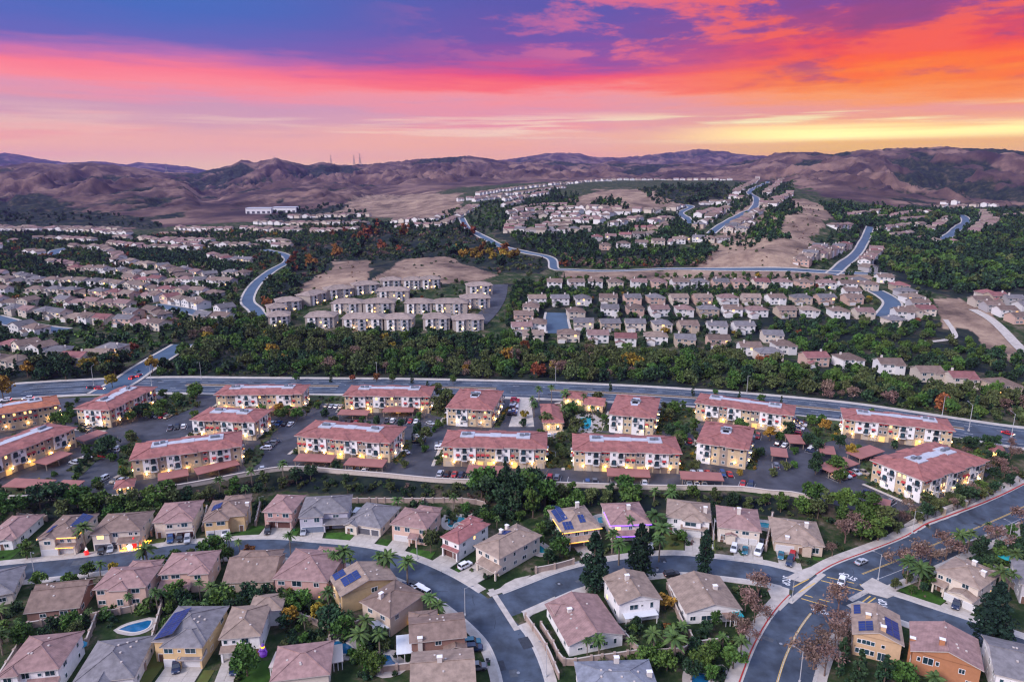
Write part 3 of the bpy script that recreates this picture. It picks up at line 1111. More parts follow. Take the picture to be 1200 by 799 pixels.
# ---------------------------------------------------------------- roof geometry
class Roof:
    """Roof over the rectangle x0..x1, y0..y1; kind hip, gable_x (ridge along x), gable_y (ridge along y)."""

    def __init__(s, x0, x1, y0, y1, z, pitch=0.36, kind='hip', ov=0.55):
        s.b = (x0, x1, y0, y1)
        s.z, s.p, s.kind, s.ov = z, pitch, kind, ov
        s.e = (x0 - ov, x1 + ov, y0 - ov, y1 + ov)

    def height(s, x, y):
        x0, x1, y0, y1 = s.e
        dx, dy = min(x - x0, x1 - x), min(y - y0, y1 - y)
        d = min(dx, dy) if s.kind == 'hip' else (dy if s.kind == 'gable_x' else dx)
        return s.z - 0.12 + d * s.p + 0.2

    def add(s, mb, m=0, mf=1):
        x0, x1, y0, y1 = s.e
        zb, zt = s.z - 0.12, s.z + 0.08
        w, d = x1 - x0, y1 - y0
        if s.kind == 'hip':
            if w >= d:
                h = d / 2 * s.p
                r0, r1 = (x0 + d / 2, (y0 + y1) / 2, zt + h), (x1 - d / 2, (y0 + y1) / 2, zt + h)
            else:
                h = w / 2 * s.p
                r0, r1 = ((x0 + x1) / 2, y0 + w / 2, zt + h), ((x0 + x1) / 2, y1 - w / 2, zt + h)
            A, B, C, D = (x0, y0, zt), (x1, y0, zt), (x1, y1, zt), (x0, y1, zt)
            if w >= d:
                mb.poly([A, B, r1, r0], m); mb.poly([B, C, r1], m); mb.poly([C, D, r0, r1], m); mb.poly([D, A, r0], m)
                caps = [(A, r0), (D, r0), (B, r1), (C, r1), (r0, r1)]
            else:
                mb.poly([A, B, r0], m); mb.poly([B, C, r1, r0], m); mb.poly([C, D, r1], m); mb.poly([D, A, r0, r1], m)
                caps = [(A, r0), (B, r0), (C, r1), (D, r1), (r0, r1)]
            for a, b in caps:                         # ridge and hip tiles stand proud
                mb.tube((a[0], a[1], a[2] + 0.03), (b[0], b[1], b[2] + 0.03), 0.14, 0.14, 4, m)
        elif s.kind == 'gable_x':
            h = d / 2 * s.p
            ym = (y0 + y1) / 2
            A, B, C, D = (x0, y0, zt), (x1, y0, zt), (x1, y1, zt), (x0, y1, zt)
            r0, r1 = (x0, ym, zt + h), (x1, ym, zt + h)
            mb.poly([A, B, r1, r0], m); mb.poly([C, D, r0, r1], m)
            mb.poly([(x0, y0, zb), A, r0, (x0, ym, zt + h - 0.2)], mf); mb.poly([(x0, ym, zt + h - 0.2), r0, D, (x0, y1, zb)], mf)
            mb.poly([B, (x1, y0, zb), (x1, ym, zt + h - 0.2), r1], mf); mb.poly([r1, (x1, ym, zt + h - 0.2), (x1, y1, zb), C], mf)
            mb.tube((r0[0], r0[1], r0[2] + 0.03), (r1[0], r1[1], r1[2] + 0.03), 0.14, 0.14, 4, m)
        else:
            h = w / 2 * s.p
            xm = (x0 + x1) / 2
            A, B, C, D = (x0, y0, zt), (x1, y0, zt), (x1, y1, zt), (x0, y1, zt)
            r0, r1 = (xm, y0, zt + h), (xm, y1, zt + h)
            mb.poly([B, C, r1, r0], m); mb.poly([D, A, r0, r1], m)
            mb.poly([A, (x0, y0, zb), (xm, y0, zt + h - 0.2), r0], mf); mb.poly([r0, (xm, y0, zt + h - 0.2), (x1, y0, zb), B], mf)
            mb.poly([(x0, y1, zb), D, r1, (xm, y1, zt + h - 0.2)], mf); mb.poly([(xm, y1, zt + h - 0.2), r1, C, (x1, y1, zb)], mf)
            mb.tube((r0[0], r0[1], r0[2] + 0.03), (r1[0], r1[1], r1[2] + 0.03), 0.14, 0.14, 4, m)
        for a, b in (((x0, y0), (x1, y0)), ((x1, y0), (x1, y1)), ((x1, y1), (x0, y1)), ((x0, y1), (x0, y0))):
            if s.kind == 'gable_x' and a[0] == b[0] or s.kind == 'gable_y' and a[1] == b[1]:
                continue
            mb.poly([(a[0], a[1], zb), (b[0], b[1], zb), (b[0], b[1], zt), (a[0], a[1], zt)], mf)
        # soffit
        mb.poly([(x0, y0, zb), (x0, y1, zb), (x1, y1, zb), (x1, y0, zb)], mf) if s.kind == 'hip' else None

    def gable_walls(s, mb, m=0):
        """The triangles of wall under a gable."""
        x0, x1, y0, y1 = s.b
        z = s.z - 0.15
        if s.kind == 'gable_x':
            h = s.height((x0 + x1) / 2, (y0 + y1) / 2) - 0.3 - z
            ym = (y0 + y1) / 2
            mb.poly([(x0, y1, z), (x0, y0, z), (x0, ym, z + h)], m); mb.poly([(x1, y0, z), (x1, y1, z), (x1, ym, z + h)], m)
        elif s.kind == 'gable_y':
            h = s.height((x0 + x1) / 2, (y0 + y1) / 2) - 0.3 - z
            xm = (x0 + x1) / 2
            mb.poly([(x0, y0, z), (x1, y0, z), (xm, y0, z + h)], m); mb.poly([(x1, y1, z), (x0, y1, z), (xm, y1, z + h)], m)


WINC = {}


def window_meshes(w, h, kind='white', lit=False):
    k = (round(w, 1), round(h, 1), kind, lit)
    if k in WINC:
        return WINC[k]
    w, h = k[0], k[1]
    fm = M_WHITE if kind == 'white' else mat('dark_window_frame', (0.08, 0.07, 0.07), rough=0.6)
    f = MB()
    t = 0.10
    f.box(-w / 2, w / 2, -0.07, 0, 0, t, bottom=True)
    f.box(-w / 2, w / 2, -0.07, 0, h - t, h, bottom=True)
    f.box(-w / 2, -w / 2 + t, -0.068, 0, t, h - t)
    f.box(w / 2 - t, w / 2, -0.068, 0, t, h - t)
    if w > 1.1:
        f.box(-0.035, 0.035, -0.064, 0, t, h - t)
    p = MB()
    p.poly([(-w / 2 + t, -0.02, t), (w / 2 - t, -0.02, t), (w / 2 - t, -0.02, h - t), (-w / 2 + t, -0.02, h - t)])
    WINC[k] = (f.mesh('window', fm), p.mesh('pane', M_LIT if lit else M_GLASS))
    return WINC[k]


def add_window(parent, x, y, z, w, h, rz=0.0, kind='white', lit=False, pane=True):
    f, p = window_meshes(w, h, kind, lit)
    o = put('window', f, parent, (x, y, z), rz)
    if pane:
        put('pane', p, o)
    return o


def add_door(parent, x, y, z, w, h, m, name='garage_door', rz=0.0):
    k = ('door', name, round(w, 1), round(h, 1), m.name)
    if k not in WINC:
        w, h = k[2], k[3]
        mb = MB()
        n = 4 if name == 'garage_door' else 1
        for i in range(n):                       # door sections with a shadow joint between
            mb.box(-w / 2, w / 2, -0.05, 0, i * h / n + 0.02, (i + 1) * h / n - 0.02, bottom=True)
        t = MB()
        t.box(-w / 2 - 0.12, -w / 2, -0.08, 0, 0, h + 0.12)
        t.box(w / 2, w / 2 + 0.12, -0.08, 0, 0, h + 0.12)
        t.box(-w / 2, w / 2, -0.078, 0, h, h + 0.12, bottom=True)
        WINC[k] = (mb.mesh(name, m), t.mesh('door_frame', M_WHITE))
    a, b = WINC[k]
    o = put(name, a, parent, (x, y, z), rz)
    put('door_frame', b, o)
    return o


def place_from_px(A, B):
    a, b = at(*A), at(*B)
    w = math.hypot(b[0] - a[0], b[1] - a[1])
    return a, math.atan2(b[1] - a[1], b[0] - a[0]), w


HOUSES = []


def side_windows(root, x0, x1, y0, y1, storeys, lit_p=0.0, front=(), rnd=None, kind='white', sides='lrb'):
    rnd = rnd or random
    for st in range(storeys):
        z = 0.95 + st * 2.9
        if 'l' in sides or 'r' in sides:
            n = max(1, int((y1 - y0) / 4.5))
            for i in range(n):
                y = y0 + (i + 0.5) * (y1 - y0) / n + rnd.uniform(-0.5, 0.5)
                w = rnd.choice([1.0, 1.4, 1.8])
                if 'l' in sides:
                    add_window(root, x0, y, z, w, 1.3, -PI / 2, kind, rnd.random() < lit_p)
                if 'r' in sides:
                    add_window(root, x1, y, z, w, 1.3, PI / 2, kind, rnd.random() < lit_p)
        if 'b' in sides:
            n = max(2, int((x1 - x0) / 5))
            for i in range(n):
                add_window(root, x0 + (i + 0.5) * (x1 - x0) / n, y1, z, 1.8, 1.3, PI, kind, False)


def house(A, B, depth, st, rk, wall, roof, label, garage=None, gm=None, wins=(), low=None, wing=None, rear=None, solar=None,
          chimney=None, pitch=0.36, vents=4, win_kind='white', extra_roof=None, lights=False, drive=0, drive_x=None, lawn=None, gh=None, sides='lr', lift=None):
    """A detached house. A, B: picture points of the visible facade's foot. Local x along the facade, y away from the viewer.
    low: lean-to roof bands over the ground floor (x0, x1, projection); wing: (x0, x1, projection, storeys, roof kind)."""
    rnd = random.Random(label)
    a, ang, w = place_from_px(A, B)
    root = put('house', None, None, a, ang)
    tag(root, label, 'house', 'houses on the near streets')
    HOUSES.append((root, w, depth))
    hgt = {1: 3.3, 1.5: 4.3, 2: 5.9}[st] if gh is None else gh
    wm, rm = wall_mat(wall), roof_mat(roof)
    ns = 2 if st == 2 else 1
    body = MB()
    body.box(0, w, 0, depth, -0.6, hgt)
    R0 = Roof(0, w, 0, depth, hgt, pitch, rk)
    R0.gable_walls(body)
    roofs = [R0]
    if wing:
        for (x0, x1, pr, ws, wk) in wing:
            wh = (hgt - 0.12) if ws == st else 3.1
            x0, x1 = (x0 * w if x0 > 0.001 else -0.03), (x1 * w if x1 < 0.999 else w + 0.03)
            yb = min(depth - 0.5, (x1 - x0) / 2 + 1.5) if ws == st else 0.45
            body.box(x0, x1, -pr, yb, -0.6, wh)
            r = Roof(x0, x1, -pr, yb, wh, pitch, wk, 0.45)
            r.gable_walls(body)
            roofs.append(r)
    if rear:
        for (x0, x1, pr, rh, wk) in rear:             # mass stepping back behind
            x0, x1 = (x0 * w if x0 > 0.001 else 0.04), (x1 * w if abs(x1 - 1) > 0.001 else w - 0.04)
            rh -= 0.03
            body.box(x0, x1, depth - 0.5, depth + pr, -0.6, rh)
            r = Roof(x0, x1, depth - 1.5, depth + pr, rh, pitch, wk)
            r.gable_walls(body)
            roofs.append(r)
    if extra_roof:
        for (x0, x1, y0, y1, zz, k) in extra_roof:
            X0, X1, Y0, Y1 = x0 * w + .04, x1 * w - .04, y0 * depth + .04, y1 * depth - .04
            body.box(X0, X1, Y0, Y1, hgt - 0.5, hgt + zz)
            r = Roof(X0, X1, Y0, Y1, hgt + zz, pitch, k)
            r.gable_walls(body)
            roofs.append(r)
    body.build('wall', wm, root)
    rb = MB()
    for r in roofs:
        r.add(rb)
    if low:
        for (x0, x1, pr) in low:                       # lean-to tile roof over the ground floor
            x0, x1 = x0 * w, x1 * w
            z1, z0 = 3.75, 3.75 - 0.36 * (pr + 0.3)
            rb.poly([(x0 - .3, -pr - .3, z0), (x1 + .3, -pr - .3, z0), (x1 + .3, 0.02, z1), (x0 - .3, 0.02, z1)], 0)
            rb.poly([(x0 - .3, -pr - .3, z0 - .2), (x1 + .3, -pr - .3, z0 - .2), (x1 + .3, -pr - .3, z0), (x0 - .3, -pr - .3, z0)], 1)
            rb.poly([(x0 - .3, 0.02, z1), (x0 - .3, 0.02, z0 - .2), (x0 - .3, -pr - .3, z0 - .2), (x0 - .3, -pr - .3, z0)], 1)
            rb.poly([(x1 + .3, 0.02, z1), (x1 + .3, -pr - .3, z0), (x1 + .3, -pr - .3, z0 - .2), (x1 + .3, 0.02, z0 - .2)], 1)
    rb.build('roof', [rm, M_FASCIA], root)
    if low:
        for (x0, x1, pr) in low:
            if pr > 0.9:
                for xx in (x0 * w + 0.2, x1 * w - 0.2):
                    q = MB()
                    q.box(xx - .22, xx + .22, -pr, -pr + .44, 0, 3.0)
                    q.build('porch_post', wm, root)

    def face_y(x):
        y = 0.0
        if wing:
            for (x0, x1, pr, ws, wk) in wing:
                if x0 * w <= x <= x1 * w:
                    y = -pr
        return y
    used = []
    if garage:
        for (cx, gw) in garage:
            x = cx * w
            add_door(root, x, face_y(x) - 0.002, 0, gw, 2.25, gm or M_GDOOR)
            used.append((x - gw / 2 - .3, x + gw / 2 + .3))
    for (cx, z, ww, hh, *q) in wins:
        x = cx * w
        y = face_y(x)
        if z > 3 and wing:
            for (x0, x1, pr, ws, wk) in wing:
                if x0 * w <= x <= x1 * w and ws != st:
                    y = 0.0
        add_window(root, x, y - 0.002, z, ww, hh, 0, win_kind, bool(q and q[0]))
    if not wins:
        for s_ in range(ns):
            n = max(2, int(w / 3.6))
            for i in range(n):
                x = (i + 0.5) * w / n
                if s_ == 0 and any(u0 < x < u1 for u0, u1 in used):
                    continue
                add_window(root, x, face_y(x) - 0.002 if s_ == 0 or not wing else 0 - 0.002, 0.95 + 2.9 * s_, rnd.choice([1.2, 1.6, 2.0]), 1.3, 0, win_kind, rnd.random() < 0.04)
    if garage:                                        # a front door where the wall is free
        for cx in (0.1, 0.55, 0.62, 0.9, 0.75, 0.4):
            if not any(u0 - .6 < cx * w < u1 + .6 for u0, u1 in used):
                add_door(root, cx * w, face_y(cx * w) - 0.002, 0, 1.1, 2.2, M_WOOD, 'front_door')
                break
    side_windows(root, 0, w, 0, depth, ns, 0.04, rnd=rnd, kind=win_kind, sides=sides)
    if chimney:
        for (cx, cy, ch) in (chimney if isinstance(chimney, list) else [chimney]):
            x, y = cx * w, cy * depth
            zt = R0.height(min(max(x, .3), w - .3), min(max(y, .3), depth - .3)) + ch
            q = MB()
            q.box(x - .55, x + .55, y - .4, y + .4, -0.5 if cx <= 0.01 or cx >= 0.99 or cy <= 0.01 else zt - ch - 1.2, zt)
            o = q.build('chimney', M_BRICK if wall != 'orange' and wall != 'tanwall' else wm, root)
            q = MB()
            q.box(x - .65, x + .65, y - .5, y + .5, zt, zt + .14, bottom=True)
            q.build('chimney_cap', M_WHITE, o)
    for _ in range(vents):
        x, y = rnd.uniform(.2, .8) * w, rnd.uniform(.2, .8) * depth
        q = MB()
        q.box(-.22, .22, -.22, .22, -0.2, .22)
        q.build('roof_vent', M_FASCIA, root, (x, y, max(r.height(x, y) for r in roofs if r.e[0] < x < r.e[1] and r.e[2] < y < r.e[3])))
    if solar:
        for (face, u0, u1, v0, v1) in solar:           # rows of panels on one roof slope
            add_solar(root, R0, face, u0, u1, v0, v1, w, depth)
    if lights:                                         # string of bulbs along the eaves
        q = MB()
        x0, x1, y0, y1 = R0.e
        pts = [(x0, y1 * .6), (x0, y0), (x1, y0), (x1, y1 * .25)]
        for (ax, ay), (bx, by) in zip(pts[:-1], pts[1:]):
            n_ = int(math.hypot(bx - ax, by - ay) / 0.35)
            for i in range(n_):
                px_, py_ = ax + (bx - ax) * i / n_, ay + (by - ay) * i / n_
                q.box(px_ - .09, px_ + .09, py_ - .09 - .06, py_ + .09 - .06, hgt - .28, hgt - .08, bottom=True)
        if low:
            for (lx0, lx1, pr) in low:
                n_ = int((lx1 - lx0) * w / 0.35)
                for i in range(n_):
                    px_ = lx0 * w + (lx1 - lx0) * w * i / n_
                    q.box(px_ - .09, px_ + .09, -pr - .5, -pr - .32, 2.7, 2.9, bottom=True)
        stuff(q.build('string_lights', lights if lights is not True else M_BULB2, root))
    if drive:
        dx0, dx1 = drive_x
        x0, x1 = dx0 * w, dx1 * w
        pr = -face_y((x0 + x1) / 2)
        Mx = root_matrix(root)
        while drive > 2 and any(in_road((Mx @ Vector((xx, -pr - drive, 0)))[:2], -0.2) for xx in (x0, x1, (x0 + x1) / 2)):
            drive -= .4
        while drive < 16 and not any(in_road((Mx @ Vector((xx, -pr - drive, 0)))[:2], 0.3) for xx in (x0, x1, (x0 + x1) / 2)):
            drive += .4
        q = MB()
        n_ = max(2, int(round((x1 - x0) / 3)))
        m_ = max(2, int(round(drive / 3.5)))
        for i in range(n_):                            # concrete slabs with open joints
            for j in range(m_):
                xa, xb = x0 + (x1 - x0) * i / n_ + .025, x0 + (x1 - x0) * (i + 1) / n_ - .025
                ya, yb = -pr - drive * (j + 1) / m_ + .025, -pr - drive * j / m_ - .025
                s_ = put('concrete_slab', slab_mesh(xb - xa, yb - ya), None, (0, 0, 0))
                s_.matrix_world = root_matrix(root) @ Matrix.Translation(((xa + xb) / 2, (ya + yb) / 2, 0.0))
                SLABS.append(s_)
    if lawn:
        Mx = root_matrix(root)
        for (x0, x1, l0, l1, *q_) in lawn:
            while l1 > l0 + 1 and any(in_road((Mx @ Vector((xx * w, -l1, 0)))[:2], 0.8) for xx in (x0, x1, (x0 + x1) / 2)):
                l1 -= .3
            if l1 <= l0 + 1:
                continue
            P = [(x0 * w, -l0), (x1 * w, -l0), (x1 * w, -l1), (x0 * w, -l1)]
            W = [tuple((root_matrix(root) @ Vector((p[0], p[1], 0)))[:2]) for p in P]
            sheet('front_lawn', W, 0.10 + 0.004 * len(HOUSES) / 20, M_DRYLAWN if q_ else M_LAWN, thick=0.1, zc=0.0)
    return root


SLABS, SLABM = [], {}


def slab_mesh(a, b):
    k = (round(a, 1), round(b, 1))
    if k not in SLABM:
        m = MB()
        m.box(-a / 2, a / 2, -b / 2, b / 2, -.1, .185)
        SLABM[k] = m.mesh('concrete_slab', mat('slab_concrete', (0.40, 0.36, 0.315), rough=0.9, noise=0.12, nscale=0.5, rand=0.06))
    return SLABM[k]


def root_matrix(o):
    return Matrix.Translation(o.location) @ o.rotation_euler.to_matrix().to_4x4()


SOLM = None


def add_solar(root, R, face, u0, u1, v0, v1, w, d):
    """Panels 1.0 x 1.65 m on a slope: face f front, l left, r right, b back; u along the eave, v up the slope (fractions)."""
    global SOLM
    if SOLM is None:
        m = MB()
        m.box(-.48, .48, -.8, .8, 0.0, .09)
        g = MB()
        g.poly([(-.44, -.76, .094), (.44, -.76, .094), (.44, .76, .094), (-.44, .76, .094)])
        SOLM = (m.mesh('solar_panel', M_SOLARF), g.mesh('solar_cell_glass', M_SOLAR))
    x0, x1, y0, y1 = R.e
    p = R.p
    tilt = math.atan(p)
    if face in 'fb':
        L, S = x1 - x0, (y1 - y0) / 2
    else:
        L, S = y1 - y0, (x1 - x0) / 2
    nu = max(1, int(round((u1 - u0) * L / 1.03)))
    nv = max(1, int(round((v1 - v0) * S / math.cos(tilt) / 1.68)))
    for i in range(nu):
        for j in range(nv):
            u = u0 * L + (i + .5) * 1.03
            v = v0 * S + (j + .5) * 1.68 * math.cos(tilt)
            if face == 'f':
                x, y, rz = x0 + u, y0 + v, 0
            elif face == 'b':
                x, y, rz = x1 - u, y1 - v, PI
            elif face == 'l':
                x, y, rz = x0 + v, y1 - u, -PI / 2
            else:
                x, y, rz = x1 - v, y0 + u, PI / 2
            z = R.z + 0.08 + v * p + 0.08
            o = put('solar_panel', SOLM[0], root, (x, y, z))
            o.rotation_euler = (tilt, 0, rz)
            put('solar_glass', SOLM[1], o)


N1 = 'on the north side of the curved street'
H_ = house
H_((-16, 643), (21, 641), 15, 1, 'hip', 'white', 'pink', 'white bungalow with brown hipped roof cut by the left edge, beside the light-strung house', garage=[(.25, 4.8)],
   chimney=None, lawn=[(0.3, 1.2, 1, 9)], wing=[(.55, .95, 1.5, 1, 'gable_y')])
h2 = H_((50, 650), (91, 648), 14, 2, 'hip', 'cream', 'brown', 'two-storey house outlined in orange string lights with blue solar panels on its roof', garage=[(.27, 4.6), (.72, 4.6)],
        wins=[(.25, 3.9, 2.0, 1.3), (.62, 3.9, 1.2, 1.3), (.82, 3.9, 1.2, 1.3)], low=[(.48, 1.0, 1.0)], wing=[(.02, .46, 1.0, 2, 'gable_y')],
        solar=[('r', .30, .86, .12, .80), ('l', .6, .9, .3, .7)], lights=True, drive=9, drive_x=(.0, 1.0), lawn=[(1.08, 1.5, 1, 8)])
H_((112, 644), (166, 640), 12, 2, 'hip', 'cream', 'brown', 'long grey-brown roofed house with festive inflatables glowing beside its driveway', garage=[(.2, 4.8), (.47, 2.6)], gm=M_GDARK,
   wins=[(.17, 3.9, 2.2, 1.4, 1), (.47, 3.9, 1.6, 1.5), (.8, 4.2, 1.2, 1.0), (.92, 4.2, 1.0, 1.0), (.72, .6, 1.4, 1.9)], low=[(.55, 1.0, 2.2)], wing=[(.0, .36, .8, 2, 'hip')],
   drive=7, drive_x=(.05, .62), extra_roof=None)
H_((183, 631), (228, 627), 13, 2, 'hip', 'cream', 'pink', 'cream house with pinkish hipped roof and dark maroon garages opposite the cars', garage=[(.42, 2.6), (.8, 4.8)], gm=M_GBROWN,
   wins=[(.42, 3.9, 1.8, 1.3), (.80, 3.9, 2.0, 1.5), (.65, 4.2, .8, .8)], low=[(.32, 1.0, 1.0)], wing=[(.3, 1.0, 1.2, 2, 'hip')], drive=7.5, drive_x=(.3, 1.0), lawn=[(-.25, .25, 0, 7, 1)])
H_((243, 626), (288, 622), 12, 2, 'hip', 'yellow', 'brown', 'yellow house with small solar array on its grey-brown roof and white garages', garage=[(.14, 2.6), (.42, 4.8)],
   wins=[(.12, 3.9, 2.0, 1.2), (.42, 3.9, 2.6, 1.4)], wing=[(.0, .6, 2.0, 2, 'hip')], solar=[('l', .42, .7, .25, .7)], rear=[(.3, .95, 3.0, 5.9, 'hip')], chimney=(1.0, .5, 1.0), drive=7, drive_x=(.02, .6),
   lawn=[(.7, 1.25, -1, 8)])
H_((311, 618), (343, 619), 12, 2, 'hip', 'pinkwall', 'pink', 'dusty pink house with matching pink roof and brown garage doors', garage=[(.25, 2.6), (.72, 4.8)], gm=M_GBROWN,
   wins=[(.22, 3.9, 1.6, 1.6), (.5, 4.3, .8, .8), (.78, 3.9, 2.2, 1.5)], low=[(.15, 1.0, 1.0)], drive=9, drive_x=(.0, 1.0), lawn=[(-.55, -.04, -1, 9), (1.03, 1.3, 0, 9)])
H_((354, 621), (408, 618), 12, 2, 'hip', 'lavender', 'grey', 'lavender-grey house with slate blue garage door and pale grey roof', garage=[(.27, 7.0)], gm=M_GBLUE,
   wins=[(.12, 4.0, 1.2, 1.0), (.36, 3.7, 1.8, 1.8), (.75, 3.9, 2.0, 1.2)], wing=[(.0, .48, 2.2, 2, 'hip')], low=[(.5, 1.0, 2.4)], drive=8, drive_x=(.02, .5), lawn=[(.56, 1.15, 3, 10.5)])
H_((407, 623), (446, 629), 14.5, 1, 'hip', 'cream', 'grey', 'low cream bungalow with broad dark grey roof and two charcoal garage doors', garage=[(.5, 4.6), (.84, 2.6)], gm=M_GDARK, pitch=.42,
   wins=[(.15, .9, 2.2, 1.6)], wing=[(.0, .34, 1.2, 1, 'gable_y')], drive=9, drive_x=(.3, 1.0), lawn=[(1.05, 1.55, 1, 10)], vents=5)
H_((460, 633), (500, 639), 11, 2, 'hip', 'peach', 'pink', 'salmon two-storey house with white garage door and lamp lit entry', garage=[(.27, 5.0)],
   wins=[(.16, 3.8, 2.0, 1.6), (.45, 3.8, 1.8, 1.6), (.88, 3.9, 2.0, 1.4), (.86, .8, 1.8, 1.5)], low=[(.55, .78, 2.0)], rear=[(.35, .95, 3.0, 5.9, 'hip')], drive=9, drive_x=(.0, .55), lawn=[(.7, 1.35, 3, 11)])
H_((519, 649), (538, 657), 14.5, 2, 'hip', 'white', 'red', 'bright white house with dark red hipped roof above a sloping street bend', garage=[(.35, 4.4), (.8, 2.2)], gm=M_GBROWN,
   wins=[(.25, 3.8, 1.4, 1.6), (.8, 4.0, 1.0, 1.0)], low=[(.1, 1.0, 1.0)], rear=None, extra_roof=[(.0, .6, .62, .98, .9, 'hip')], drive=10, drive_x=(.0, 1.05), lawn=[(1.3, 1.6, 2, 9)])
H_((558, 660), (585, 675), 18, 2, 'hip', 'cream', 'tan', 'cream house with tan-brown roof, two chimneys and small solar array at the junction', garage=[(.42, 5.0)], pitch=.36,
   wins=[(.2, 3.9, 1.6, 1.3), (.5, 3.9, 1.8, 1.4), (.85, 3.9, 1.2, 1.2)], low=[(.3, 1.1, 2.6)], chimney=[(.1, .55, 1.2), (.0, .75, 1.2)], solar=[('l', .35, .5, .2, .7)], drive=9, drive_x=(.0, .8),
   lawn=[(1.05, 1.9, -5, 9)])
H_((660, 643), (702, 637), 14.5, 2, 'hip', 'greywall', 'tan', 'grey house with three solar arrays and an orange-lit porch behind the first pine', garage=[(.35, 4.8), (.7, 2.6)], gm=M_GDARK,
   wins=[(.38, 3.9, 1.6, 1.4), (.62, 3.9, 1.6, 1.4), (.88, 3.9, 1.2, 1.4), (.15, 4.3, 1.0, 1.0)], low=[(.12, .98, 1.6)], solar=[('f', .08, .3, .1, .5), ('l', .1, .6, .1, .6), ('f', .52, .64, .35, .8)], chimney=(.72, .8, 2.0),
   drive=10, drive_x=(.3, .75), lights=True)
H_((716, 634), (760, 632), 14, 2, 'hip', 'cream', 'pink', 'house trimmed in violet lights half hidden behind palms and the second pine', garage=[(.75, 4.8)],
   chimney=(.55, .4, 1.4), lights=mat('violet_string_light', (.3, .1, 1), emit=((0.25, 0.08, 1.0), 2.4)), low=[(.1, .6, 2.0)], drive=9, drive_x=(.55, .95), lawn=[(.0, .5, 3, 10)])
H_((781, 624), (830, 630), 12.5, 2, 'hip', 'white', 'tan', 'white house with tan hipped roof and white double garage behind the third pine', garage=[(.62, 5.0)],
   wins=[(.2, 3.9, 1.2, 1.4), (.56, 3.9, 3.6, 1.5), (.2, .9, 1.2, 1.4)], low=[(.35, .95, 1.4)], wing=[(.38, .8, 1.0, 2, 'hip')], chimney=(.9, .35, 2.0), drive=12, drive_x=(.45, .8), lawn=[(-.05, .42, 1, 13, 1), (.84, 1.15, 0, 12, 1)])
H_((841, 634), (889, 640), 14.5, 2, 'hip', 'cream', 'pink', 'cream house with pink-brown roof, arched entry and three vehicles on its driveway', garage=[(.55, 5.2), (.84, 2.6)], gh=5.2,
   wins=[(.12, .8, 1.6, 2.0), (.45, 3.6, 1.0, 1.0), (.66, 3.4, 2.2, 1.3), (.9, 3.5, .8, .8)], wing=[(.2, .42, 1.0, 1, 'gable_y')], chimney=(.5, .4, 2.0), drive=8, drive_x=(.36, 1.05))
H_((907, 645), (963, 652), 15, 1.5, 'hip', 'beige', 'tan', 'beige bungalow with arched entry and tall chimney at the avenue corner', garage=[(.22, 5.2)], gh=3.7,
   wins=[(.86, .8, 2.0, 2.0)], wing=[(.58, .76, 1.4, 1.5, 'gable_y')], chimney=[(.72, .5, 1.6), (.26, .05, .8)], drive=8, drive_x=(.04, .5), lawn=[(.8, 1.2, 1, 8)])
# south side of the curved street
H_((-34, 716), (16, 706), 14, 1, 'hip', 'cream', 'grey', 'low grey-roofed house cut by the left edge below the street bend', garage=None)
H_((33, 729), (94, 722), 10.5, 1, 'gable_x', 'brick', 'brown', 'brown-roofed house with two stepped roof planes and brick-coloured rear wall', pitch=.5, gh=3.0, wins=[(.3, .9, 1.6, 1.2), (.7, .9, 2.0, 1.4), (.9, .9, 1.4, 1.6)],
   extra_roof=[(.0, 1.0, .42, 1.0, 1.5, 'gable_x')])
H_((115, 712), (173, 709), 10, 2, 'hip', 'peach', 'pink', 'two-storey peach house with pink roof between palms south of the street', rear=[(.35, .95, 3.0, 5.9, 'hip')],
   wins=[(.1, 4.0, 2.0, 1.3), (.1, 1.0, 2.0, 1.3), (.8, 4.0, 2.2, 1.4), (.5, 1.0, 1.6, 2.0), (.78, .9, 2.0, 1.4)], wing=[(.3, .66, 1.0, 2, 'hip')], win_kind='white')
H_((191, 694), (247, 690), 10.5, 2, 'hip', 'peach', 'pink', 'peach house with three blue-paned upper windows and lean-to roof behind palms', low=[(.0, .62, 3.4)],
   wins=[(.08, 4.1, 1.8, 1.3), (.3, 4.1, 2.4, 1.3), (.78, 4.0, 1.8, 1.4)], wing=[(.62, 1.0, 1.0, 2, 'hip')])
H_((264, 694), (320, 692), 14, 1, 'gable_x', 'beige', 'brown', 'low brown tiled house with double-stepped roof screened by palms', pitch=.45, extra_roof=[(.05, .95, .45, 1.0, 1.3, 'hip')])
H_((324, 699), (384, 703), 15, 2, 'hip', 'pinkwall', 'pink', 'large pink house with broad pink hipped roof below the street', wins=[(.12, 3.9, 2.0, 1.3), (.42, 3.7, 2.8, 1.8), (.8, 3.9, 1.6, 1.4), (.4, .8, 1.8, 1.8)],
   rear=[(.45, .95, 2.0, 5.9, 'hip')])
H_((402, 720), (464, 700), 9.5, 2, 'gable_y', 'yellow', 'tan', 'yellow-walled gabled house with big blue solar arrays inside the bend', pitch=.3, solar=[('l', .35, .78, .25, .8), ('l', .0, .25, .1, .5)], wins=[(.6, 3.9, 1.8, 1.5)], chimney=None)
H_((458, 746), (496, 719), 10.5, 2, 'hip', 'beige', 'brown', 'beige house with brown hipped roof and pale chimney inside the bend', wins=[(.2, 3.9, 1.4, 1.4), (.6, 1.0, 1.6, 1.6, 1)], chimney=(.25, .6, 1.4), pitch=.34)
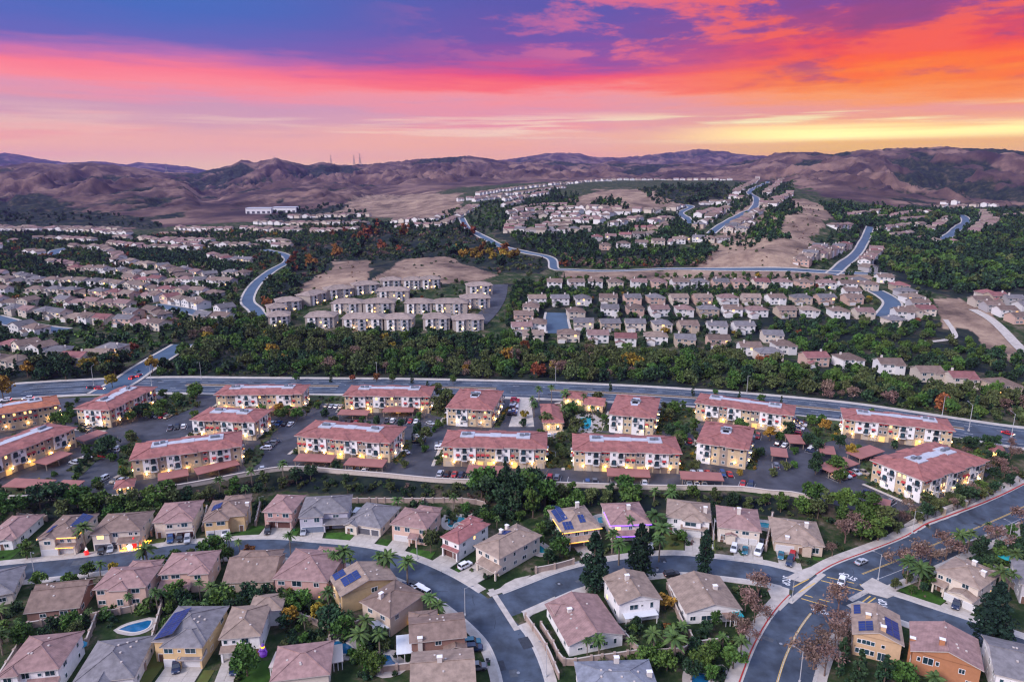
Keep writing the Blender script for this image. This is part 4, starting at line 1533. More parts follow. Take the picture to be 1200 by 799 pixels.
H_((483, 774), (545, 767), 9, 2, 'gable_x', 'brick', 'brown', 'brown house with tall stucco chimney beside the kidney-shaped pool', wins=[(.5, 3.6, 1.6, 1.5), (.68, .8, 2.0, 1.4), (.9, .8, 1.2, 1.2)], chimney=(.16, .0, .6), pitch=.3,
   wing=[(.62, 1.0, 1.5, 1, 'gable_y')], gh=5.3, rear=[(.0, .5, 3.0, 4.8, 'hip')])
H_((484, 838), (556, 832), 12.5, 2, 'gable_x', 'brick', 'tan', 'tan-roofed house cut by the bottom edge inside the street bend', chimney=(.45, .5, 1.2), pitch=.34, rear=[(.1, .6, 1.0, 5.2, 'hip')])
H_((8, 815), (72, 808), 12.5, 2, 'hip', 'white', 'pink', 'white house with dusty pink roof in the bottom corner beside the grey-roofed one', wins=[(.12, 3.9, 1.8, 1.5), (.4, 3.9, 1.8, 1.6), (.66, 4.1, 1.0, 1.0), (.85, 4.0, 2.2, 1.4)],
   wing=[(.0, .3, 1.0, 2, 'hip')], low=[(.45, 1.0, 2.0)])
H_((90, 818), (158, 810), 14, 1.5, 'hip', 'white', 'grey', 'wide dark grey roofed house with small front gable below the blue pool', garage=[(.2, 2.8), (.45, 4.8)], gm=M_GBLUE, gh=4.0,
   wing=[(.3, .62, 1.2, 1.5, 'gable_y')], vents=6, pitch=.4)
H_((184, 775), (243, 775), 13, 2, 'hip', 'yellow', 'grey', 'mustard yellow house with blue solar panels on its grey roof above white garages', garage=[(.35, 2.6), (.77, 5.0)],
   wins=[(.35, 3.9, 2.2, 1.4), (.56, 4.2, .8, .8), (.78, 3.9, 2.6, 1.5)], wing=[(.24, 1.0, 2.0, 2, 'hip')], low=[(.55, 1.0, 2.6)], solar=[('l', .25, .95, .1, .9)], drive=12, drive_x=(.25, 1.0),
   lawn=[(-.4, .18, -4, 10, 1), (1.04, 1.25, 3, 10, 1)])
H_((262, 772), (306, 768), 12, 2, 'hip', 'white', 'tan', 'white house with pinkish tan roof behind the round tree by the driveway', garage=[(.25, 5.0)],
   wins=[(.1, 4.1, 1.0, 1.2), (.32, 4.1, 1.0, 1.0), (.62, 3.9, 1.8, 1.5)], low=[(.0, .5, 1.6)], rear=[(.5, 1.35, 5.0, 5.6, 'hip')], drive=11, drive_x=(.0, .5), lawn=[(.6, 1.5, 2, 14)])
H_((321, 816), (386, 808), 11, 1.5, 'hip', 'cream', 'pink', 'cream house with plain pink hipped roof at the bottom beside a blue pool', gh=4.4, pitch=.32)
# around the junction
H_((667, 769), (729, 756), 16.5, 1, 'gable_y', 'white', 'pink', 'long white bungalow with broad pink roof and short chimney in the corner lot', gh=3.4, pitch=.3, chimney=(.28, .62, .9), sides='lr',
   wins=[(.2, 1.2, 1.4, .8), (.45, 1.0, 2.2, 1.2), (.68, 1.0, 1.2, 1.2), (.86, 1.0, .9, 1.6)], rear=None, extra_roof=[(.05, .5, .7, .95, .6, 'hip')])
H_((725, 730), (772, 724), 12, 2, 'gable_y', 'white', 'tan', 'white two-storey gabled house with white patio cover', pitch=.32, chimney=(.42, .62, 1.4),
   wins=[(.36, 3.5, 2.4, 1.6), (.56, 4.2, .6, .7), (.8, 3.5, 1.0, 1.8), (.35, .6, 2.2, 2.0), (.75, .6, 1.6, 2.0)], extra_roof=[(.0, .5, .55, .98, -.4, 'gable_x')])
H_((804, 731), (866, 727), 14.5, 1, 'gable_y', 'white', 'tan', 'white bungalow with broad tan roof and turquoise patio awning', gh=3.6, pitch=.28, chimney=(.72, .5, 1.1),
   wins=[(.12, .9, 1.6, 1.4), (.38, .8, 3.0, 1.5), (.65, 1.2, 1.0, .8)])
H_((683, 838), (771, 835), 11, 1.5, 'hip', 'white', 'blue', 'blue-grey roofed house with two white chimneys cut by the bottom edge', chimney=[(.55, .9, 1.6), (.95, .5, 1.2)], gh=4.4, vents=7, pitch=.34)
# east of the avenue
H_((998, 766), (1053, 780), 12, 2, 'gable_y', 'tanwall', 'tan', 'tan stucco house with three arrays of blue solar panels east of the avenue', pitch=.36, win_kind='white',
   wins=[(.12, 3.6, 1.0, 1.2), (.27, 3.6, 2.0, 1.3), (.41, 3.6, 1.0, 1.2), (.1, .9, 1.0, 1.4), (.26, .9, 2.2, 1.5), (.42, .9, 1.0, 1.4), (.62, .2, 1.8, 2.2), (.63, 3.6, .9, 1.0)],
   solar=[('r', .1, .62, .15, .85), ('l', .05, .4, .1, .45), ('l', .62, .95, .25, .7)], chimney=[(.6, .12, 1.1), (.3, .5, 1.0)])
H_((1066, 787), (1145, 810), 11.5, 2, 'gable_y', 'orange', 'pink', 'burnt orange house with mossy tiled roof next to the tan solar house', pitch=.34,
   wins=[(.1, 3.6, .8, 1.2), (.24, 3.3, 2.2, 1.9), (.38, 3.6, .8, 1.2), (.74, 3.4, 1.3, 1.3), (.84, .9, .8, 1.2), (.93, .9, 2.0, 1.2)], chimney=[(.0, .35, .4), (.42, .2, 1.4)])
H_((1095, 690), (1143, 712), 11.5, 2, 'hip', 'cream', 'tan', 'rambling cream house with many tan roof planes and a car in its drive', garage=[(.58, 4.6), (.88, 4.0)], gm=M_GDOOR,
   wins=[(.1, 3.9, 1.4, 1.2), (.3, 3.9, 1.4, 1.4), (.7, 4.2, 1.8, 1.6)], wing=[(.48, 1.0, 3.0, 1, 'gable_y')], low=[(.0, .3, 2.0)], chimney=[(.5, .85, 1.4), (.85, .55, 1.4)], rear=[(.2, .8, 3.0, 5.2, 'hip')],
   drive=9, drive_x=(.45, 1.05), lawn=[(-.6, .42, 3, 15)])
H_((1163, 815), (1222, 830), 14, 2, 'gable_x', 'white', 'grey', 'white house with grey roof in the bottom right corner', wins=[(.12, 3.6, .9, 1.3), (.32, 3.6, .9, 1.3)], pitch=.3)
H_((1194, 706), (1240, 716), 14, 2, 'hip', 'greywall', 'grey', 'grey-walled house cut by the right edge behind the big pine', garage=[(.5, 5.0)], drive=9, drive_x=(.2, .8))
dw = put('driveway', None, None, (0, 0, 0))
dw['kind'] = 'structure'
for s_ in SLABS:
    mw = s_.matrix_world.copy()
    s_.parent = dw
    s_.matrix_world = mw

# ---------------------------------------------------------------- the apartment terrace
M_TROOF = mat('terracotta_roof', (0.29, 0.115, 0.10), rough=0.8, noise=0.25, nscale=0.5, bump=0.5, bscale=6, wave=('Z', 3.0, 0.2), rand=0.06)
M_OROOF = mat('orange_tile_roof', (0.36, 0.13, 0.07), rough=0.8, noise=0.2, nscale=0.5, bump=0.5, bscale=6, wave=('Z', 3.0, 0.2))
M_TAN = mat('tan_stucco', (0.50, 0.39, 0.25), rough=0.9, noise=0.1, nscale=0.5)
M_BRN = mat('taupe_stucco', (0.30, 0.24, 0.19), rough=0.9, noise=0.1, nscale=0.5)
M_WST = mat('white_stucco', (0.76, 0.74, 0.72), rough=0.9, noise=0.05, nscale=0.5)
M_DECK = mat('white_roof_membrane', (0.40, 0.41, 0.45), rough=0.7, noise=0.1, nscale=0.5)
M_RAIL = mat('dark_iron_rail', (0.03, 0.03, 0.035), rough=0.6)
M_AWN = mat('red_awning_cloth', (0.38, 0.05, 0.05), rough=0.9)
M_BED = mat('planting_bed_mulch', (0.075, 0.06, 0.035), rough=0.95, noise=0.4, nscale=0.4, col2=(0.05, 0.09, 0.025))
M_CROOF = mat('carport_roof_metal', (0.30, 0.125, 0.105), rough=0.7, noise=0.1, nscale=0.3, wave=('X', 1.5, 0.15))

APT_H = 8.7
BULB = None


def bulb(parent, x, y, z, name='wall_lamp', s=1.0):
    global BULB
    if BULB is None:
        m = MB()
        m.hull([(-.16, -.16, -.2), (.16, -.16, -.2), (.16, .16, -.2), (-.16, .16, -.2)], [(-.2, -.2, .2), (.2, -.2, .2), (.2, .2, .2), (-.2, .2, .2)], 0, True, True)
        BULB = m.mesh('wall_lamp', M_BULB)
    return put(name, BULB, parent, (x, y, z), 0, s)


APM = {}


def apt_mesh(key, fn):
    if key not in APM:
        APM[key] = fn()
    return APM[key]


def balcony(root, x, y, z, w=2.6, rz=0.0, arch=False):
    def mk():
        m = MB()
        m.box(-w / 2, w / 2, -1.0, 0.0, -.15, 0, bottom=True)
        r = MB()
        n = int(w / 0.28)
        for i in range(n + 1):
            xx = -w / 2 + w * i / n
            r.box(xx - .035, xx + .035, -1.0, -.94, 0, 1.0)
        r.box(-w / 2, w / 2, -1.01, -.93, 1.0, 1.08, bottom=True)
        for s in (-1, 1):
            for k in range(3):
                r.box(s * w / 2 - .03, s * w / 2 + .03, -1 + k * .33, -.94 + k * .33, 0, 1.0)
            r.box(s * w / 2 - .04, s * w / 2 + .04, -1.0, 0, 1.0, 1.07, bottom=True)
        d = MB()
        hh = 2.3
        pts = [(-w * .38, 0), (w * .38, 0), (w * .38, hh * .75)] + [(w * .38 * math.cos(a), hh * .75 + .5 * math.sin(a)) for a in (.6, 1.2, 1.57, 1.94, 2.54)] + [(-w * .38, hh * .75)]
        d.poly([(p[0], -.03, p[1]) for p in pts])  # flat dark face; the opening's shade is put into its colour
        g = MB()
        g.poly([(-w * .25, -.06, .05), (w * .25, -.06, .05), (w * .25, -.06, 2.0), (-w * .25, -.06, 2.0)])
        return (m.mesh('balcony', M_WST), r.mesh('railing', M_RAIL), d.mesh('balcony_shade_face', M_DARK), g.mesh('balcony_door_glass', M_GLASS))
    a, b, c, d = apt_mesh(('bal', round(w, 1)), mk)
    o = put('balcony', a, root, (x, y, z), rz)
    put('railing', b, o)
    put('recess', c, o)  # no hollow behind it, only shade painted as a dark face
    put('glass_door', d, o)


def awning(root, x, y, z, w=1.6, rz=0.0):
    def mk():
        m = MB()
        m.hull([(-w / 2, -.75, -.05), (w / 2, -.75, -.05), (w / 2, -.02, -.05), (-w / 2, -.02, -.05)], [(-w / 2, -.72, 0), (w / 2, -.72, 0), (w / 2, -.02, .6), (-w / 2, -.02, .6)], 0, True, True)
        return m.mesh('awning', M_AWN)
    put('awning', apt_mesh(('awn', w), mk), root, (x, y, z), rz)


def facade(root, L, rnd, org, rz, garages=True, end=False, seq=None):
    """One street face of length L: coloured bays, garages below, balconies, windows, awnings, lamps."""
    cr, sr = math.cos(rz), math.sin(rz)

    def P(x, y):
        return org[0] + x * cr - y * sr, org[1] + x * sr + y * cr
    seq = seq or ('twbwttbwt' if L > 34 else 'twbwt' if L > 22 else 'twt' if L > 12 else 'w')
    wt = {'t': 1.0, 'w': 1.45, 'b': .9, 'W': 2.2}
    tot = sum(wt[s] for s in seq)
    x = 0.0
    for s in seq:
        bw = L * wt[s] / tot
        m = {'t': M_TAN, 'w': M_WST, 'W': M_WST, 'b': M_BRN}[s]
        pr = {'t': .12, 'w': .55, 'W': .55, 'b': .06}[s]
        z0 = 2.75 if garages and s in 'wWb' else -0.4
        q = MB()
        a, b = x + .02, x + bw - .02
        q.box(a, b, -pr, 0.1, z0, APT_H - .14 - (.0 if s != 'w' else .02), bottom=True)
        o = q.build('wall_bay', m, root, (org[0], org[1], 0), rz)
        cx = x + bw / 2
        for fl in (1, 2):
            z = 2.95 + (fl - 1) * 2.85
            if s in 'wW':
                if bw > 5.5 and s == 'W':
                    for k in (.2, .5, .8):
                        X, Y = P(x + bw * k, -pr - .002)
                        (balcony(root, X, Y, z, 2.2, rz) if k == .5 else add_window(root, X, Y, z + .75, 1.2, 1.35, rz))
                        if k != .5 and fl == 1:
                            awning(root, X, Y, z + 2.05, 1.5, rz)
                else:
                    sgn = 1 if rnd.random() < .5 else -1
                    X, Y = P(cx + sgn * bw * .22, -pr - .002)
                    add_window(root, X, Y, z + .75, 1.2, 1.35, rz, 'white', rnd.random() < .05)
                    X2, Y2 = P(cx - sgn * bw * .22, -pr - .002)
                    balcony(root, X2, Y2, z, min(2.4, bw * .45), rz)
            else:
                n = 1 if bw < 3.6 else 2
                for k in range(n):
                    X, Y = P(x + bw * (k + .5) / n, -pr - .002)
                    add_window(root, X, Y, z + .75, 1.1, 1.3, rz, 'white', rnd.random() < .08)
                    if rnd.random() < .3:
                        awning(root, X, Y, z + 2.05, 1.5, rz)
        # ground floor
        if garages:
            if s == 'b' or (s == 't' and rnd.random() < .25):
                X, Y = P(cx, -.3)
                q = MB()
                q.poly([(-bw * .3, 0, 0), (bw * .3, 0, 0), (bw * .3, 0, 2.4), (-bw * .3, 0, 2.4)])
                q.build('stair_entry', mat('lit_entry', (.6, .4, .15), emit=((1.0, .5, .12), .5)), root, (X, Y, 0), rz)
            else:
                n = max(1, int(bw / 2.9))
                for k in range(n):
                    X, Y = P(x + bw * (k + .5) / n, -.16)
                    put('garage_door', apt_mesh(('gd', rnd.random() < .6), lambda: None) or gar_mesh(rnd.random() < .6), root, (X, Y, 0), rz)
        else:
            X, Y = P(cx, -pr - .002)
            if bw > 2:
                add_window(root, X, Y, .9, 1.2, 1.3, rz)
        x += bw
    n = max(2, int(L / 7))
    for k in range(n):
        X, Y = P((k + .5) * L / n + rnd.uniform(-.8, .8), -.95)
        bulb(root, X, Y, 2.35 if garages else 2.5)


def gar_mesh(dark):
    k = 'gar%d' % dark
    if k not in WINC:
        m = MB()
        for i in range(4):
            m.box(-1.2, 1.2, -.05, 0, i * .56 + .02, i * .56 + .54, bottom=True)
        WINC[k] = m.mesh('garage_door', mat('garage_door_taupe', (.16, .12, .10), rough=.7) if dark else mat('garage_door_cream', (.45, .38, .30), rough=.7))
    return WINC[k]


def apartment(A, B, depth, label, seq=None, left=True, right=True, roof=None, z=None, endseq=None, pop=True, roof_mat_=None, no_front_garage=False):
    rnd = random.Random(label)
    a, b = on_plane(*A, PLATEAU), on_plane(*B, PLATEAU)
    ang, w = math.atan2(b[1] - a[1], b[0] - a[0]), math.hypot(b[0] - a[0], b[1] - a[1])
    root = put('apartment_building', None, None, (a[0], a[1], PLATEAU), ang)
    tag(root, label, 'apartment building', 'terracotta-roofed apartment blocks on the terrace')
    rm = roof_mat_ or M_TROOF
    q = MB()
    q.box(0, w, 0, depth, -.5, APT_H - .1)
    q.build('wall', M_TAN, root)
    facade(root, w, rnd, (0, 0), 0, not no_front_garage, seq=seq)
    if left:
        facade(root, depth, rnd, (0, depth), -PI / 2, False, seq=endseq or ('tWt' if depth > 12 else 'w'))
    if right:
        facade(root, depth, rnd, (w, 0), PI / 2, False, seq=endseq or ('tWt' if depth > 12 else 'w'))
    # roof: hipped ring round a sunken white deck
    ov = .95
    q = MB()
    ins = min(depth, w) * .5 - 1.6
    zt, zr = APT_H, APT_H + ins * .27
    O = [(-ov, -ov), (w + ov, -ov), (w + ov, depth + ov), (-ov, depth + ov)]
    I = [(ins, ins), (w - ins, ins), (w - ins, depth - ins), (ins, depth - ins)]
    for i in range(4):
        j = (i + 1) % 4
        q.poly([(*O[i], zt), (*O[j], zt), (*I[j], zr), (*I[i], zr)], 0)
        q.poly([(*O[i], zt - .3), (*O[j], zt - .3), (*O[j], zt), (*O[i], zt)], 1)
        q.tube((*O[i], zt + .05), (*I[i], zr + .05), .17, .17, 4, 0)
    q.poly([(*O[3], zt - .3), (*O[2], zt - .3), (*O[1], zt - .3), (*O[0], zt - .3)], 1)
    # little hips over the white bays break the eave line
    n = 3 if w > 30 else 2 if w > 18 else 1
    for i in range(n):
        cx = w * (i + .5) / n + rnd.uniform(-.5, .5)
        for yy in (-.75, depth + .75):
            s = 1 if yy < 0 else -1
            hw = 3.6
            y0 = yy - s * .95
            yr = yy + s * 4.6
            zz = zt + .03
            q.poly([(cx - hw, y0, zz), (cx + hw, y0, zz), (cx, yy + s * 2.4, zz + 1.25)][::s], 0)
            q.poly([(cx + hw, y0, zz), (cx + hw, yr, zz + .9), (cx, yr, zz + 1.3), (cx, yy + s * 2.4, zz + 1.25)][::s], 0)
            q.poly([(cx - hw, yr, zz + .9), (cx - hw, y0, zz), (cx, yy + s * 2.4, zz + 1.25), (cx, yr, zz + 1.3)][::s], 0)
            q.poly([(cx - hw, y0, zz - .28), (cx + hw, y0, zz - .28), (cx + hw, y0, zz), (cx - hw, y0, zz)][::s], 1)
    q.build('roof', [rm, M_FASCIA], root)
    d = MB()
    m_ = .1
    d.poly([(ins - m_, ins - m_, zr - .02), (w - ins + m_, ins - m_, zr - .02), (w - ins + m_, depth - ins + m_, zr - .02), (ins - m_, depth - ins + m_, zr - .02)])
    ew = min(5.5, w * .18)
    for ex in (ins - .5, w - ins - ew + .5):
        d.box(ex, ex + ew, depth / 2 - 2.9, depth / 2 + 2.9, zr - 1.2, zr + .12)
    if w > 28:
        d.box(w * .5 - 2.2, w * .5 + 2.2, depth / 2 - 2.0, depth / 2 + 2.0, zr - 1.0, zr + .09)
    o = d.build('roof_deck', M_DECK, root)
    for ex in (ins - .5 + ew / 2, w - ins - ew / 2 + .5):
        for k in (-1, 1):
            m = MB()
            m.box(-.8, .8, -.6, .6, 0, .9)
            m.build('air_conditioner', mat('hvac_grey', (.17, .19, .22), rough=.5, metal=.3), o, (ex + rnd.uniform(-.4, .4) + k * 1.0, depth / 2 + rnd.uniform(-.6, .6), zr + .1))
    return root, w


APT = []


def ap(*a, **k):
    APT.append(apartment(*a, **k))


ap((-28, 512), (71, 494), 15, 'orange-roofed older block at the far left behind the second terrace block', seq='ttbttbtt', right=True, roof_mat_=M_OROOF, no_front_garage=True)
ap((-26, 571), (90, 524), 15, 'long terracotta block cut by the left edge, with carport in front of it', seq='twbwttbwt')
ap((131, 501), (184, 473), 16, 'slanting terracotta block whose white-arched end faces the parking court by the intersection', seq='tWbtWbwt')
ap((158, 563), (283, 546), 16, 'block with broad roof directly above the white wall, left of the gated court', seq='twbwttbWt')
ap((228, 513), (300, 516), 15, 'short block tucked behind the leftmost wall-side block, with arched white bays', seq='wtbwtw')
ap((255, 482), (354, 481), 14, 'block nearest the arterial road left of the palm-flanked lot', seq='tbWbtwt')
ap((405, 483), (503, 484), 15, 'block by the arterial road with carports in front, fourth along the road', seq='twbwtbWt')
ap((350, 533), (457, 542), 17, 'block nearest the white wall with white end wall and long shared driveway', seq='tWbtwbwt')
ap((525, 498), (576, 501), 27, 'deep narrow block end-on to the view beside the visitor lot', seq='twtbt', endseq='ttwbtwttw', no_front_garage=True)
ap((520, 546), (638, 549), 16, 'block left of the paved courtyard lane with a white lamp post', seq='tWbtwbwt')
ap((673, 551), (795, 555), 16, 'block right of the paved courtyard lane, facing two carports', seq='twbwtbWt')
ap((715, 506), (765, 511), 27, 'deep narrow block end-on to the view next to the swimming pool', seq='wtwt', endseq='ttwbtwttw', no_front_garage=True)
ap((815, 492), (926, 508), 14, 'long block by the arterial road behind the lit white corner block', seq='twbwtbWt')
ap((817, 541), (873, 550), 24, 'short block with dark recess and brightly lit tan corner beside the asphalt lane', seq='wtbtt', endseq='twbwttw', no_front_garage=True)
ap((988, 512), (1113, 527), 14, 'easternmost roadside block with white bays and lit stair entries', seq='tWbtwbwt')
ap((1078, 589), (1151, 564), 19, 'large cream block at the terrace corner overlooking the curving avenue', seq='twbwbtwt', endseq='twtw', no_front_garage=True)

# the asphalt apron of the terrace
lot = [(-160, 588), (10, 585), (80, 585), (140, 584), (184, 576), (231, 568), (272, 560), (300, 555), (332, 550), (400, 553.5), (450, 557.5), (512, 563.5), (570, 565.5),
       (660, 568.5), (750, 571), (825, 572.5), (900, 577.5), (950, 584), (1000, 597), (1040, 601), (1078, 596), (1140, 572), (1178, 540), (1187, 522),
       (1100, 510), (1000, 494.5), (900, 484), (810, 476.5), (725, 471.5), (600, 466.5), (450, 464.2), (300, 463.2), (180, 463), (65, 467), (-160, 482)]
sheet('parking_lot', [on_plane(a, b, PLATEAU) for a, b in lot], 0.02, M_ASPH2, zc=PLATEAU)


def pl_sheet(name, pts, off, m, thick=0.0):
    return sheet(name, [on_plane(a, b, PLATEAU) for a, b in pts], off, m, thick=thick, zc=PLATEAU)


BEDS = [
    [(188, 468), (205, 462), (232, 463), (226, 478), (205, 487), (190, 488)], [(360, 463), (404, 464), (404, 474), (372, 472), (360, 480)], [(505, 465), (528, 466), (522, 490), (505, 486)],
    [(660, 468), (712, 471), (705, 505), (668, 503), (655, 490)], [(776, 474), (815, 478), (814, 505), (786, 508), (770, 502)], [(932, 487), (988, 494), (984, 514), (960, 520), (945, 500)],
    [(1115, 512), (1178, 524), (1172, 545), (1150, 556), (1116, 545), (1108, 528)], [(1060, 600), (1080, 592), (1152, 567), (1176, 545), (1188, 552), (1150, 580), (1108, 592), (1078, 604)],
    [(640, 512), (672, 512), (674, 548), (640, 548)], [(458, 530), (475, 518), (488, 512), (478, 530), (464, 545)], [(286, 545), (300, 522), (312, 520), (306, 540), (292, 552)],
    [(798, 520), (815, 525), (815, 545), (800, 556), (796, 545)], [(140, 528), (160, 512), (166, 516), (156, 562), (137, 566)], [(78, 551), (110, 527), (134, 519), (142, 523), (112, 541), (96, 557)],
    [(-20, 575), (60, 560), (62, 572), (10, 583)], [(660, 500), (715, 508), (716, 516), (662, 514)], [(305, 505), (322, 503), (316, 515), (306, 520)], [(1010, 540), (1024, 540), (1022, 566), (1004, 560)],
    [(873, 527), (884, 523), (882, 545), (875, 550)], [(170, 540), (185, 532), (215, 520), (225, 516), (226, 526), (180, 542)], [(385, 541), (402, 543), (402, 556), (388, 553)],
]
for _b in BEDS:
    pl_sheet('planting_bed', _b, 0.16, M_BED, thick=0.14)
for _b in ([(596, 500), (607, 466), (622, 467), (626, 500)], [(642, 517), (664, 517), (668, 546), (644, 546)], [(650, 472), (660, 470), (662, 512), (640, 512)], [(664, 498), (668, 484), (706, 484), (704, 503), (672, 504)]):
    pl_sheet('paved_court', _b, 0.05, M_CONC2)

STRIPS = []
for _r, _w in APT:
    _m = Matrix.Translation(_r.location) @ _r.rotation_euler.to_matrix().to_4x4()
    _d = max(v[1] for c in _r.children if c.name.startswith('wall') and not c.name.startswith(('wall_bay', 'wall_lamp')) for v in [tuple(q.co) for q in c.data.vertices])
    for _q in ([(-3.6, .5), (-1.2, .5), (-1.2, _d), (-3.6, _d)], [(_w + 1.2, .5), (_w + 3.6, .5), (_w + 3.6, _d), (_w + 1.2, _d)], [(1, _d + 1.2), (_w - 1, _d + 1.2), (_w - 1, _d + 3.4), (1, _d + 3.4)]):
        _P = [tuple((_m @ Vector((a, b, 0)))[:2]) for a, b in _q]
        sheet('planting_strip', _P, 0.13, M_BED, thick=.12, zc=PLATEAU)
        STRIPS.append(_P)
    _P = [tuple((_m @ Vector((a, b, 0)))[:2]) for a, b in ((-5.0, -.2), (-3.7, -.2), (-3.7, _d), (-5.0, _d))]
    sheet('walkway', _P, 0.12, M_CONC2, thick=.1, zc=PLATEAU)

# clubhouse group by the pool
def pavilion(A, B, depth, h, label, lit=True, kind='hip', posts=False):
    a, b = on_plane(*A, PLATEAU), on_plane(*B, PLATEAU)
    ang, w = math.atan2(b[1] - a[1], b[0] - a[0]), math.hypot(b[0] - a[0], b[1] - a[1])
    root = put('clubhouse', None, None, (a[0], a[1], PLATEAU), ang)
    tag(root, label, 'clubhouse')
    q = MB()
    q.box(0, w, 0, depth, -.4, h)
    r = Roof(0, w, 0, depth, h, .36, kind, .8)
    r.gable_walls(q)
    q.build('wall', M_TAN, root)
    q = MB()
    r.add(q)
    q.build('roof', [M_TROOF, M_FASCIA], root)
    n = max(2, int(w / 3.2))
    for i in range(n):
        add_window(root, (i + .5) * w / n, -.002, .5, 1.5, 2.1, 0, 'dark', lit and i % 2 == 0)
    for i in range(max(2, int(depth / 4))):
        add_window(root, w, (i + .5) * depth / max(2, int(depth / 4)), .8, 1.4, 1.6, PI / 2, 'dark', lit and i % 2 == 1)
    for i in range(2):
        bulb(root, w * (.25 + .5 * i), -.6, 2.4)
    return root


pavilion((637, 505), (659, 505), 24, 4.2, 'narrow terracotta clubhouse standing between visitor lot and pool')
pavilion((660, 474), (683, 476), 9, 3.8, 'small terracotta pavilion behind the pool, nearer the clubhouse')
pavilion((685, 482), (706, 484), 10, 3.8, 'lit terracotta pool house facing the loungers', kind='gable_x')
pavilion((1161, 536), (1176, 538), 7, 2.8, 'little tile-roofed maintenance shed at the terrace corner')
pavilion((137, 580), (156, 577), 6, 2.7, 'small white-sided shed with red roof against the terrace edge', lit=False)


def carport(A, B, depth, label):
    a, b = on_plane(*A, PLATEAU), on_plane(*B, PLATEAU)
    ang, w = math.atan2(b[1] - a[1], b[0] - a[0]), math.hypot(b[0] - a[0], b[1] - a[1])
    root = put('carport', None, None, (a[0], a[1], PLATEAU), ang)
    tag(root, label, 'carport', 'red-roofed carports on the terrace')
    q = MB()
    zt = 2.9
    q.hull([(-.3, -.3, zt - .25), (w + .3, -.3, zt - .25), (w + .3, depth, zt + .1), (-.3, depth, zt + .1)], [(-.3, -.3, zt), (w + .3, -.3, zt), (w + .3, depth, zt + .35), (-.3, depth, zt + .35)], 0, True, True)
    q.build('canopy_roof', M_CROOF, root)
    n = max(2, int(w / 5.5) + 1)
    for i in range(n):
        x = .2 + (w - .4) * i / (n - 1)
        for y in (.6, depth - .8):
            m = MB()
            m.box(-.11, .11, -.11, .11, 0, zt - .1)
            m.build('post', M_BRN, root, (x, y, 0))
    if w > 14:
        for i in range(max(1, int(w / 12))):
            bulb(root, (i + .5) * 12, depth * .5, zt - .4, 'lamp', .6)
    return root, w


CARPORTS = [
    ((5, 578), (53, 580), 6, 'carport below the long block at the left edge, beside its shorter twin'), ((63, 580), (87, 581), 6, 'short carport beside a longer one at the terrace edge, far left'),
    ((56, 552), (85, 539), 6.5, 'slanting carport in front of the long block cut by the left edge'), ((100, 524), (126, 514), 6, 'slanting carport in the court between two slanting blocks'),
    ((187, 571), (221, 565), 6, 'carport at the white wall under the block left of the gated court'), ((233, 564), (281, 552), 6, 'longer sloping carport at the white wall, next to a parked teal car'),
    ((345, 547), (388, 549), 6, 'carport in front of the block with white end wall, nearer its driveway mouth'), ((404, 552), (448, 555), 6, 'carport in front of the block with white end wall, ending at yellow shrubs'),
    ((396, 492), (430, 493), 6, 'carport under the fourth roadside block, left one of the pair'), ((449, 489), (484, 489), 6, 'carport under the fourth roadside block, right one of the pair'),
    ((315, 487), (345, 489), 6, 'carport behind the red and dark cars near the gated court'), ((547, 561), (587, 563), 6, 'carport at the white wall below the block left of the courtyard'),
    ((712, 565), (761, 567), 6, 'carport at the white wall below the block right of the courtyard'), ((799, 569), (847, 571), 6, 'carport at the white wall beside the lit corner block'),
    ((904, 541), (922, 543), 8, 'square carport over a red car near the white terrace wall'), ((925, 526), (942, 527), 9, 'square carport beside white cars at the lane end'),
    ((961, 538), (978, 540), 8, 'square carport by the kerb island in the east lot'), ((972, 561), (1005, 551), 6.5, 'slanting carport over the red car in the east lot'),
    ((1008, 545), (1035, 536), 6.5, 'slanting carport behind the yellow lit trees in the east lot'), ((1015, 598), (1040, 604), 6, 'lowest carport half hidden by trees under the terrace corner block'),
]
CP_ROOTS = [carport(*c) for c in CARPORTS]


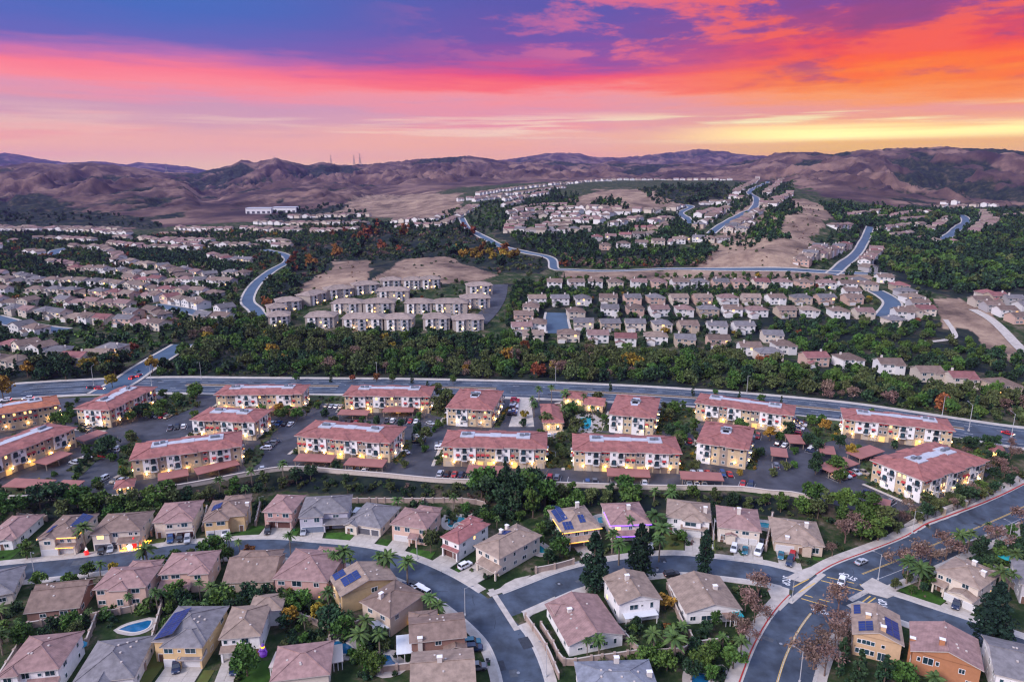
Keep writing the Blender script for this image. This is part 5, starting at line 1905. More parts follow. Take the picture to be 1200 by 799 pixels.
# pale perimeter wall along the terrace edge
def wall_run(name, P, h, th, m, label, cat, zfun=None, cap=False, step=4.0):
    ln = smooth_line(P, step) if len(P) > 2 else smooth_line(P, max(step, 2))
    root = put(name, None, None, (ln[0][0], ln[0][1], gz(*ln[0])))
    tag(root, label, cat)
    nn = normals(ln)
    mb, cp = MB(), MB()
    for i in range(len(ln) - 1):
        a, b, na, nb = ln[i], ln[i + 1], nn[i] * th / 2, nn[i + 1] * th / 2
        za, zb = gz(*a), gz(*b)
        o = ln[0]
        z0 = root.location.z

        def q(p, n_, s, z, k=1.0):
            return (p[0] + s * n_[0] * k - o[0], p[1] + s * n_[1] * k - o[1], z - z0)
        mb.hull([q(a, na, 1, za - .5), q(a, na, -1, za - .5), q(b, nb, -1, zb - .5), q(b, nb, 1, zb - .5)], [q(a, na, 1, za + h), q(a, na, -1, za + h), q(b, nb, -1, zb + h), q(b, nb, 1, zb + h)])
        cp.hull([q(a, na, 1, za + h, 1.6), q(a, na, -1, za + h, 1.6), q(b, nb, -1, zb + h, 1.6), q(b, nb, 1, zb + h, 1.6)],
                [q(a, na, 1, za + h + .12, 1.6), q(a, na, -1, za + h + .12, 1.6), q(b, nb, -1, zb + h + .12, 1.6), q(b, nb, 1, zb + h + .12, 1.6)])
    mb.build('wall_panel', m, root)
    cp.build('coping', mat('wall_coping', (.46, .40, .35), rough=.9), root)
    if cap:
        tot = len(ln)
        k = max(1, int(6 / max(.5, np.linalg.norm(ln[1] - ln[0]))))
        for i in range(0, tot, k):
            p = MB()
            p.box(-.32, .32, -.32, .32, -.5, h + .3)
            p.build('pilaster', m, root, (ln[i][0] - ln[0][0], ln[i][1] - ln[0][1], gz(*ln[i]) - root.location.z))
    return root


wall_run('perimeter_wall', [on_plane(a, b, PLATEAU) for a, b in WALL_PX[2:23]], 1.7, .5, mat('perimeter_wall_paint', (.50, .43, .37), rough=.9, noise=.08), 'long pale wall along the terrace edge below the apartment blocks', 'wall', step=5)

# ---------------------------------------------------------------- vehicles
PAINT = {
    'white': (.70, .71, .73), 'silver': (.42, .44, .47), 'grey': (.16, .17, .19), 'black': (.018, .018, .022), 'blue': (.03, .08, .22), 'teal': (.03, .16, .22), 'red': (.38, .02, .025),
    'navy': (.015, .03, .075), 'tan': (.35, .28, .20),
}
CARM = {}
M_TYRE = mat('tyre_rubber', (.02, .02, .022), rough=.9)
M_CGLASS = mat('car_glass', (.015, .02, .028), rough=.08, spec=.9)
M_HEADL = mat('headlight_glass', (.6, .6, .6), rough=.2)
M_TAILL = mat('taillight_plastic', (.35, .01, .01), rough=.3)
M_TAILON = mat('taillight_on', (.6, .02, .01), emit=((1, .03, .01), 6))
M_HEADON = mat('headlight_on', (.9, .9, .8), emit=((1, .85, .6), 9))


def paint(k):
    return mat('car_paint_' + k, PAINT[k], rough=.25, spec=.6, metal=.15 if k not in ('white', 'red') else 0)


def car_meshes(kind):
    if kind in CARM:
        return CARM[kind]
    L, W, Hh = {'sedan': (4.7, 1.82, 1.45), 'suv': (4.8, 1.92, 1.75), 'van': (5.5, 2.05, 2.1), 'pickup': (5.6, 1.98, 1.85)}[kind]
    hl, hw = L / 2, W / 2
    b = MB()

    def ring(x0, x1, y, z, r=.25):
        return [(x0 + r, -y, z), (x1 - r, -y, z), (x1, -y + r, z), (x1, y - r, z), (x1 - r, y, z), (x0 + r, y, z), (x0, y - r, z), (x0, -y + r, z)]
    belt = Hh * .58
    rings = [ring(-hl + .1, hl - .12, hw * .93, .26), ring(-hl, hl, hw, .5), ring(-hl + .02, hl - .03, hw, belt * .85), ring(-hl + .12, hl - .25, hw * .95, belt + .02)]
    for i in range(3):
        b.hull(rings[i], rings[i + 1], 0, i == 2, i == 0)
    if kind == 'sedan':
        c0, c1, t0, t1 = -hl + .75, hl - 1.35, -hl + 1.35, hl - 2.1
    elif kind == 'suv':
        c0, c1, t0, t1 = -hl + .15, hl - 1.25, -hl + .45, hl - 1.95
    elif kind == 'van':
        c0, c1, t0, t1 = -hl + .08, hl - .75, -hl + .2, hl - 1.5
    else:
        c0, c1, t0, t1 = -.75, hl - 1.35, -.6, hl - 2.0
    g = MB()
    g.hull([(c0, -hw * .93, belt), (c1, -hw * .93, belt), (c1, hw * .93, belt), (c0, hw * .93, belt)], [(t0, -hw * .76, Hh - .06), (t1, -hw * .76, Hh - .06), (t1, hw * .76, Hh - .06), (t0, hw * .76, Hh - .06)], 0, False)
    b.box(t0 - .03, t1 + .03, -hw * .78, hw * .78, Hh - .07, Hh)
    for sx, tx in ((c0, t0), (c1, t1), ((c0 + c1) / 2, (t0 + t1) / 2)):      # roof pillars
        for s in (-1, 1):
            b.tube((sx, s * hw * .935, belt), (tx, s * hw * .775, Hh - .05), .05, .05, 4)
    if kind == 'pickup':
        g2 = MB()
        g.box(-hl + .25, -.85, -hw * .78, hw * .78, belt + .021, belt + .03)
    w = MB()
    n = 12
    w.tube((0, -.11, 0), (0, .11, 0), .34, .34, n, 0)
    w.tube((0, .11, 0), (0, -.11, 0), .34, .34, n, 0)
    h = MB()
    h.box(-.02, .05, -.22, .22, -.08, .08, bottom=True)
    CARM[kind] = (b.mesh('body', paint('white')), g.mesh('window_glass', M_CGLASS), w.mesh('wheel', M_TYRE), h.mesh('headlight', M_HEADL), (L, W, belt))
    return CARM[kind]


CARPROTO = {}


def car(x, y, z, ang, kind, colour, label, group=None, lit=False, simple=False):
    b, g, w, h, (L, W, belt) = car_meshes(kind)
    root = put('car' if kind != 'van' else 'van', None, None, (x, y, z), ang)
    tag(root, label, 'car' if kind != 'van' else 'van', group)
    o = put('body', b, root)
    o.material_slots[0].link = 'OBJECT'
    o.material_slots[0].material = paint(colour)
    put('window_glass', g, root)
    for sx in (-1, 1):
        for sy in (-1, 1):
            put('wheel', w, root, (sx * L * .31, sy * (W / 2 - .1), .34))
    for s in (-1, 1):
        q = put('headlight', h, root, (L / 2 - .05, s * W * .33, belt * .72))
        t = put('taillight', h, root, (-L / 2 - .0, s * W * .36, belt * .78))
        for k, m_ in ((q, M_HEADON if lit else M_HEADL), (t, M_TAILON if lit else M_TAILL)):
            k.material_slots[0].link = 'OBJECT'
            k.material_slots[0].material = m_
    return root


def car_px(p, toward, kind, colour, label, group=None, lit=False, lift=0.0):
    a, b = at(*p), at(*toward)
    return car(a[0], a[1], a[2] + lift + .05, math.atan2(b[1] - a[1], b[0] - a[0]), kind, colour, label, group, lit)


G_DR = 'cars parked on driveways'
NEAR_CARS = [
    ((119, 647), (117, 655), 'sedan', 'black', 'black car on the driveway next to a small white one, by the inflatables', .2), ((130, 645), (128, 653), 'sedan', 'silver', 'small silver-white car on the driveway by the inflatables', .2),
    ((200, 634), (199, 642), 'suv', 'blue', 'blue car left of two others before the maroon garages', .2), ((211, 633), (210, 641), 'suv', 'black', 'black car between two others before the maroon garages', .2),
    ((220, 634), (219, 642), 'suv', 'silver', 'pale car right of two others before the maroon garages', .2), ((248, 628), (247, 636), 'sedan', 'navy', 'navy car at the yellow house with small solar array', .2),
    ((264, 627), (263, 635), 'suv', 'white', 'white car at the yellow house with small solar array', .2), ((314, 624), (312, 632), 'suv', 'black', 'black car on the driveway of the dusty pink house', .2),
    ((356, 625), (354, 633), 'sedan', 'silver', 'silver car on the driveway of the lavender-grey house', .2), ((545, 665), (553, 661), 'suv', 'white', 'white car parked across the wide driveway near the street junction', .2),
    ((472, 690), (464, 687), 'suv', 'navy', 'dark blue car beside the yellow house with big solar arrays', .15), ((484, 687), (476, 683), 'sedan', 'black', 'black car ahead of two white ones inside the bend', .15),
    ((490, 691), (482, 687), 'suv', 'white', 'white car behind the black one inside the bend', .15), ((495, 696), (487, 692), 'van', 'white', 'white van parked at the kerb inside the street bend', .15),
    ((553, 755), (565, 754), 'suv', 'teal', 'upper of two dark cars side by side beside the kerb inside the bend', .15), ((555, 762), (567, 761), 'suv', 'navy', 'lower of two dark cars side by side beside the kerb inside the bend', .15),
    ((559, 784), (571, 783), 'suv', 'grey', 'grey car by the bottommost driveway inside the bend', .15), ((207, 784), (206, 795), 'suv', 'navy', 'dark car on the driveway of the mustard yellow solar house', .2),
    ((277, 786), (272, 796), 'suv', 'navy', 'dark blue car by the round tree on the bottom driveway', .2), ((787, 675), (795, 674), 'suv', 'black', 'black car parked behind the bungalow with turquoise awning', .15),
    ((762, 645), (761, 652), 'suv', 'silver', 'silver car half hidden behind the second pine', .2), ((860, 645), (858, 652), 'suv', 'white', 'white car left of three vehicles at the cream house with arched entry', .2),
    ((873, 647), (872, 654), 'sedan', 'teal', 'teal car between two white vehicles at the cream house with arched entry', .2), ((889, 648), (885, 657), 'van', 'white', 'long white van right of the teal car on the driveway', .2),
    ((892, 638), (889, 645), 'sedan', 'black', 'black car behind the long white van', .2), ((915, 653), (914, 660), 'sedan', 'teal', 'teal car before the beige corner bungalow', .2),
    ((928, 654), (926, 661), 'suv', 'red', 'red car before the beige corner bungalow', .2), ((925, 661), (923, 668), 'suv', 'navy', 'dark blue car behind the red one at the corner bungalow', .2),
    ((892, 679), (880, 677), 'suv', 'navy', 'dark blue car parked at the kerb by bare trees', .05), ((986, 684), (984, 690), 'suv', 'white', 'white car driving through the avenue crossing', .05),
    ((1009, 660), (1018, 656), 'sedan', 'silver', 'silver-white car turning on the avenue beyond the crossing', .05), ((1120, 711), (1117, 720), 'suv', 'navy', 'dark blue car at the rambling cream house', .2),
]
for _c in NEAR_CARS:
    car_px(_c[0], _c[1], _c[2], _c[3], _c[4], G_DR, lift=_c[5])

CRND = random.Random(99)
COLS = ['white', 'white', 'silver', 'grey', 'black', 'black', 'navy', 'blue', 'red', 'white', 'silver', 'tan']
COLNAME = {'white': 'white', 'silver': 'silver', 'grey': 'grey', 'black': 'black', 'navy': 'dark blue', 'blue': 'blue', 'red': 'red', 'tan': 'tan', 'teal': 'teal'}


def car_row(A, B, face, desc, fill=.7, fixed=None, stalls=True, pitch=2.75):
    """Cars side by side from A to B; face: a picture point their noses point to (from A)."""
    a, b = on_plane(*A, PLATEAU), on_plane(*B, PLATEAU)
    f = on_plane(*face, PLATEAU)
    L = math.hypot(b[0] - a[0], b[1] - a[1])
    n = max(1, int(L / pitch))
    u = ((b[0] - a[0]) / L, (b[1] - a[1]) / L)
    v = (-u[1], u[0])
    if (f[0] - a[0]) * v[0] + (f[1] - a[1]) * v[1] < 0:
        v = (-v[0], -v[1])
    ang = math.atan2(v[1], v[0])
    k = 0
    ml = MB()
    for i in range(n + 1):
        if stalls:
            x, y = a[0] + u[0] * pitch * i, a[1] + u[1] * pitch * i
            ml.poly([(x + u[0] * s * .06 + v[0] * t, y + u[1] * s * .06 + v[1] * t, PLATEAU + .03) for s, t in ((-1, -2.6), (1, -2.6), (1, 2.6), (-1, 2.6))])
        if i == n:
            break
        if CRND.random() > fill:
            continue
        x, y = a[0] + u[0] * pitch * (i + .5), a[1] + u[1] * pitch * (i + .5)
        c = fixed[k] if fixed and k < len(fixed) else CRND.choice(COLS)
        kd = CRND.choice(['sedan', 'suv', 'sedan', 'suv', 'pickup'])
        flip = PI if CRND.random() < .35 else 0
        car(x, y, PLATEAU + .03, ang + flip + CRND.uniform(-.03, .03), kd, c, f'{COLNAME[c]} car, {ordinal(k)} from the left {desc}', 'cars parked on the terrace')
        k += 1
    if stalls:
        o = ml.build('parking_line', M_LINE)
        o['kind'] = 'structure'


ROWS = [
    ((196, 503), (226, 500), (196, 509), 'in the middle of the slanting court', .6), ((488, 520), (496, 508), (484, 518), 'beside the kerb strip of the central lane', .7), ((640, 560), (668, 562), (640, 555), 'near the courtyard lane mouth', .5),
    ((884, 512), (898, 514), (884, 507), 'behind the lit corner block', .7), ((950, 531), (962, 518), (944, 529), 'along the east lane hedge', .6), ((1040, 541), (1066, 533), (1038, 536), 'under the east block face', .5), ((866, 567), (893, 572), (866, 562), 'by the white wall east of the carports', .5),
    ((95, 500), (112, 505), (90, 508), 'below the white-arched end of the slanting block', .8), ((92, 514), (118, 503), (95, 518), 'along the kerb north of the slanting carport', .55),
    ((120, 537), (142, 524), (125, 541), 'in the narrow lot beside the yellow hedge', .8), ((84, 545), (112, 533), (80, 541), 'along the hedge in the slanting court', .6),
    ((118, 562), (150, 566), (118, 568), 'near the terrace edge left of the small shed', .45), ((160, 486), (200, 490), (160, 495), 'under trees in front of the slanting block', .7),
    ((310, 497), (345, 498), (310, 490), 'under the carport near the gated court', .7), ((310, 528), (326, 514), (320, 531), 'along the diagonal kerb east of the gated court', .95),
    ((380, 476), (404, 478), (380, 470), 'beside the fourth roadside block', .7), ((400, 496), (430, 497), (400, 490), 'below the left carport of the fourth roadside block', .5),
    ((450, 494), (492, 495), (450, 488), 'below the right carport of the fourth roadside block', .85), ((3 + 300, 551), (318, 549), (303, 545), 'in the corner by the white wall and lamp', .9),
    ((326, 546), (340, 547), (326, 541), 'beside the left wall-side carport', .8), ((348, 546), (386, 548), (348, 541), 'under the left wall-side carport', .35), ((408, 551), (446, 554), (408, 546), 'under the right wall-side carport', .35),
    ((472, 532), (482, 528), (478, 536), 'before the long white kerb beside the end wall', .5), ((502, 498), (512, 494), (508, 502), 'under trees by the narrow end-on block', .8),
    ((516, 528), (516, 519), (510, 526), 'on the lane next to the courtyard block', .7), ((512, 556), (545, 558), (512, 552), 'by the white wall before the yellow shrub', .8), ((550, 559), (586, 561), (550, 554), 'under the carport left of the courtyard', .5),
    ((600, 466 + 22), (604, 468), (590, 480), 'in the visitor lot beside the pale paved court', .8), ((640, 512), (668, 513), (640, 506), 'between clubhouse and courtyard lane', .6),
    ((684, 566), (706, 567), (684, 560), 'by the white wall left of the courtyard carport', .9), ((716, 565), (768, 567), (716, 560), 'under and beside the courtyard carport', .45), ((803, 568), (846, 570), (803, 564), 'under the carport beside the lit corner block', .6),
    ((808, 555), (862, 557), (808, 551), 'in front of the lit corner block', .7), ((796, 518), (812, 518), (796, 512), 'between trees and the lit corner block', .8),
    ((932, 511), (940, 495), (925, 505), 'along the kerb of the lane by white blocks', .9), ((908, 520), (925, 524), (908, 514), 'next to the square carport over the red car', .7), ((905, 546), (921, 548), (905, 541), 'under the square carport', .8),
    ((975, 562), (1008, 553), (973, 556), 'under the slanting carport in the east lot', .9), ((1008, 556), (1016, 553), (1005, 550), 'at the end of the slanting carport', .9), ((961, 549), (975, 552), (961, 543), 'by the kerb island in the east lot', .6),
    ((1010, 578), (1050, 592), (1015, 572), 'along the kerb below the terrace corner block', .4), ((1145, 545), (1165, 550), (1145, 540), 'behind the terrace corner block by the shed', .5),
]
for _r in ROWS:
    car_row(*_r[:4], fill=min(.97, _r[4] + .22))
# traffic on the arterial and at the lights
for p, t, k, c, lab, lit in [((108, 455), (120, 455), 'sedan', 'black', 'black car waiting at the arterial intersection beside a red one', True), ((117, 456.5), (130, 456.5), 'suv', 'red', 'red car waiting at the arterial intersection', True),
                             ((155, 444), (165, 438), 'suv', 'red', 'car with glowing tail lights first at the canyon road signal', True), ((163, 441), (172, 435), 'sedan', 'red', 'car with glowing tail lights second at the canyon road signal', True),
                             ((161, 436.5), (170, 431), 'sedan', 'teal', 'teal car driving up the canyon road', False), ((7, 470), (-4, 471), 'suv', 'white', 'white car with lit headlights at the far left of the arterial', True),
                             ((33, 468), (22, 469), 'suv', 'white', 'second white car with lit headlights at the far left of the arterial', True), ((1181, 509), (1192, 512), 'sedan', 'red', 'red car at the right end of the arterial', True)]:
    car_px(p, t, k, c, lab, 'cars on the arterial road', lit, .06)

# ---------------------------------------------------------------- the middle and far districts
FRND = random.Random(4242)
FARW = ['cream', 'cream', 'white', 'beige', 'peach', 'greywall', 'cream', 'white']
FARR = ['pink', 'brown', 'tan', 'grey', 'brown', 'brown', 'grey', 'red']
FM = {}


def far_mesh(var):
    """(walls, roof) of one of the plain house types; origin at the middle of the facade's foot."""
    if var in FM:
        return FM[var]
    q, r = MB(), MB()
    w, d = [(14, 11), (12.5, 12), (15, 11), (13, 10.5), (12, 13), (16, 12)][var]
    h = [5.7, 5.7, 5.6, 5.8, 5.6, 3.3][var]
    kind = ['gable_x', 'hip', 'hip', 'gable_x', 'gable_y', 'hip'][var]
    q.box(-w / 2, w / 2, 0, d, -2.0, h)
    R = Roof(-w / 2, w / 2, 0, d, h, .4, kind)
    R.gable_walls(q)
    R.add(r)
    if var in (0, 2, 5):                               # lower garage wing
        q.box(-w / 2 + .3, -w / 2 + 6.3, -3.2, .4, -2, 3.0)
        R2 = Roof(-w / 2 + .3, -w / 2 + 6.3, -3.2, .4, 3.0, .4, 'gable_y', .4)
        R2.gable_walls(q)
        R2.add(r)
    if var in (1, 3):
        q.box(w / 2 - 5.6, w / 2 - .3, -2.2, .4, -2, 5.5)
        R2 = Roof(w / 2 - 5.6, w / 2 - .3, -2.2, 2.8, 5.5, .4, 'hip', .4)
        R2.add(r)
    c = MB()
    c.box(-.5, .5, -.4, .4, -2.5, 1.3)
    FM[var] = (q, r, c, (w, d, h, R))
    return FM[var]


FMESH = {}
FARH = []          # (distance, var, x, y, z, ang, wall, roof, label, detail)


def shorten(l):
    w = l.split()
    return l if len(w) <= 16 else l.replace(' from the left', '')


def add_row(desc, pts, spacing=16.5, detail=False, jit=1.2, face=0.0, skip=0.06, var=None, group='houses of the middle district'):
    P = [np.array(at(*p)[:2]) for p in pts]
    ln = smooth_line(P, 1.0) if len(P) > 2 else smooth_line(P, 1.0)
    s = np.concatenate([[0], np.cumsum(np.hypot(*np.diff(ln, axis=0).T))])
    n = max(1, int(s[-1] / spacing) + 1)
    k = 0
    for i in range(n):
        t = min(s[-1], i * spacing + FRND.uniform(-jit, jit))
        t = max(t, 0)
        x, y = np.interp(t, s, ln[:, 0]), np.interp(t, s, ln[:, 1])
        if FRND.random() < skip:
            continue
        y += FRND.uniform(-jit, jit)
        if in_road((x, y + 5), 5):
            continue
        t2 = min(s[-1], t + 5)
        dx, dy = np.interp(t2, s, ln[:, 0]) - np.interp(max(0, t2 - 10), s, ln[:, 0]), np.interp(t2, s, ln[:, 1]) - np.interp(max(0, t2 - 10), s, ln[:, 1])
        ang = math.atan2(dy, dx)
        if dx < 0:
            ang += PI
        ang = (ang + PI / 2) % PI - PI / 2
        if abs(ang) > .8:
            ang -= math.copysign(PI / 2, ang)
        ang += FRND.uniform(-.08, .08) + face
        w, r = FRND.choice(FARW), FRND.choice(FARR)
        nm = {'greywall': 'grey', 'beige': 'beige'}.get(w, w)
        lab = f"{nm} house with {r if r != 'pink' else 'pinkish'} roof, {ordinal(k)} from the left {desc}"
        FARH.append((math.hypot(x, y), FRND.choice([0, 1, 2, 3, 4, 5, 0, 2]) if var is None else FRND.choice(var), x, y, gz(x, y), ang, w, r, shorten(lab), detail, group))
        k += 1


def pts_row(desc, pts, detail=False, group='houses of the middle district', ang=0.0, var=None):
    for k, p in enumerate(sorted(pts)):
        x, y, z = at(*p)
        w, r = FRND.choice(FARW), FRND.choice(FARR)
        nm = {'greywall': 'grey'}.get(w, w)
        FARH.append((math.hypot(x, y), FRND.choice([0, 1, 2, 3, 1, 3, 0]) if var is None else FRND.choice(var), x, y, z, ang + FRND.uniform(-.12, .12), w, r,
                     f"{nm} house with {r if r != 'pink' else 'pinkish'} roof, {ordinal(k)} from the left {desc}", detail, group))


def Z(x0, y0, s, lst):
    return [(x0 + a / s, y0 + b / s) for a, b in lst]


GM = 'gabled houses above the tree belt'
pts_row('in the lowest row above the belt', [(625, 402), (666, 401), (701, 402), (733, 406), (769, 404), (803, 407), (843, 408), (880, 417)], True, GM)
pts_row('in the row nearest the arterial', [(904, 424), (921, 415), (958, 430), (999, 432), (1045, 438), (1091, 448), (1130, 455), (1180, 464)], True, GM)
pts_row('in the row behind the lowest one', [(684, 387), (716, 388), (745, 388), (777, 389), (808, 390), (841, 391), (873, 391), (906, 402)], True, GM)
pts_row('in the row facing the inner street', [(715, 370), (745, 370), (774, 371), (803, 371), (831, 371), (859, 371), (889, 372), (923, 372), (950, 372), (985, 373), (1014, 374), (1060, 374)], True, GM)
pts_row('behind the inner street', [(657, 358), (684, 358), (713, 357), (742, 357), (770, 357), (797, 357), (825, 357), (855, 357), (881, 357), (911, 357), (941, 357), (970, 357), (1002, 357)], True, GM)
pts_row('in the row under the sandy field', [(650, 338), (676, 338), (698, 337), (722, 338), (749, 338), (773, 338), (798, 338), (821, 338), (845, 338), (868, 338), (893, 338), (918, 338), (944, 338), (970, 339), (995, 340), (1020, 341)], True, GM)
pts_row('around the round cul-de-sac', [(630, 358), (622, 368), (614, 378), (630, 388), (612, 392), (676, 374)], True, GM)
pts_row('in the cluster by the eastern court', [(1056, 342), (1064, 349), (1072, 356), (1079, 363), (1086, 371), (1052, 384), (1000, 349), (1010, 336), (1038, 332), (1070, 372)], True, GM)
pts_row('above the dirt track', [(1152, 360), (1166, 366), (1182, 372), (1198, 380), (1172, 355), (1190, 358), (1206, 366), (1160, 352)], True, GM)
GW = 'houses of the western suburb'
for d_, p_, *q_ in [
    ('in the far lamp-lit tract', [(0, 271), (70, 271), (150, 276)], 15), ('behind the far lamp-lit tract', [(-20, 267.5), (140, 271)], 15),
    ('below the lamp-lit tract', [(15, 284), (60, 282), (118, 285)]), ('beside the western lane', [(30, 299), (58, 301)]), ('east of the western lane', [(84, 292), (120, 294), (146, 307)]),
    ('in the middle of the suburb', [(128, 288), (165, 292), (205, 293), (240, 293)]), ('above the middle rows', [(136, 281), (200, 284), (250, 285)]),
    ('across the dark green slope', [(58, 311), (84, 313)]), ('under the dark green slope', [(86, 319), (130, 321), (176, 328)]), ('on the diagonal row by the slope', [(132, 309), (170, 314), (205, 322), (225, 330)]),
    ('left of the winding road bend', [(212, 321), (240, 327), (262, 325), (288, 326)]), ('beside the winding road, lower', [(150, 331), (185, 333), (225, 334), (272, 336)]),
    ('in the long pink row', [(-20, 334), (60, 334), (120, 337), (165, 342)]), ('in front of the long pink row', [(-20, 345), (60, 346), (120, 349), (160, 353)]),
    ('behind the long pink row', [(-20, 325), (10, 326), (30, 330)], 17), ('near the lower western street', [(166, 351), (195, 356), (230, 363), (262, 371)]), ('below the long pink row', [(70, 358), (110, 361), (150, 364)]),
    ('above the garden street', [(12, 369), (40, 372), (75, 376), (115, 381), (150, 383), (195, 391)]), ('between garden street and pink row', [(-10, 358), (30, 360)]), ('below the garden street', [(15, 391), (40, 395)]),
    ('beside the autumn trees', [(150, 374), (168, 371), (186, 378)]), ('in the white cluster by the bank', [(5, 410), (30, 416), (60, 418), (92, 415)]), ('just above the canyon road trees', [(82, 430), (105, 429), (124, 419), (140, 415)]),
    ('at the lower left corner of town', [(-15, 432), (8, 433), (22, 434)]),
    ('above the pale meadow', [(208, 269), (240, 271), (270, 271)]), ('under the long white warehouse', [(285, 270), (330, 271), (350, 270)]), ('below the pale meadow', [(180, 285), (220, 289), (262, 290), (335, 291)]),
    ('beside the road bend', [(252, 303), (276, 309), (298, 309)]), ('on the rise left of the canyon', [(300, 263), (360, 264), (428, 263)]), ('under the rise left of the canyon', [(300, 272), (360, 273), (420, 271)]),
    ('near the top of the winding road', [(305, 284), (335, 287)]), ('far above the white warehouse', [(340, 256), (430, 254)]), ('behind the western lane', [(-20, 292), (5, 291)]),
    ('west of the dark slope', [(-30, 303), (-5, 303)]), ('right under the winding road', [(175, 345), (215, 347), (268, 348)]), ('by the western street bend', [(235, 378), (262, 380)]),
]:
    add_row(d_, p_, q_[0] if q_ else 16.5, False, group=GW)
GH = 'houses on the middle hills'
for d_, p_, *q_ in [
    ('at the foot of the hill road', [(459, 267), (480, 267), (516, 267)]), ('along the top of the hill road', [(520, 264), (534, 257), (548, 249), (560, 243)]), ('above the hill road end', [(536, 253), (550, 244)]),
    ('on the highest ridge', [(560, 229), (600, 223), (640, 218), (680, 214.5), (720, 212.5)], 20), ('on the ridge east part', [(720, 211.8), (790, 211.5), (856, 211.5)], 20), ('just under the ridge', [(540, 236), (600, 229), (640, 224), (660, 220)], 18),
    ('in the first infill row', [(604, 248), (630, 244), (665, 243)], 15), ('in the second infill row', [(606, 256), (650, 252), (700, 251), (745, 252)], 15), ('in the third infill row', [(596, 273), (640, 274), (690, 272)], 15), ('in the fourth infill row', [(640, 261), (690, 261), (716, 262)], 15),
    ('in the fifth infill row', [(640, 266), (668, 266)], 15), ('on the slope above the lone row', [(700, 283), (740, 280), (780, 278)], 17), ('at the knoll edge', [(690, 252), (720, 255)], 15), ('on the western hill terrace', [(462, 262), (500, 260), (515, 256)], 16), ('under the ridge on the left', [(560, 236), (590, 232)], 16),
    ('in the far east row', [(990, 256), (1030, 250)], 17), ('in the far east second row', [(1060, 262), (1090, 259)], 17), ('among eastern groves', [(1050, 280), (1075, 276)], 17), ('far beyond the eastern street', [(1110, 240), (1180, 243)], 17),
    ('under the ridge trees', [(595, 236), (625, 231), (640, 228)], 18), ('on the left slope terrace', [(590, 243), (612, 237)], 18),
    ('in the upper middle row', [(600, 252), (640, 247), (680, 246), (712, 247), (735, 247)], 18), ('in the second middle row', [(605, 260), (640, 256), (690, 257), (715, 256)], 18), ('in the third middle row', [(596, 269), (630, 270), (672, 269)], 16),
    ('in the fourth middle row', [(600, 264), (620, 263)], 16), ('near the short blue street', [(715, 268), (735, 262), (750, 258)], 16), ('right of the short blue street', [(770, 262), (788, 258)], 16), ('below the short blue street', [(750, 272), (768, 271), (780, 266)], 16),
    ('beside the knoll trees', [(745, 249), (775, 249), (795, 243)], 18), ('left of the hillside street', [(817, 268), (830, 259), (842, 251), (850, 247)], 14), ('further left of hillside street', [(805, 262), (820, 254), (834, 249)], 15),
    ('right of the hillside street', [(853, 273), (866, 263), (878, 256), (888, 250)], 14), ('further right of hillside street', [(868, 273), (880, 264)], 15), ('above the hillside street', [(826, 240), (845, 240), (862, 241)], 16),
    ('left of the upper street', [(862, 229), (872, 221), (884, 214), (888, 209)], 16), ('left below the upper street', [(858, 233), (870, 233)], 16), ('right of the upper street', [(898, 229), (906, 222), (914, 214), (918, 210)], 15), ('beyond the upper street', [(908, 236), (922, 232), (926, 228)], 15),
    ('at the head of the upper street', [(893, 240), (904, 243), (915, 236)], 15), ('at the hillside street foot', [(790, 286), (812, 284), (832, 285), (848, 284)], 15),
    ('left of the valley street', [(945, 308), (962, 302), (978, 296), (990, 290)], 14), ('further left of valley street', [(938, 311), (950, 301), (966, 295)], 15), ('right of the valley street', [(1012, 312), (1022, 302), (1028, 293)], 14), ('below the valley street', [(1008, 320), (1030, 320)], 15),
    ('at the valley street top', [(980, 268), (1003, 266)], 15), ('among dark eastern trees', [(1035, 272), (1060, 268), (1090, 266)], 18), ('above the eastern trees', [(1040, 258), (1070, 252), (1100, 253)], 18),
    ('left of the eastern street', [(1088, 272), (1100, 266), (1110, 258)], 15), ('right of the eastern street', [(1140, 275), (1150, 266), (1156, 256), (1150, 249)], 14), ('further right of eastern street', [(1160, 268), (1166, 258)], 15),
    ('at the far right edge', [(1175, 256), (1205, 254)], 18), ('above the eastern street', [(1100, 246), (1130, 245)], 18), ('below the eastern street', [(1085, 283), (1100, 286), (1120, 288)], 16),
    ('at the left foot of the bare knoll', [(640, 311), (648, 305)], 14),
]:
    add_row(d_, p_, q_[0] if q_ else 16.5, False, group=GH, jit=1.0)
pts_row('in the lone row among dark trees', [(711, 293), (731, 291), (752, 290), (772, 288), (796, 286)], False, GH)

FARH.sort(key=lambda h: h[0])
N_NEAR_H = len(HOUSES)
room = 296 - N_NEAR_H


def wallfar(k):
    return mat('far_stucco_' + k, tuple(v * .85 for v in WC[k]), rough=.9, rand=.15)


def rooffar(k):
    return mat('far_roof_' + k, tuple(v * .82 for v in RC[k]), rough=.85, noise=.2, nscale=.3, rand=.22)


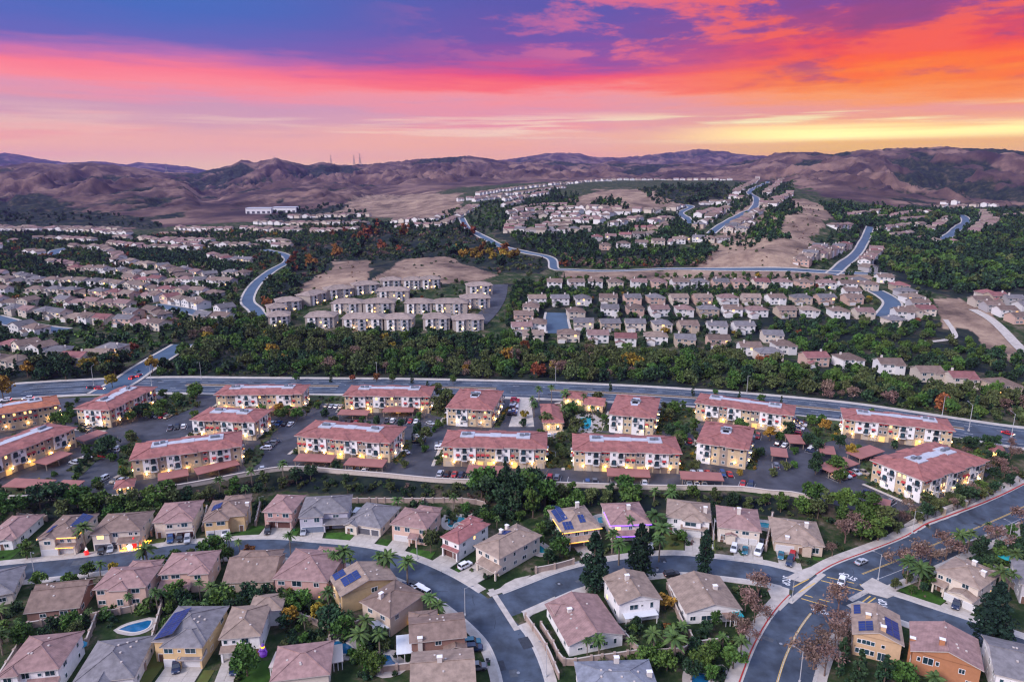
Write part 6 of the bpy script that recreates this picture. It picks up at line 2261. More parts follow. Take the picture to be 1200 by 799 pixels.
for i, (dist, var, x, y, z, ang, wc, rc, lab, detail, grp) in enumerate(FARH[:room]):
    q, r, c, (w, d, h, R) = far_mesh(var)
    if var not in FMESH:
        FMESH[var] = (q.mesh('wall', wallfar('cream')), r.mesh('roof', [rooffar('pink'), M_FASCIA]), c.mesh('chimney', M_BRICK))
    a, b, cc = FMESH[var]
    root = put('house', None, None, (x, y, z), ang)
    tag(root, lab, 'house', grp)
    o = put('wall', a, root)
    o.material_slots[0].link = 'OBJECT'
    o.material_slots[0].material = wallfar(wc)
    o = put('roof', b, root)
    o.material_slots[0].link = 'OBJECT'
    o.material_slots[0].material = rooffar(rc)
    if detail or dist < 900:
        rr = random.Random(i)
        fx = -1 if var in (0, 2, 5) else 1
        if rr.random() < .8:
            put('chimney', cc, root, (fx * -w * .3, d * rr.uniform(.3, .7), R.height(fx * -w * .3, d * .5)))
        front = -2.2 if var in (1, 3) else 0
        floors = (3.8,) if h > 4 else ()
        for zz in (.9,) + floors:
            xs = [fx * -w * .32, fx * -w * .08] if zz < 3 else [fx * -w * .32, 0, fx * w * .3]
            for xx in xs:
                yy = -2.2 if (var in (1, 3) and w / 2 - 5.6 < xx < w / 2 - .3) else 0
                add_window(root, xx, yy - .003, zz, rr.choice([1.6, 2.2]), 1.5, 0, 'white', rr.random() < .06, pane=True)
        if h > 4:
            add_window(root, w / 2, d * .5, 3.8, 1.6, 1.4, PI / 2)
        if var in (0, 2, 5):
            add_door(root, -w / 2 + 3.3, -3.203, 0, 4.8, 2.2, M_GDOOR)
# the rest of the houses, too far to pick apart one by one
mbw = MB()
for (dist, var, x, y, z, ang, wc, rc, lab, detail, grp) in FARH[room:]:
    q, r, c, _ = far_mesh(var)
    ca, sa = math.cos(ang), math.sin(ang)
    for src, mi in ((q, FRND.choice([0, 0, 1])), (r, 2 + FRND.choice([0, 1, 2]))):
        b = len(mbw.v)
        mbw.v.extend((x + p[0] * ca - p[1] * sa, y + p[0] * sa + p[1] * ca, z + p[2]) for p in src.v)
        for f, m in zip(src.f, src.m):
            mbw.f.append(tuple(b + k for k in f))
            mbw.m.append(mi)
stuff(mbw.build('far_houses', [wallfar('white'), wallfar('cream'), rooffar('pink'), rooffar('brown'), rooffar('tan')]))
print('houses', len(FARH), 'joined', max(0, len(FARH) - room))

# grey-tan apartment blocks beyond the belt
M_GTR = mat('weathered_tan_roof', (.25, .195, .165), rough=.85, noise=.2, nscale=.3, rand=.08)
M_GTW = mat('pale_taupe_stucco', (.36, .31, .27), rough=.9, noise=.08, nscale=.3)
M_GTB = mat('blue_grey_stucco', (.42, .42, .45), rough=.9)


def tan_block(A, B, depth, label):
    a, ang, w = place_from_px(A, B)
    root = put('apartment_building', None, None, a, ang)
    tag(root, label, 'apartment building', 'tan-roofed apartment blocks beyond the tree belt')
    q = MB()
    h = 8.6
    q.box(0, w, 0, depth, -3, h)
    q.build('wall', M_GTW, root)
    n = max(2, int(w / 9))
    r = MB()
    R = Roof(0, w, 0, depth, h, .34, 'hip', .8)
    R.add(r)
    for i in range(n):
        x0 = w * (i + .2) / n
        x1 = x0 + min(5.5, w / n * .62)
        m = MB()
        m.box(x0, x1, -1.3, .2, -3, h - .25)
        m.build('wall_bay', M_GTB if i % 2 else M_WST, root)
        R2 = Roof(x0, x1, -1.3, (x1 - x0) / 2, h - .25, .34, 'hip', .5)
        R2.add(r)
    r.build('roof', [M_GTR, M_FASCIA], root)
    rr = random.Random(label)
    for fl in range(3):
        for i in range(n):
            x0 = w * (i + .2) / n
            bw = min(5.5, w / n * .62)
            balcony(root, x0 + bw * .5, -1.303, .1 + fl * 2.85 + (.15 if fl == 0 else 0), 2.6)
            gx = x0 - w * .12 / n * 1.0
            if gx > 1:
                add_window(root, gx, -.003, .95 + fl * 2.85, 1.4, 1.4, 0, 'white', rr.random() < .12)
            add_window(root, min(w - 1, x0 + bw + w * .09 / n), -.003, .95 + fl * 2.85, 1.2, 1.4, 0, 'white', rr.random() < .1)
        for k in range(2):
            add_window(root, w, depth * (k + .5) / 2, .95 + fl * 2.85, 1.5, 1.4, PI / 2, 'white', rr.random() < .1)
    for k in range(2):
        bulb(root, w * (.3 + .4 * k), -1.6, 2.2, 'wall_lamp', 1.2)
    return root


TB = [((45, 605), (118, 598), 15, 'leftmost grey-tan block of the complex beyond the belt, front row'), ((172, 606), (272, 604), 15, 'front-row grey-tan block, second from the left beyond the belt'),
      ((300, 612), (440, 612), 15, 'long front-row grey-tan block, third from the left beyond the belt'), ((446, 613), (542, 613), 15, 'front-row grey-tan block, fourth from the left beyond the belt'),
      ((580, 612), (672, 610), 15, 'front-row grey-tan block, fifth from the left beyond the belt'), ((684, 617), (790, 612), 14, 'rightmost front-row grey-tan block by the apartment driveway'),
      ((262, 556), (368, 556), 14, 'second-row grey-tan block, left half of the lit pair'), ((372, 556), (480, 553), 14, 'second-row grey-tan block, right half of the lit pair'), ((516, 556), (610, 556), 14, 'second-row grey-tan block with glowing stair, left'),
      ((614, 556), (732, 556), 14, 'second-row grey-tan block with glowing stair, right'), ((190, 530), (250, 508), 14, 'slanting grey-tan block behind the left second-row pair'), ((250, 508), (340, 494), 14, 'slanting grey-tan block climbing toward the bare slope'),
      ((74, 552), (160, 540), 14, 'grey-tan block at the left behind the front row'), ((48, 575), (110, 565), 14, 'small grey-tan block at the complex left end'), ((342, 492), (430, 482), 14, 'upper grey-tan block under the bare slope, left'),
      ((434, 474), (505, 470), 13, 'upper grey-tan block under the bare slope, centre'), ((420, 512), (530, 510), 13, 'mid-row grey-tan block behind a palm grove'), ((510, 472), (572, 470), 13, 'highest grey-tan block by the bare slope'),
      ((572, 470), (640, 466), 13, 'highest grey-tan block, right one of the two'), ((712, 540), (812, 536), 14, 'grey-tan block beside the apartment driveway'), ((734, 494), (820, 490), 13, 'grey-tan block at the top of the apartment driveway')]
for A, B, d, lab in TB:
    tan_block(Z(300, 180, 2.96, [A])[0], Z(300, 180, 2.96, [B])[0], d, lab)
_l = world_line(Z(300, 180, 2.96, [(770, 590), (812, 545), (838, 500), (848, 455)]), step=4)
ROADS['apartment_driveway'] = (_l, 14)
ribbon('apartment_driveway', _l, -7, 7, .4, M_ASPH2, cols=3)
# long white warehouse under the hills
for A, B, lab in (((288, 250.5), (318, 250.5), 'long white warehouse under the hills, left one'), ((319, 249.5), (347, 249), 'long white warehouse under the hills, right one')):
    a, ang, w = place_from_px(A, B)
    root = put('warehouse', None, None, a, ang)
    tag(root, lab, 'warehouse')
    q = MB()
    q.box(0, w, 0, 40, -6, 11)
    q.build('wall', M_WST, root)
    q = MB()
    q.box(-.6, w + .6, -.6, 40.6, 11, 11.8, bottom=True)
    q.build('roof', M_DECK, root)
    for i in range(5):
        add_door(root, w * (i + .5) / 5, -.01, 0, 6, 5, M_GDARK, 'loading_door')

# ---------------------------------------------------------------- vegetation
TR = random.Random(11)


def leafcol(name, c, c2, **k):
    return mat(name, c, rough=.75, spec=.2, col2=c2, noise=.25, nscale=k.get('ns', .45), island=.3, rand=.28, hue=k.get('hue', .02))


L_GREEN = leafcol('leaf_green', (.036, .085, .018), (.09, .165, .030))
L_DARK = leafcol('leaf_dark', (.013, .036, .018), (.036, .080, .030))
L_PINE = leafcol('needle_dark', (.008, .026, .017), (.022, .055, .030))
L_OLIVE = leafcol('leaf_olive', (.045, .066, .022), (.10, .125, .040))
L_YEL = leafcol('leaf_yellow', (.20, .13, .02), (.36, .24, .03))
L_RUST = leafcol('leaf_rust', (.16, .055, .02), (.26, .10, .03))
L_BARE = leafcol('twig_brown', (.14, .085, .065), (.24, .155, .12), hue=.015)
L_PALM = leafcol('palm_frond', (.040, .085, .025), (.085, .14, .035))
M_BARK = mat('bark', (.12, .085, .06), rough=.95, noise=.3, nscale=2)
M_PBARK = mat('palm_bark', (.19, .15, .115), rough=.95, noise=.2, nscale=3)


def leaf(mb, p, s, rnd, droop=0.0, asp=1.0):
    u = Vector((rnd.gauss(0, 1), rnd.gauss(0, 1), rnd.gauss(0, 1) * .7)).normalized()
    v = u.orthogonal().normalized()
    v = (Matrix.Rotation(rnd.uniform(0, 2 * PI), 3, u) @ v)
    w = u.cross(v)
    v, w = v * s * asp, w * s
    p = Vector(p)
    mb.poly([p - v - w * .5, p + v * .2 - w, p + v + w * .4, p - v * .1 + w])


def crown_mesh(seed, n_blob, n_leaf, size, rad, hgt, z0, m, shape='round'):
    r = random.Random(seed)
    mb = MB()
    for b in range(n_blob):
        if shape == 'round':
            t = r.uniform(0, 2 * PI)
            rr = rad * math.sqrt(r.random()) * .72
            zc = z0 + hgt * r.uniform(.22, .85)
            k = math.sin(PI * min(1, max(0.05, (zc - z0) / hgt))) ** .5
            c = (math.cos(t) * rr * k, math.sin(t) * rr * k, zc)
            br = rad * r.uniform(.28, .48)
        elif shape == 'cone':
            f = (b + r.random()) / n_blob
            t = r.uniform(0, 2 * PI)
            k = min(1, .45 + f * 2.6) * (1 - f) ** .62 if f < .5 else (1 - f) ** .62 * 1.05
            rr = rad * k * r.uniform(.35, .9)
            c = (math.cos(t) * rr, math.sin(t) * rr, z0 + hgt * f)
            br = rad * (.34 * (1 - f) + .12) * r.uniform(.8, 1.2)
        else:
            f = (b + r.random()) / n_blob
            t = r.uniform(0, 2 * PI)
            k = (1 - f) ** .4 * min(1, .5 + f * 3)
            c = (math.cos(t) * rad * .3 * k, math.sin(t) * rad * .3 * k, z0 + hgt * f)
            br = rad * .7 * k + .1
        for _ in range(n_leaf):
            d = Vector((r.gauss(0, 1), r.gauss(0, 1), r.gauss(0, 1) * .8 + .12)).normalized() * br * (r.random() ** .35)
            leaf(mb, (c[0] + d[0], c[1] + d[1], c[2] + d[2] * .85), size * r.uniform(.6, 1.25), r)
    return mb.mesh('crown', m)


def trunk_mesh(seed, h, r0, limbs, spread, m, lift=.45):
    r = random.Random(seed)
    mb = MB()
    mb.tube((0, 0, -.4), (0, 0, h * lift), r0, r0 * .7, 7)
    mb.tube((0, 0, h * lift), (r.uniform(-.3, .3), r.uniform(-.3, .3), h * .92), r0 * .7, r0 * .15, 6)
    for i in range(limbs):
        t = 2 * PI * i / max(1, limbs) + r.uniform(-.4, .4)
        z = h * r.uniform(lift * .8, .7)
        e = (math.cos(t) * spread * r.uniform(.6, 1), math.sin(t) * spread * r.uniform(.6, 1), z + h * r.uniform(.12, .3))
        mb.tube((0, 0, z), e, r0 * .4, r0 * .1, 5)
    return mb.mesh('trunk', m)


def bare_meshes(seed, h):
    r = random.Random(seed)
    mb = MB()
    tw = MB()

    def br(p, d, ln, rad, depth):
        e = p + d * ln
        mb.tube(p, e, rad, rad * .6, 4 if depth > 1 else 5, 0, False)
        if depth >= 4:
            for _ in range(9):
                q = e + Vector((r.gauss(0, .5), r.gauss(0, .5), r.gauss(0, .5)))
                leaf(tw, q, r.uniform(.06, .2), r, asp=2.2)
            return
        for _ in range(3 if depth < 3 else 2 + (r.random() < .5)):
            nd = (d + Vector((r.gauss(0, .5), r.gauss(0, .5), r.gauss(.1, .3)))).normalized()
            br(e, nd, ln * r.uniform(.62, .82), rad * .58, depth + 1)
    br(Vector((0, 0, -.3)), Vector((0, 0, 1)), h * .3, h * .025, 0)
    return mb.mesh('trunk', L_BARE), tw.mesh('crown', L_BARE)


def palm_meshes(seed, h, fan=False):
    r = random.Random(seed)
    t = MB()
    lean = Vector((r.uniform(-.5, .5), r.uniform(-.5, .5), 0))
    p = Vector((0, 0, -.4))
    n = 5
    for i in range(n):
        q = Vector((lean.x * ((i + 1) / n) ** 2, lean.y * ((i + 1) / n) ** 2, h * (i + 1) / n))
        t.tube(p, q, .26 - .02 * i, .25 - .02 * i, 7)
        p = q
    c = MB()
    top = p
    nf = 24 if not fan else 30
    for i in range(nf):
        az = 2 * PI * i * .618 * 1.0 + r.uniform(-.2, .2)
        el = r.uniform(-.75, 1.25)
        L = (2.9 if not fan else 1.7) * r.uniform(.85, 1.15)
        d = Vector((math.cos(az), math.sin(az), 0))
        s = Vector((-d.y, d.x, 0))
        pts = []
        seg = 5
        for k in range(seg + 1):
            u = k / seg
            z = math.sin(el) * L * u - 1.5 * u * u * (1.0 if el > 0 else .6)
            pts.append(top + d * (math.cos(el) * L * u * .95 + .1) + Vector((0, 0, z)))
        for k in range(seg):
            w0, w1 = .42 * math.sin(PI * (.15 + .8 * k / seg)), .42 * math.sin(PI * (.15 + .8 * (k + 1) / seg))
            dn = Vector((0, 0, -.28))
            for sg in (-1, 1):
                c.poly([pts[k], pts[k + 1], pts[k + 1] + s * sg * w1 + dn * w1 * 2, pts[k] + s * sg * w0 + dn * w0 * 2])
    return t.mesh('trunk', M_PBARK), c.mesh('crown', L_PALM)


TPL = {}


def tpl(kind, v):
    """(trunk, crown, base height) of variant v of a kind, about 8 m tall unless said."""
    k = (kind, v)
    if k in TPL:
        return TPL[k]
    sd = hash_(kind) + v * 31
    if kind in ('green', 'dark', 'olive', 'yellow', 'rust'):
        m = {'green': L_GREEN, 'dark': L_DARK, 'olive': L_OLIVE, 'yellow': L_YEL, 'rust': L_RUST}[kind]
        if v % 4 == 3:
            TPL[k] = (trunk_mesh(sd, 8, .22, 4, 1.8, M_BARK, .3), crown_mesh(sd, 13, 52, .36, 2.6, 6.6, 1.2, m), 8.0)
        else:
            TPL[k] = (trunk_mesh(sd, 8, .22, 5, 2.4, M_BARK, .3), crown_mesh(sd, 15, 52, .38, 3.6, 5.9, 1.7, m), 8.0)
    elif kind == 'pine':
        TPL[k] = (trunk_mesh(sd, 16, .35, 5, 2, M_BARK, .5), crown_mesh(sd, 60, 60, .33, 3.9, 15.0, 1.2, L_PINE, 'cone'), 16.0)
    elif kind == 'cypress':
        TPL[k] = (trunk_mesh(sd, 8, .15, 0, 1, M_BARK, .3), crown_mesh(sd, 14, 30, .25, .95, 7.6, .3, L_PINE, 'col'), 8.0)
    elif kind == 'conifer':
        TPL[k] = (trunk_mesh(sd, 12, .25, 3, 1.4, M_BARK, .4), crown_mesh(sd, 24, 34, .40, 2.9, 11.2, .8, L_DARK, 'cone'), 12.0)
    elif kind == 'palm':
        a, b = palm_meshes(sd, [7, 9, 11, 6][v % 4])
        TPL[k] = (a, b, [7, 9, 11, 6][v % 4] + 1.5)
    elif kind == 'bare':
        a, b = bare_meshes(sd, 8)
        TPL[k] = (a, b, 8.0)
    elif kind == 'shrub':
        TPL[k] = (None, crown_mesh(sd, 7, 26, .17, .95, 1.5, .0, [L_GREEN, L_DARK, L_OLIVE][v % 3]), 1.6)
    elif kind == 'yshrub':
        TPL[k] = (None, crown_mesh(sd, 7, 26, .18, .95, 1.5, .0, L_YEL), 1.6)
    return TPL[k]


def hash_(s):
    h = 7
    for ch in s:
        h = (h * 31 + ord(ch)) % 100003
    return h


NAMEOF = {'green': 'broadleaf_tree', 'dark': 'broadleaf_tree', 'olive': 'broadleaf_tree', 'yellow': 'broadleaf_tree', 'rust': 'broadleaf_tree', 'pine': 'pine_tree', 'cypress': 'cypress_tree',
          'conifer': 'conifer_tree', 'palm': 'palm_tree', 'bare': 'bare_tree', 'shrub': 'shrub', 'yshrub': 'shrub'}
WORD = {'green': 'leafy green tree', 'dark': 'dark green tree', 'olive': 'olive green tree', 'yellow': 'yellow autumn tree', 'rust': 'rust red autumn tree', 'pine': 'tall dense pine tree',
        'cypress': 'slim cypress', 'conifer': 'dark conifer', 'palm': 'palm tree', 'bare': 'bare brown winter tree', 'shrub': 'low green shrub', 'yshrub': 'yellow shrub'}
TREES = []


BIG = {'palm': 1.12}


def tree(kind, x, y, h, label, group=None, z=None, wide=1.0):
    v = TR.randrange(4 if kind not in ('pine', 'cypress', 'conifer') else 3)
    t, c, bh = tpl(kind, v)
    s = h / bh * BIG.get(kind, 1.0)
    root = put(NAMEOF[kind], None, None, (x, y, gz(x, y) - .05 if z is None else z), TR.uniform(0, 2 * PI), (s * wide, s * wide, s))
    tag(root, label, 'tree' if 'shrub' not in kind else 'shrub', group)
    if t is not None:
        put('trunk', t, root)
    put('crown' if t is not None else 'foliage', c, root)
    TREES.append((x, y, h))
    return root


def tree_px(kind, p, h, label, group=None, wide=1.0):
    x, y, z = at(*p)
    return tree(kind, x, y, h, label, group, None, wide)


def build_clear():
    """Ground rectangles taken by buildings: (cx, cy, radius)."""
    out = []
    for r, w, d in HOUSES:
        m = root_matrix(r)
        nx = max(2, int(w / 4) + 1)
        for i in range(nx):
            for j in range(max(2, int(d / 4) + 1)):
                p = m @ Vector((w * i / (nx - 1), d * j / max(1, int(d / 4)), 0))
                out.append((p.x, p.y, 2.6))
    for r, w in APT:
        m = root_matrix(r)
        for i in range(12):
            for j in range(5):
                p = m @ Vector((w * i / 11, 17 * j / 4, 0))
                out.append((p.x, p.y, 3.2))
    return np.array(out)


CLEAR = build_clear()
FARXY = np.array([(h[2], h[3] + 5) for h in FARH])


def free(x, y, extra=0.0):
    d = np.hypot(CLEAR[:, 0] - x, CLEAR[:, 1] - y) - CLEAR[:, 2]
    if d.min() < extra:
        return False
    return not in_road((x, y), 1.2)


# named single trees
for kind, p, h, lab, w in [
    ('pine', (696, 690), 17.5, 'huge dark pine, leftmost of three on the side street kerb', 1.15), ('pine', (750, 677), 17, 'huge dark pine, middle one of three along the side street', 1.1),
    ('pine', (825, 672), 14, 'smaller open pine, rightmost of three along the side street', .95), ('pine', (1161, 757), 17.5, 'huge dark pine beside the eastern crossing street', 1.3),
    ('green', (290, 792), 8.5, 'round green tree by the bottom driveway with the dark blue car', 1.0), ('olive', (505, 648), 8.5, 'tall bushy tree before the salmon house', .8),
    ('green', (47, 688), 5.0, 'round clipped tree on the street edge below the light-strung house', 1.1), ('green', (32, 655), 7.0, 'tree in the lawn left of the light-strung house', 1.0),
    ('palm', (101, 646), 9, 'big feathery palm between the light-strung and the inflatable houses', 1.3), ('palm', (174, 668), 8, 'palm at the street edge opposite the inflatable decorations', 1.2),
    ('green', (104, 676), 5, 'small round tree, left of three by the peach house', 1.0), ('palm', (118, 676), 5, 'low palm, middle of three by the peach house', 1.0), ('yellow', (134, 674), 4.5, 'yellow-green tree, right of three by the peach house', .8),
    ('palm', (478, 690), 9.5, 'lone palm standing at the kerb inside the bend', 1.15), ('palm', (341, 652), 8, 'palm on the street edge above the large pink house', 1.1),
    ('palm', (385, 672), 7, 'palm cluster by the street bend, left palm', 1.15), ('palm', (394, 676), 8, 'palm cluster by the street bend, middle palm', 1.1), ('palm', (402, 672), 8.5, 'palm cluster by the street bend, tallest palm', 1.1), ('palm', (411, 678), 7, 'palm cluster by the street bend, right palm', 1.1),
    ('palm', (446, 678), 8, 'palm pair above the parked cars, left palm', 1.1), ('palm', (456, 680), 9, 'palm pair above the parked cars, right palm', 1.1),
    ('palm', (505, 722), 6.5, 'dense palm clump leaf-side of the beige house corner', 1.6), ('palm', (512, 728), 5.5, 'lower palm at the grass wedge beside the beige house', 1.4),
    ('green', (250, 655), 8, 'large green street tree left of the rust one', 1.2), ('green', (262, 660), 6.5, 'second green street tree near the rust one', 1.0), ('rust', (293, 652), 4.5, 'round rust-red tree on the street edge', 1.4), ('palm', (270, 650), 7, 'thin palm left of the rust-red tree', .9), ('palm', (282, 655), 6.5, 'thin palm right behind the rust-red tree', .9),
    ('green', (200, 745), 6, 'dark tree behind the mustard house', 1.0), ('yellow', (340, 710), 6.5, 'bright yellow autumn tree behind the large pink house', .8), ('green', (353, 718), 7, 'dark tree right of the bright yellow one', 1.2),
    ('yellow', (779, 714), 4.5, 'golden round tree between two white houses', 1.6), ('rust', (782, 742), 3.5, 'small orange shrub tree in the white house garden', 1.2),
    ('palm', (725, 662), 8, 'palm before the violet-lit house, nearer the street', 1.3), ('palm', (717, 648), 7.5, 'palm beside the violet-lit house wall', 1.3), ('palm', (738, 630), 7, 'palm reaching over the violet-lit house roof', 1.2),
    ('palm', (772, 658), 8, 'palm right of the second pine, slim trunk', 1.2), ('palm', (775, 640), 8, 'palm behind the slim one right of the second pine', 1.3), ('palm', (768, 625), 8, 'palm at the rear corner of the violet-lit house', 1.3),
    ('green', (838, 738), 6, 'narrow tree against the bungalow with turquoise awning', .6), ('palm', (688, 770), 5, 'low palm at the long white bungalow, left one', 1.1), ('palm', (702, 768), 5.5, 'low palm at the long white bungalow, right one', 1.2),
    ('palm', (790, 775), 8, 'slim palm in the garden behind the white gabled house', 1.1), ('palm', (766, 768), 7, 'palm left of the slim one in the lower garden', 1.1), ('green', (760, 782), 6, 'bushy tree in the lower garden corner', 1.2),
    ('bare', (888, 700), 7.5, 'broad russet bare tree at the avenue corner', 1.5), ('bare', (873, 716), 7, 'greyish bare tree below the russet corner tree', 1.4), ('bare', (884, 730), 7, 'second greyish bare tree below the russet corner tree', 1.3), ('bare', (866, 745), 6.5, 'low bare tree by the avenue retaining slope', 1.3),
    ('bare', (878, 752), 6, 'thin bare tree lowest beside the avenue bend', 1.2), ('bare', (982, 716), 9, 'orange-brown bare tree at the avenue corner east side', 1.2), ('bare', (972, 744), 8.5, 'purple-brown bare tree along the avenue, upper', 1.3), ('bare', (962, 764), 8.5, 'purple-brown bare tree along the avenue, middle', 1.3),
    ('bare', (953, 784), 8.5, 'purple-brown bare tree along the avenue, lower', 1.3), ('bare', (966, 792), 8, 'purple-brown bare tree next to the garden firs', 1.2), ('bare', (978, 760), 8, 'bare tree right beside the tan solar house fence', 1.1),
    ('conifer', (1005, 800), 9, 'garden fir below the tan solar house, left', 1.1), ('conifer', (1035, 806), 9, 'garden fir below the tan solar house, right', 1.1), ('green', (1055, 803), 6.5, 'bright bush tree between tan and orange houses', 1.2), ('palm', (1095, 812), 5, 'low palm before the orange house', 1.3),
    ('bare', (990, 636), 9, 'wide russet bare tree right of the beige corner bungalow', 1.4), ('bare', (1003, 628), 8, 'second russet bare tree right of the beige corner bungalow', 1.3), ('bare', (975, 652), 5, 'low bare shrub tree beside the corner bungalow', 1.3),
    ('bare', (1058, 672), 8, 'bare tree over the avenue edge, leftmost of four', 1.3), ('bare', (1075, 668), 8.5, 'orange-brown bare tree over the avenue edge, second of four', 1.3), ('bare', (1090, 660), 8.5, 'bare tree over the avenue edge, third of four', 1.3), ('bare', (1108, 655), 9, 'purplish bare tree over the avenue edge, fourth of four', 1.3),
    ('bare', (1170, 640), 8, 'bare tree near the upper avenue edge, left', 1.2), ('bare', (1196, 620), 8.5, 'bare tree near the upper avenue edge, right', 1.3),
    ('palm', (1062, 684), 8, 'broad palm left of the rambling cream house', 1.3), ('palm', (1077, 690), 8, 'second palm left of the rambling cream house', 1.3), ('green', (1085, 690), 6, 'round tree between palms and the rambling house', 1.3), ('palm', (1124, 648), 7.5, 'palm behind the rambling cream house, left', 1.3), ('palm', (1133, 648), 7.5, 'palm behind the rambling cream house, right', 1.3),
    ('palm', (1156, 629), 5, 'small bright palm above the avenue bend', 1.0), ('palm', (1168, 700), 9, 'palm between the rambling house and the big pine', 1.2), ('palm', (1180, 700), 8, 'second palm behind the big pine', 1.2), ('palm', (1186, 675), 8, 'palm by the turquoise parasol', 1.2),
    ('yellow', (132, 455), 9, 'yellow street tree at the arterial intersection', .9), ('yellow', (135, 437), 12, 'tall yellow tree beside the canyon road corner', .8), ('yellow', (179, 437), 11, 'yellow tree on the right of the canyon road', .8),
    ('rust', (441, 447), 5, 'small red tree on the arterial verge', 1.3), ('rust', (413, 447), 4, 'smaller red-brown tree on the arterial verge', 1.2), ('yellow', (333, 425), 6, 'round yellow tree on the belt slope', 1.0), ('bare', (452, 437), 7, 'bare tree behind the small red tree', 1.0),
]:
    tree_px(kind, p, h, lab, None, w)


def poly_points(poly, n, rnd, mind, ok=None, tries=40):
    xs = [p[0] for p in poly]
    ys = [p[1] for p in poly]
    out = []
    t = 0
    W = []
    while len(out) < n and t < n * tries:
        t += 1
        a, b = rnd.uniform(min(xs), max(xs)), rnd.uniform(min(ys), max(ys))
        if not in_poly(np.array([a]), np.array([b]), poly)[0]:
            continue
        x, y, z = at(a, b)
        if any((x - u) ** 2 + (y - v) ** 2 < mind * mind for u, v in W):
            continue
        if ok and not ok(x, y):
            continue
        W.append((x, y))
        out.append((a, b, x, y, z))
    return out


def scatter(poly, n, kinds, hr, desc, mind=4.0, group=None, wide=(.9, 1.25), chk=True):
    pts = poly_points(poly, n, TR, mind, (lambda x, y: free(x, y, 1.0 if chk else -9)))
    cnt = {}
    for a, b, x, y, z in sorted(pts):
        k = TR.choice(kinds)
        i = cnt.get(k, 0)
        cnt[k] = i + 1
        tree(k, x, y, TR.uniform(*hr), f"{WORD[k]}, {ordinal(i)} from the left {desc}", group, None, TR.uniform(*wide))


GB = 'trees on the bank under the terrace'
scatter([(0, 620), (0, 596), (60, 592), (110, 592), (130, 600), (150, 605), (150, 618), (90, 608), (50, 612)], 22, ['green', 'dark', 'green', 'olive'], (7, 10), 'on the bank at the far left', 5.5, GB, (1.0, 1.3))
scatter([(130, 600), (184, 585), (232, 580), (238, 600), (180, 612), (150, 612)], 12, ['dark', 'green', 'olive'], (6, 9), 'on the bank above the inflatable house', 5, GB)
scatter([(240, 590), (270, 570), (330, 562), (370, 560), (372, 572), (310, 578), (300, 590)], 13, ['dark', 'olive', 'green', 'palm'], (5, 8), 'on the bank below the wall bend', 4.5, GB)
scatter([(372, 562), (540, 572), (560, 575), (540, 592), (440, 584), (380, 576)], 8, ['dark', 'olive', 'green'], (3, 5.5), 'on the bank below the long carports', 5, GB)
scatter([(560, 575), (620, 572), (640, 585), (640, 600), (625, 608), (590, 604), (565, 592)], 22, ['dark', 'dark', 'green', 'pine'], (9, 13), 'in the dense grove behind the poolside houses', 4.2, GB, (.9, 1.15))
scatter([(640, 580), (720, 578), (790, 580), (790, 600), (720, 592), (655, 600)], 18, ['dark', 'green', 'palm', 'olive'], (5, 8.5), 'on the bank behind the solar house', 4.8, GB)
scatter([(790, 580), (900, 586), (905, 600), (845, 596), (795, 596)], 9, ['dark', 'olive', 'rust', 'green'], (4, 6.5), 'on the bank below the lit corner block', 5, GB)
scatter([(900, 592), (950, 588), (1000, 600), (1040, 608), (1042, 640), (1015, 640), (960, 608), (910, 604)], 26, ['green', 'dark', 'green', 'olive'], (6.5, 9.5), 'in the round-crowned grove by the avenue', 5, GB, (1.0, 1.3))
scatter([(1045, 612), (1080, 608), (1120, 596), (1120, 606), (1075, 624), (1050, 632)], 10, ['bare', 'olive', 'bare', 'dark'], (4, 6.5), 'on the verge inside the avenue curve', 4.5, GB)
scatter([(1120, 594), (1180, 572), (1196, 560), (1196, 566), (1160, 590), (1125, 604)], 12, ['dark', 'bare', 'olive'], (4, 6.5), 'along the upper avenue verge', 4.5, GB)
GY = 'garden trees among the near houses'
scatter([(625, 640), (645, 612), (660, 650), (655, 662), (637, 668), (628, 655)], 8, ['green', 'dark'], (5, 7), 'on the slope beside the corner solar house', 4, GY, (1.0, 1.2), False)
scatter([(0, 735), (25, 712), (34, 740), (28, 762), (0, 770)], 6, ['palm', 'green', 'dark'], (4.5, 7), 'in the garden at the left edge', 4, GY)
scatter([(78, 735), (115, 712), (116, 730), (84, 742)], 4, ['palm', 'green'], (4.5, 7), 'between the brick-walled and peach houses', 3.5, GY)
scatter([(112, 724), (175, 714), (192, 712), (190, 720), (120, 735)], 12, ['palm', 'dark', 'shrub', 'palm'], (3, 6), 'behind the peach house wall', 3.5, GY)
scatter([(176, 705), (262, 700), (262, 745), (244, 770), (240, 725), (180, 722)], 26, ['palm', 'palm', 'green', 'dark'], (4.5, 8), 'in the palm garden behind the mustard house', 4, GY)
scatter([(250, 700), (340, 700), (345, 735), (262, 748)], 24, ['palm', 'green', 'dark'], (4.5, 8), 'in the gardens above the bottom white house', 4.5, GY)
scatter([(385, 712), (425, 720), (450, 752), (452, 799), (430, 799), (405, 760), (378, 735)], 30, ['dark', 'green', 'palm', 'palm'], (5, 8.5), 'in the thick garden between the two blue pools', 4, GY)
scatter([(335, 718), (380, 716), (382, 740), (340, 742)], 8, ['palm', 'green', 'yellow'], (4, 6.5), 'below the large pink house', 4, GY)
scatter([(727, 745), (800, 742), (850, 752), (858, 775), (800, 788), (745, 790)], 24, ['dark', 'palm', 'green', 'shrub'], (2.5, 6), 'in the gardens below the two white houses', 4.5, GY)
scatter([(828, 750), (866, 752), (876, 790), (840, 799), (800, 799)], 10, ['green', 'dark', 'palm'], (3.5, 6.5), 'around the dark rock pool', 4, GY)
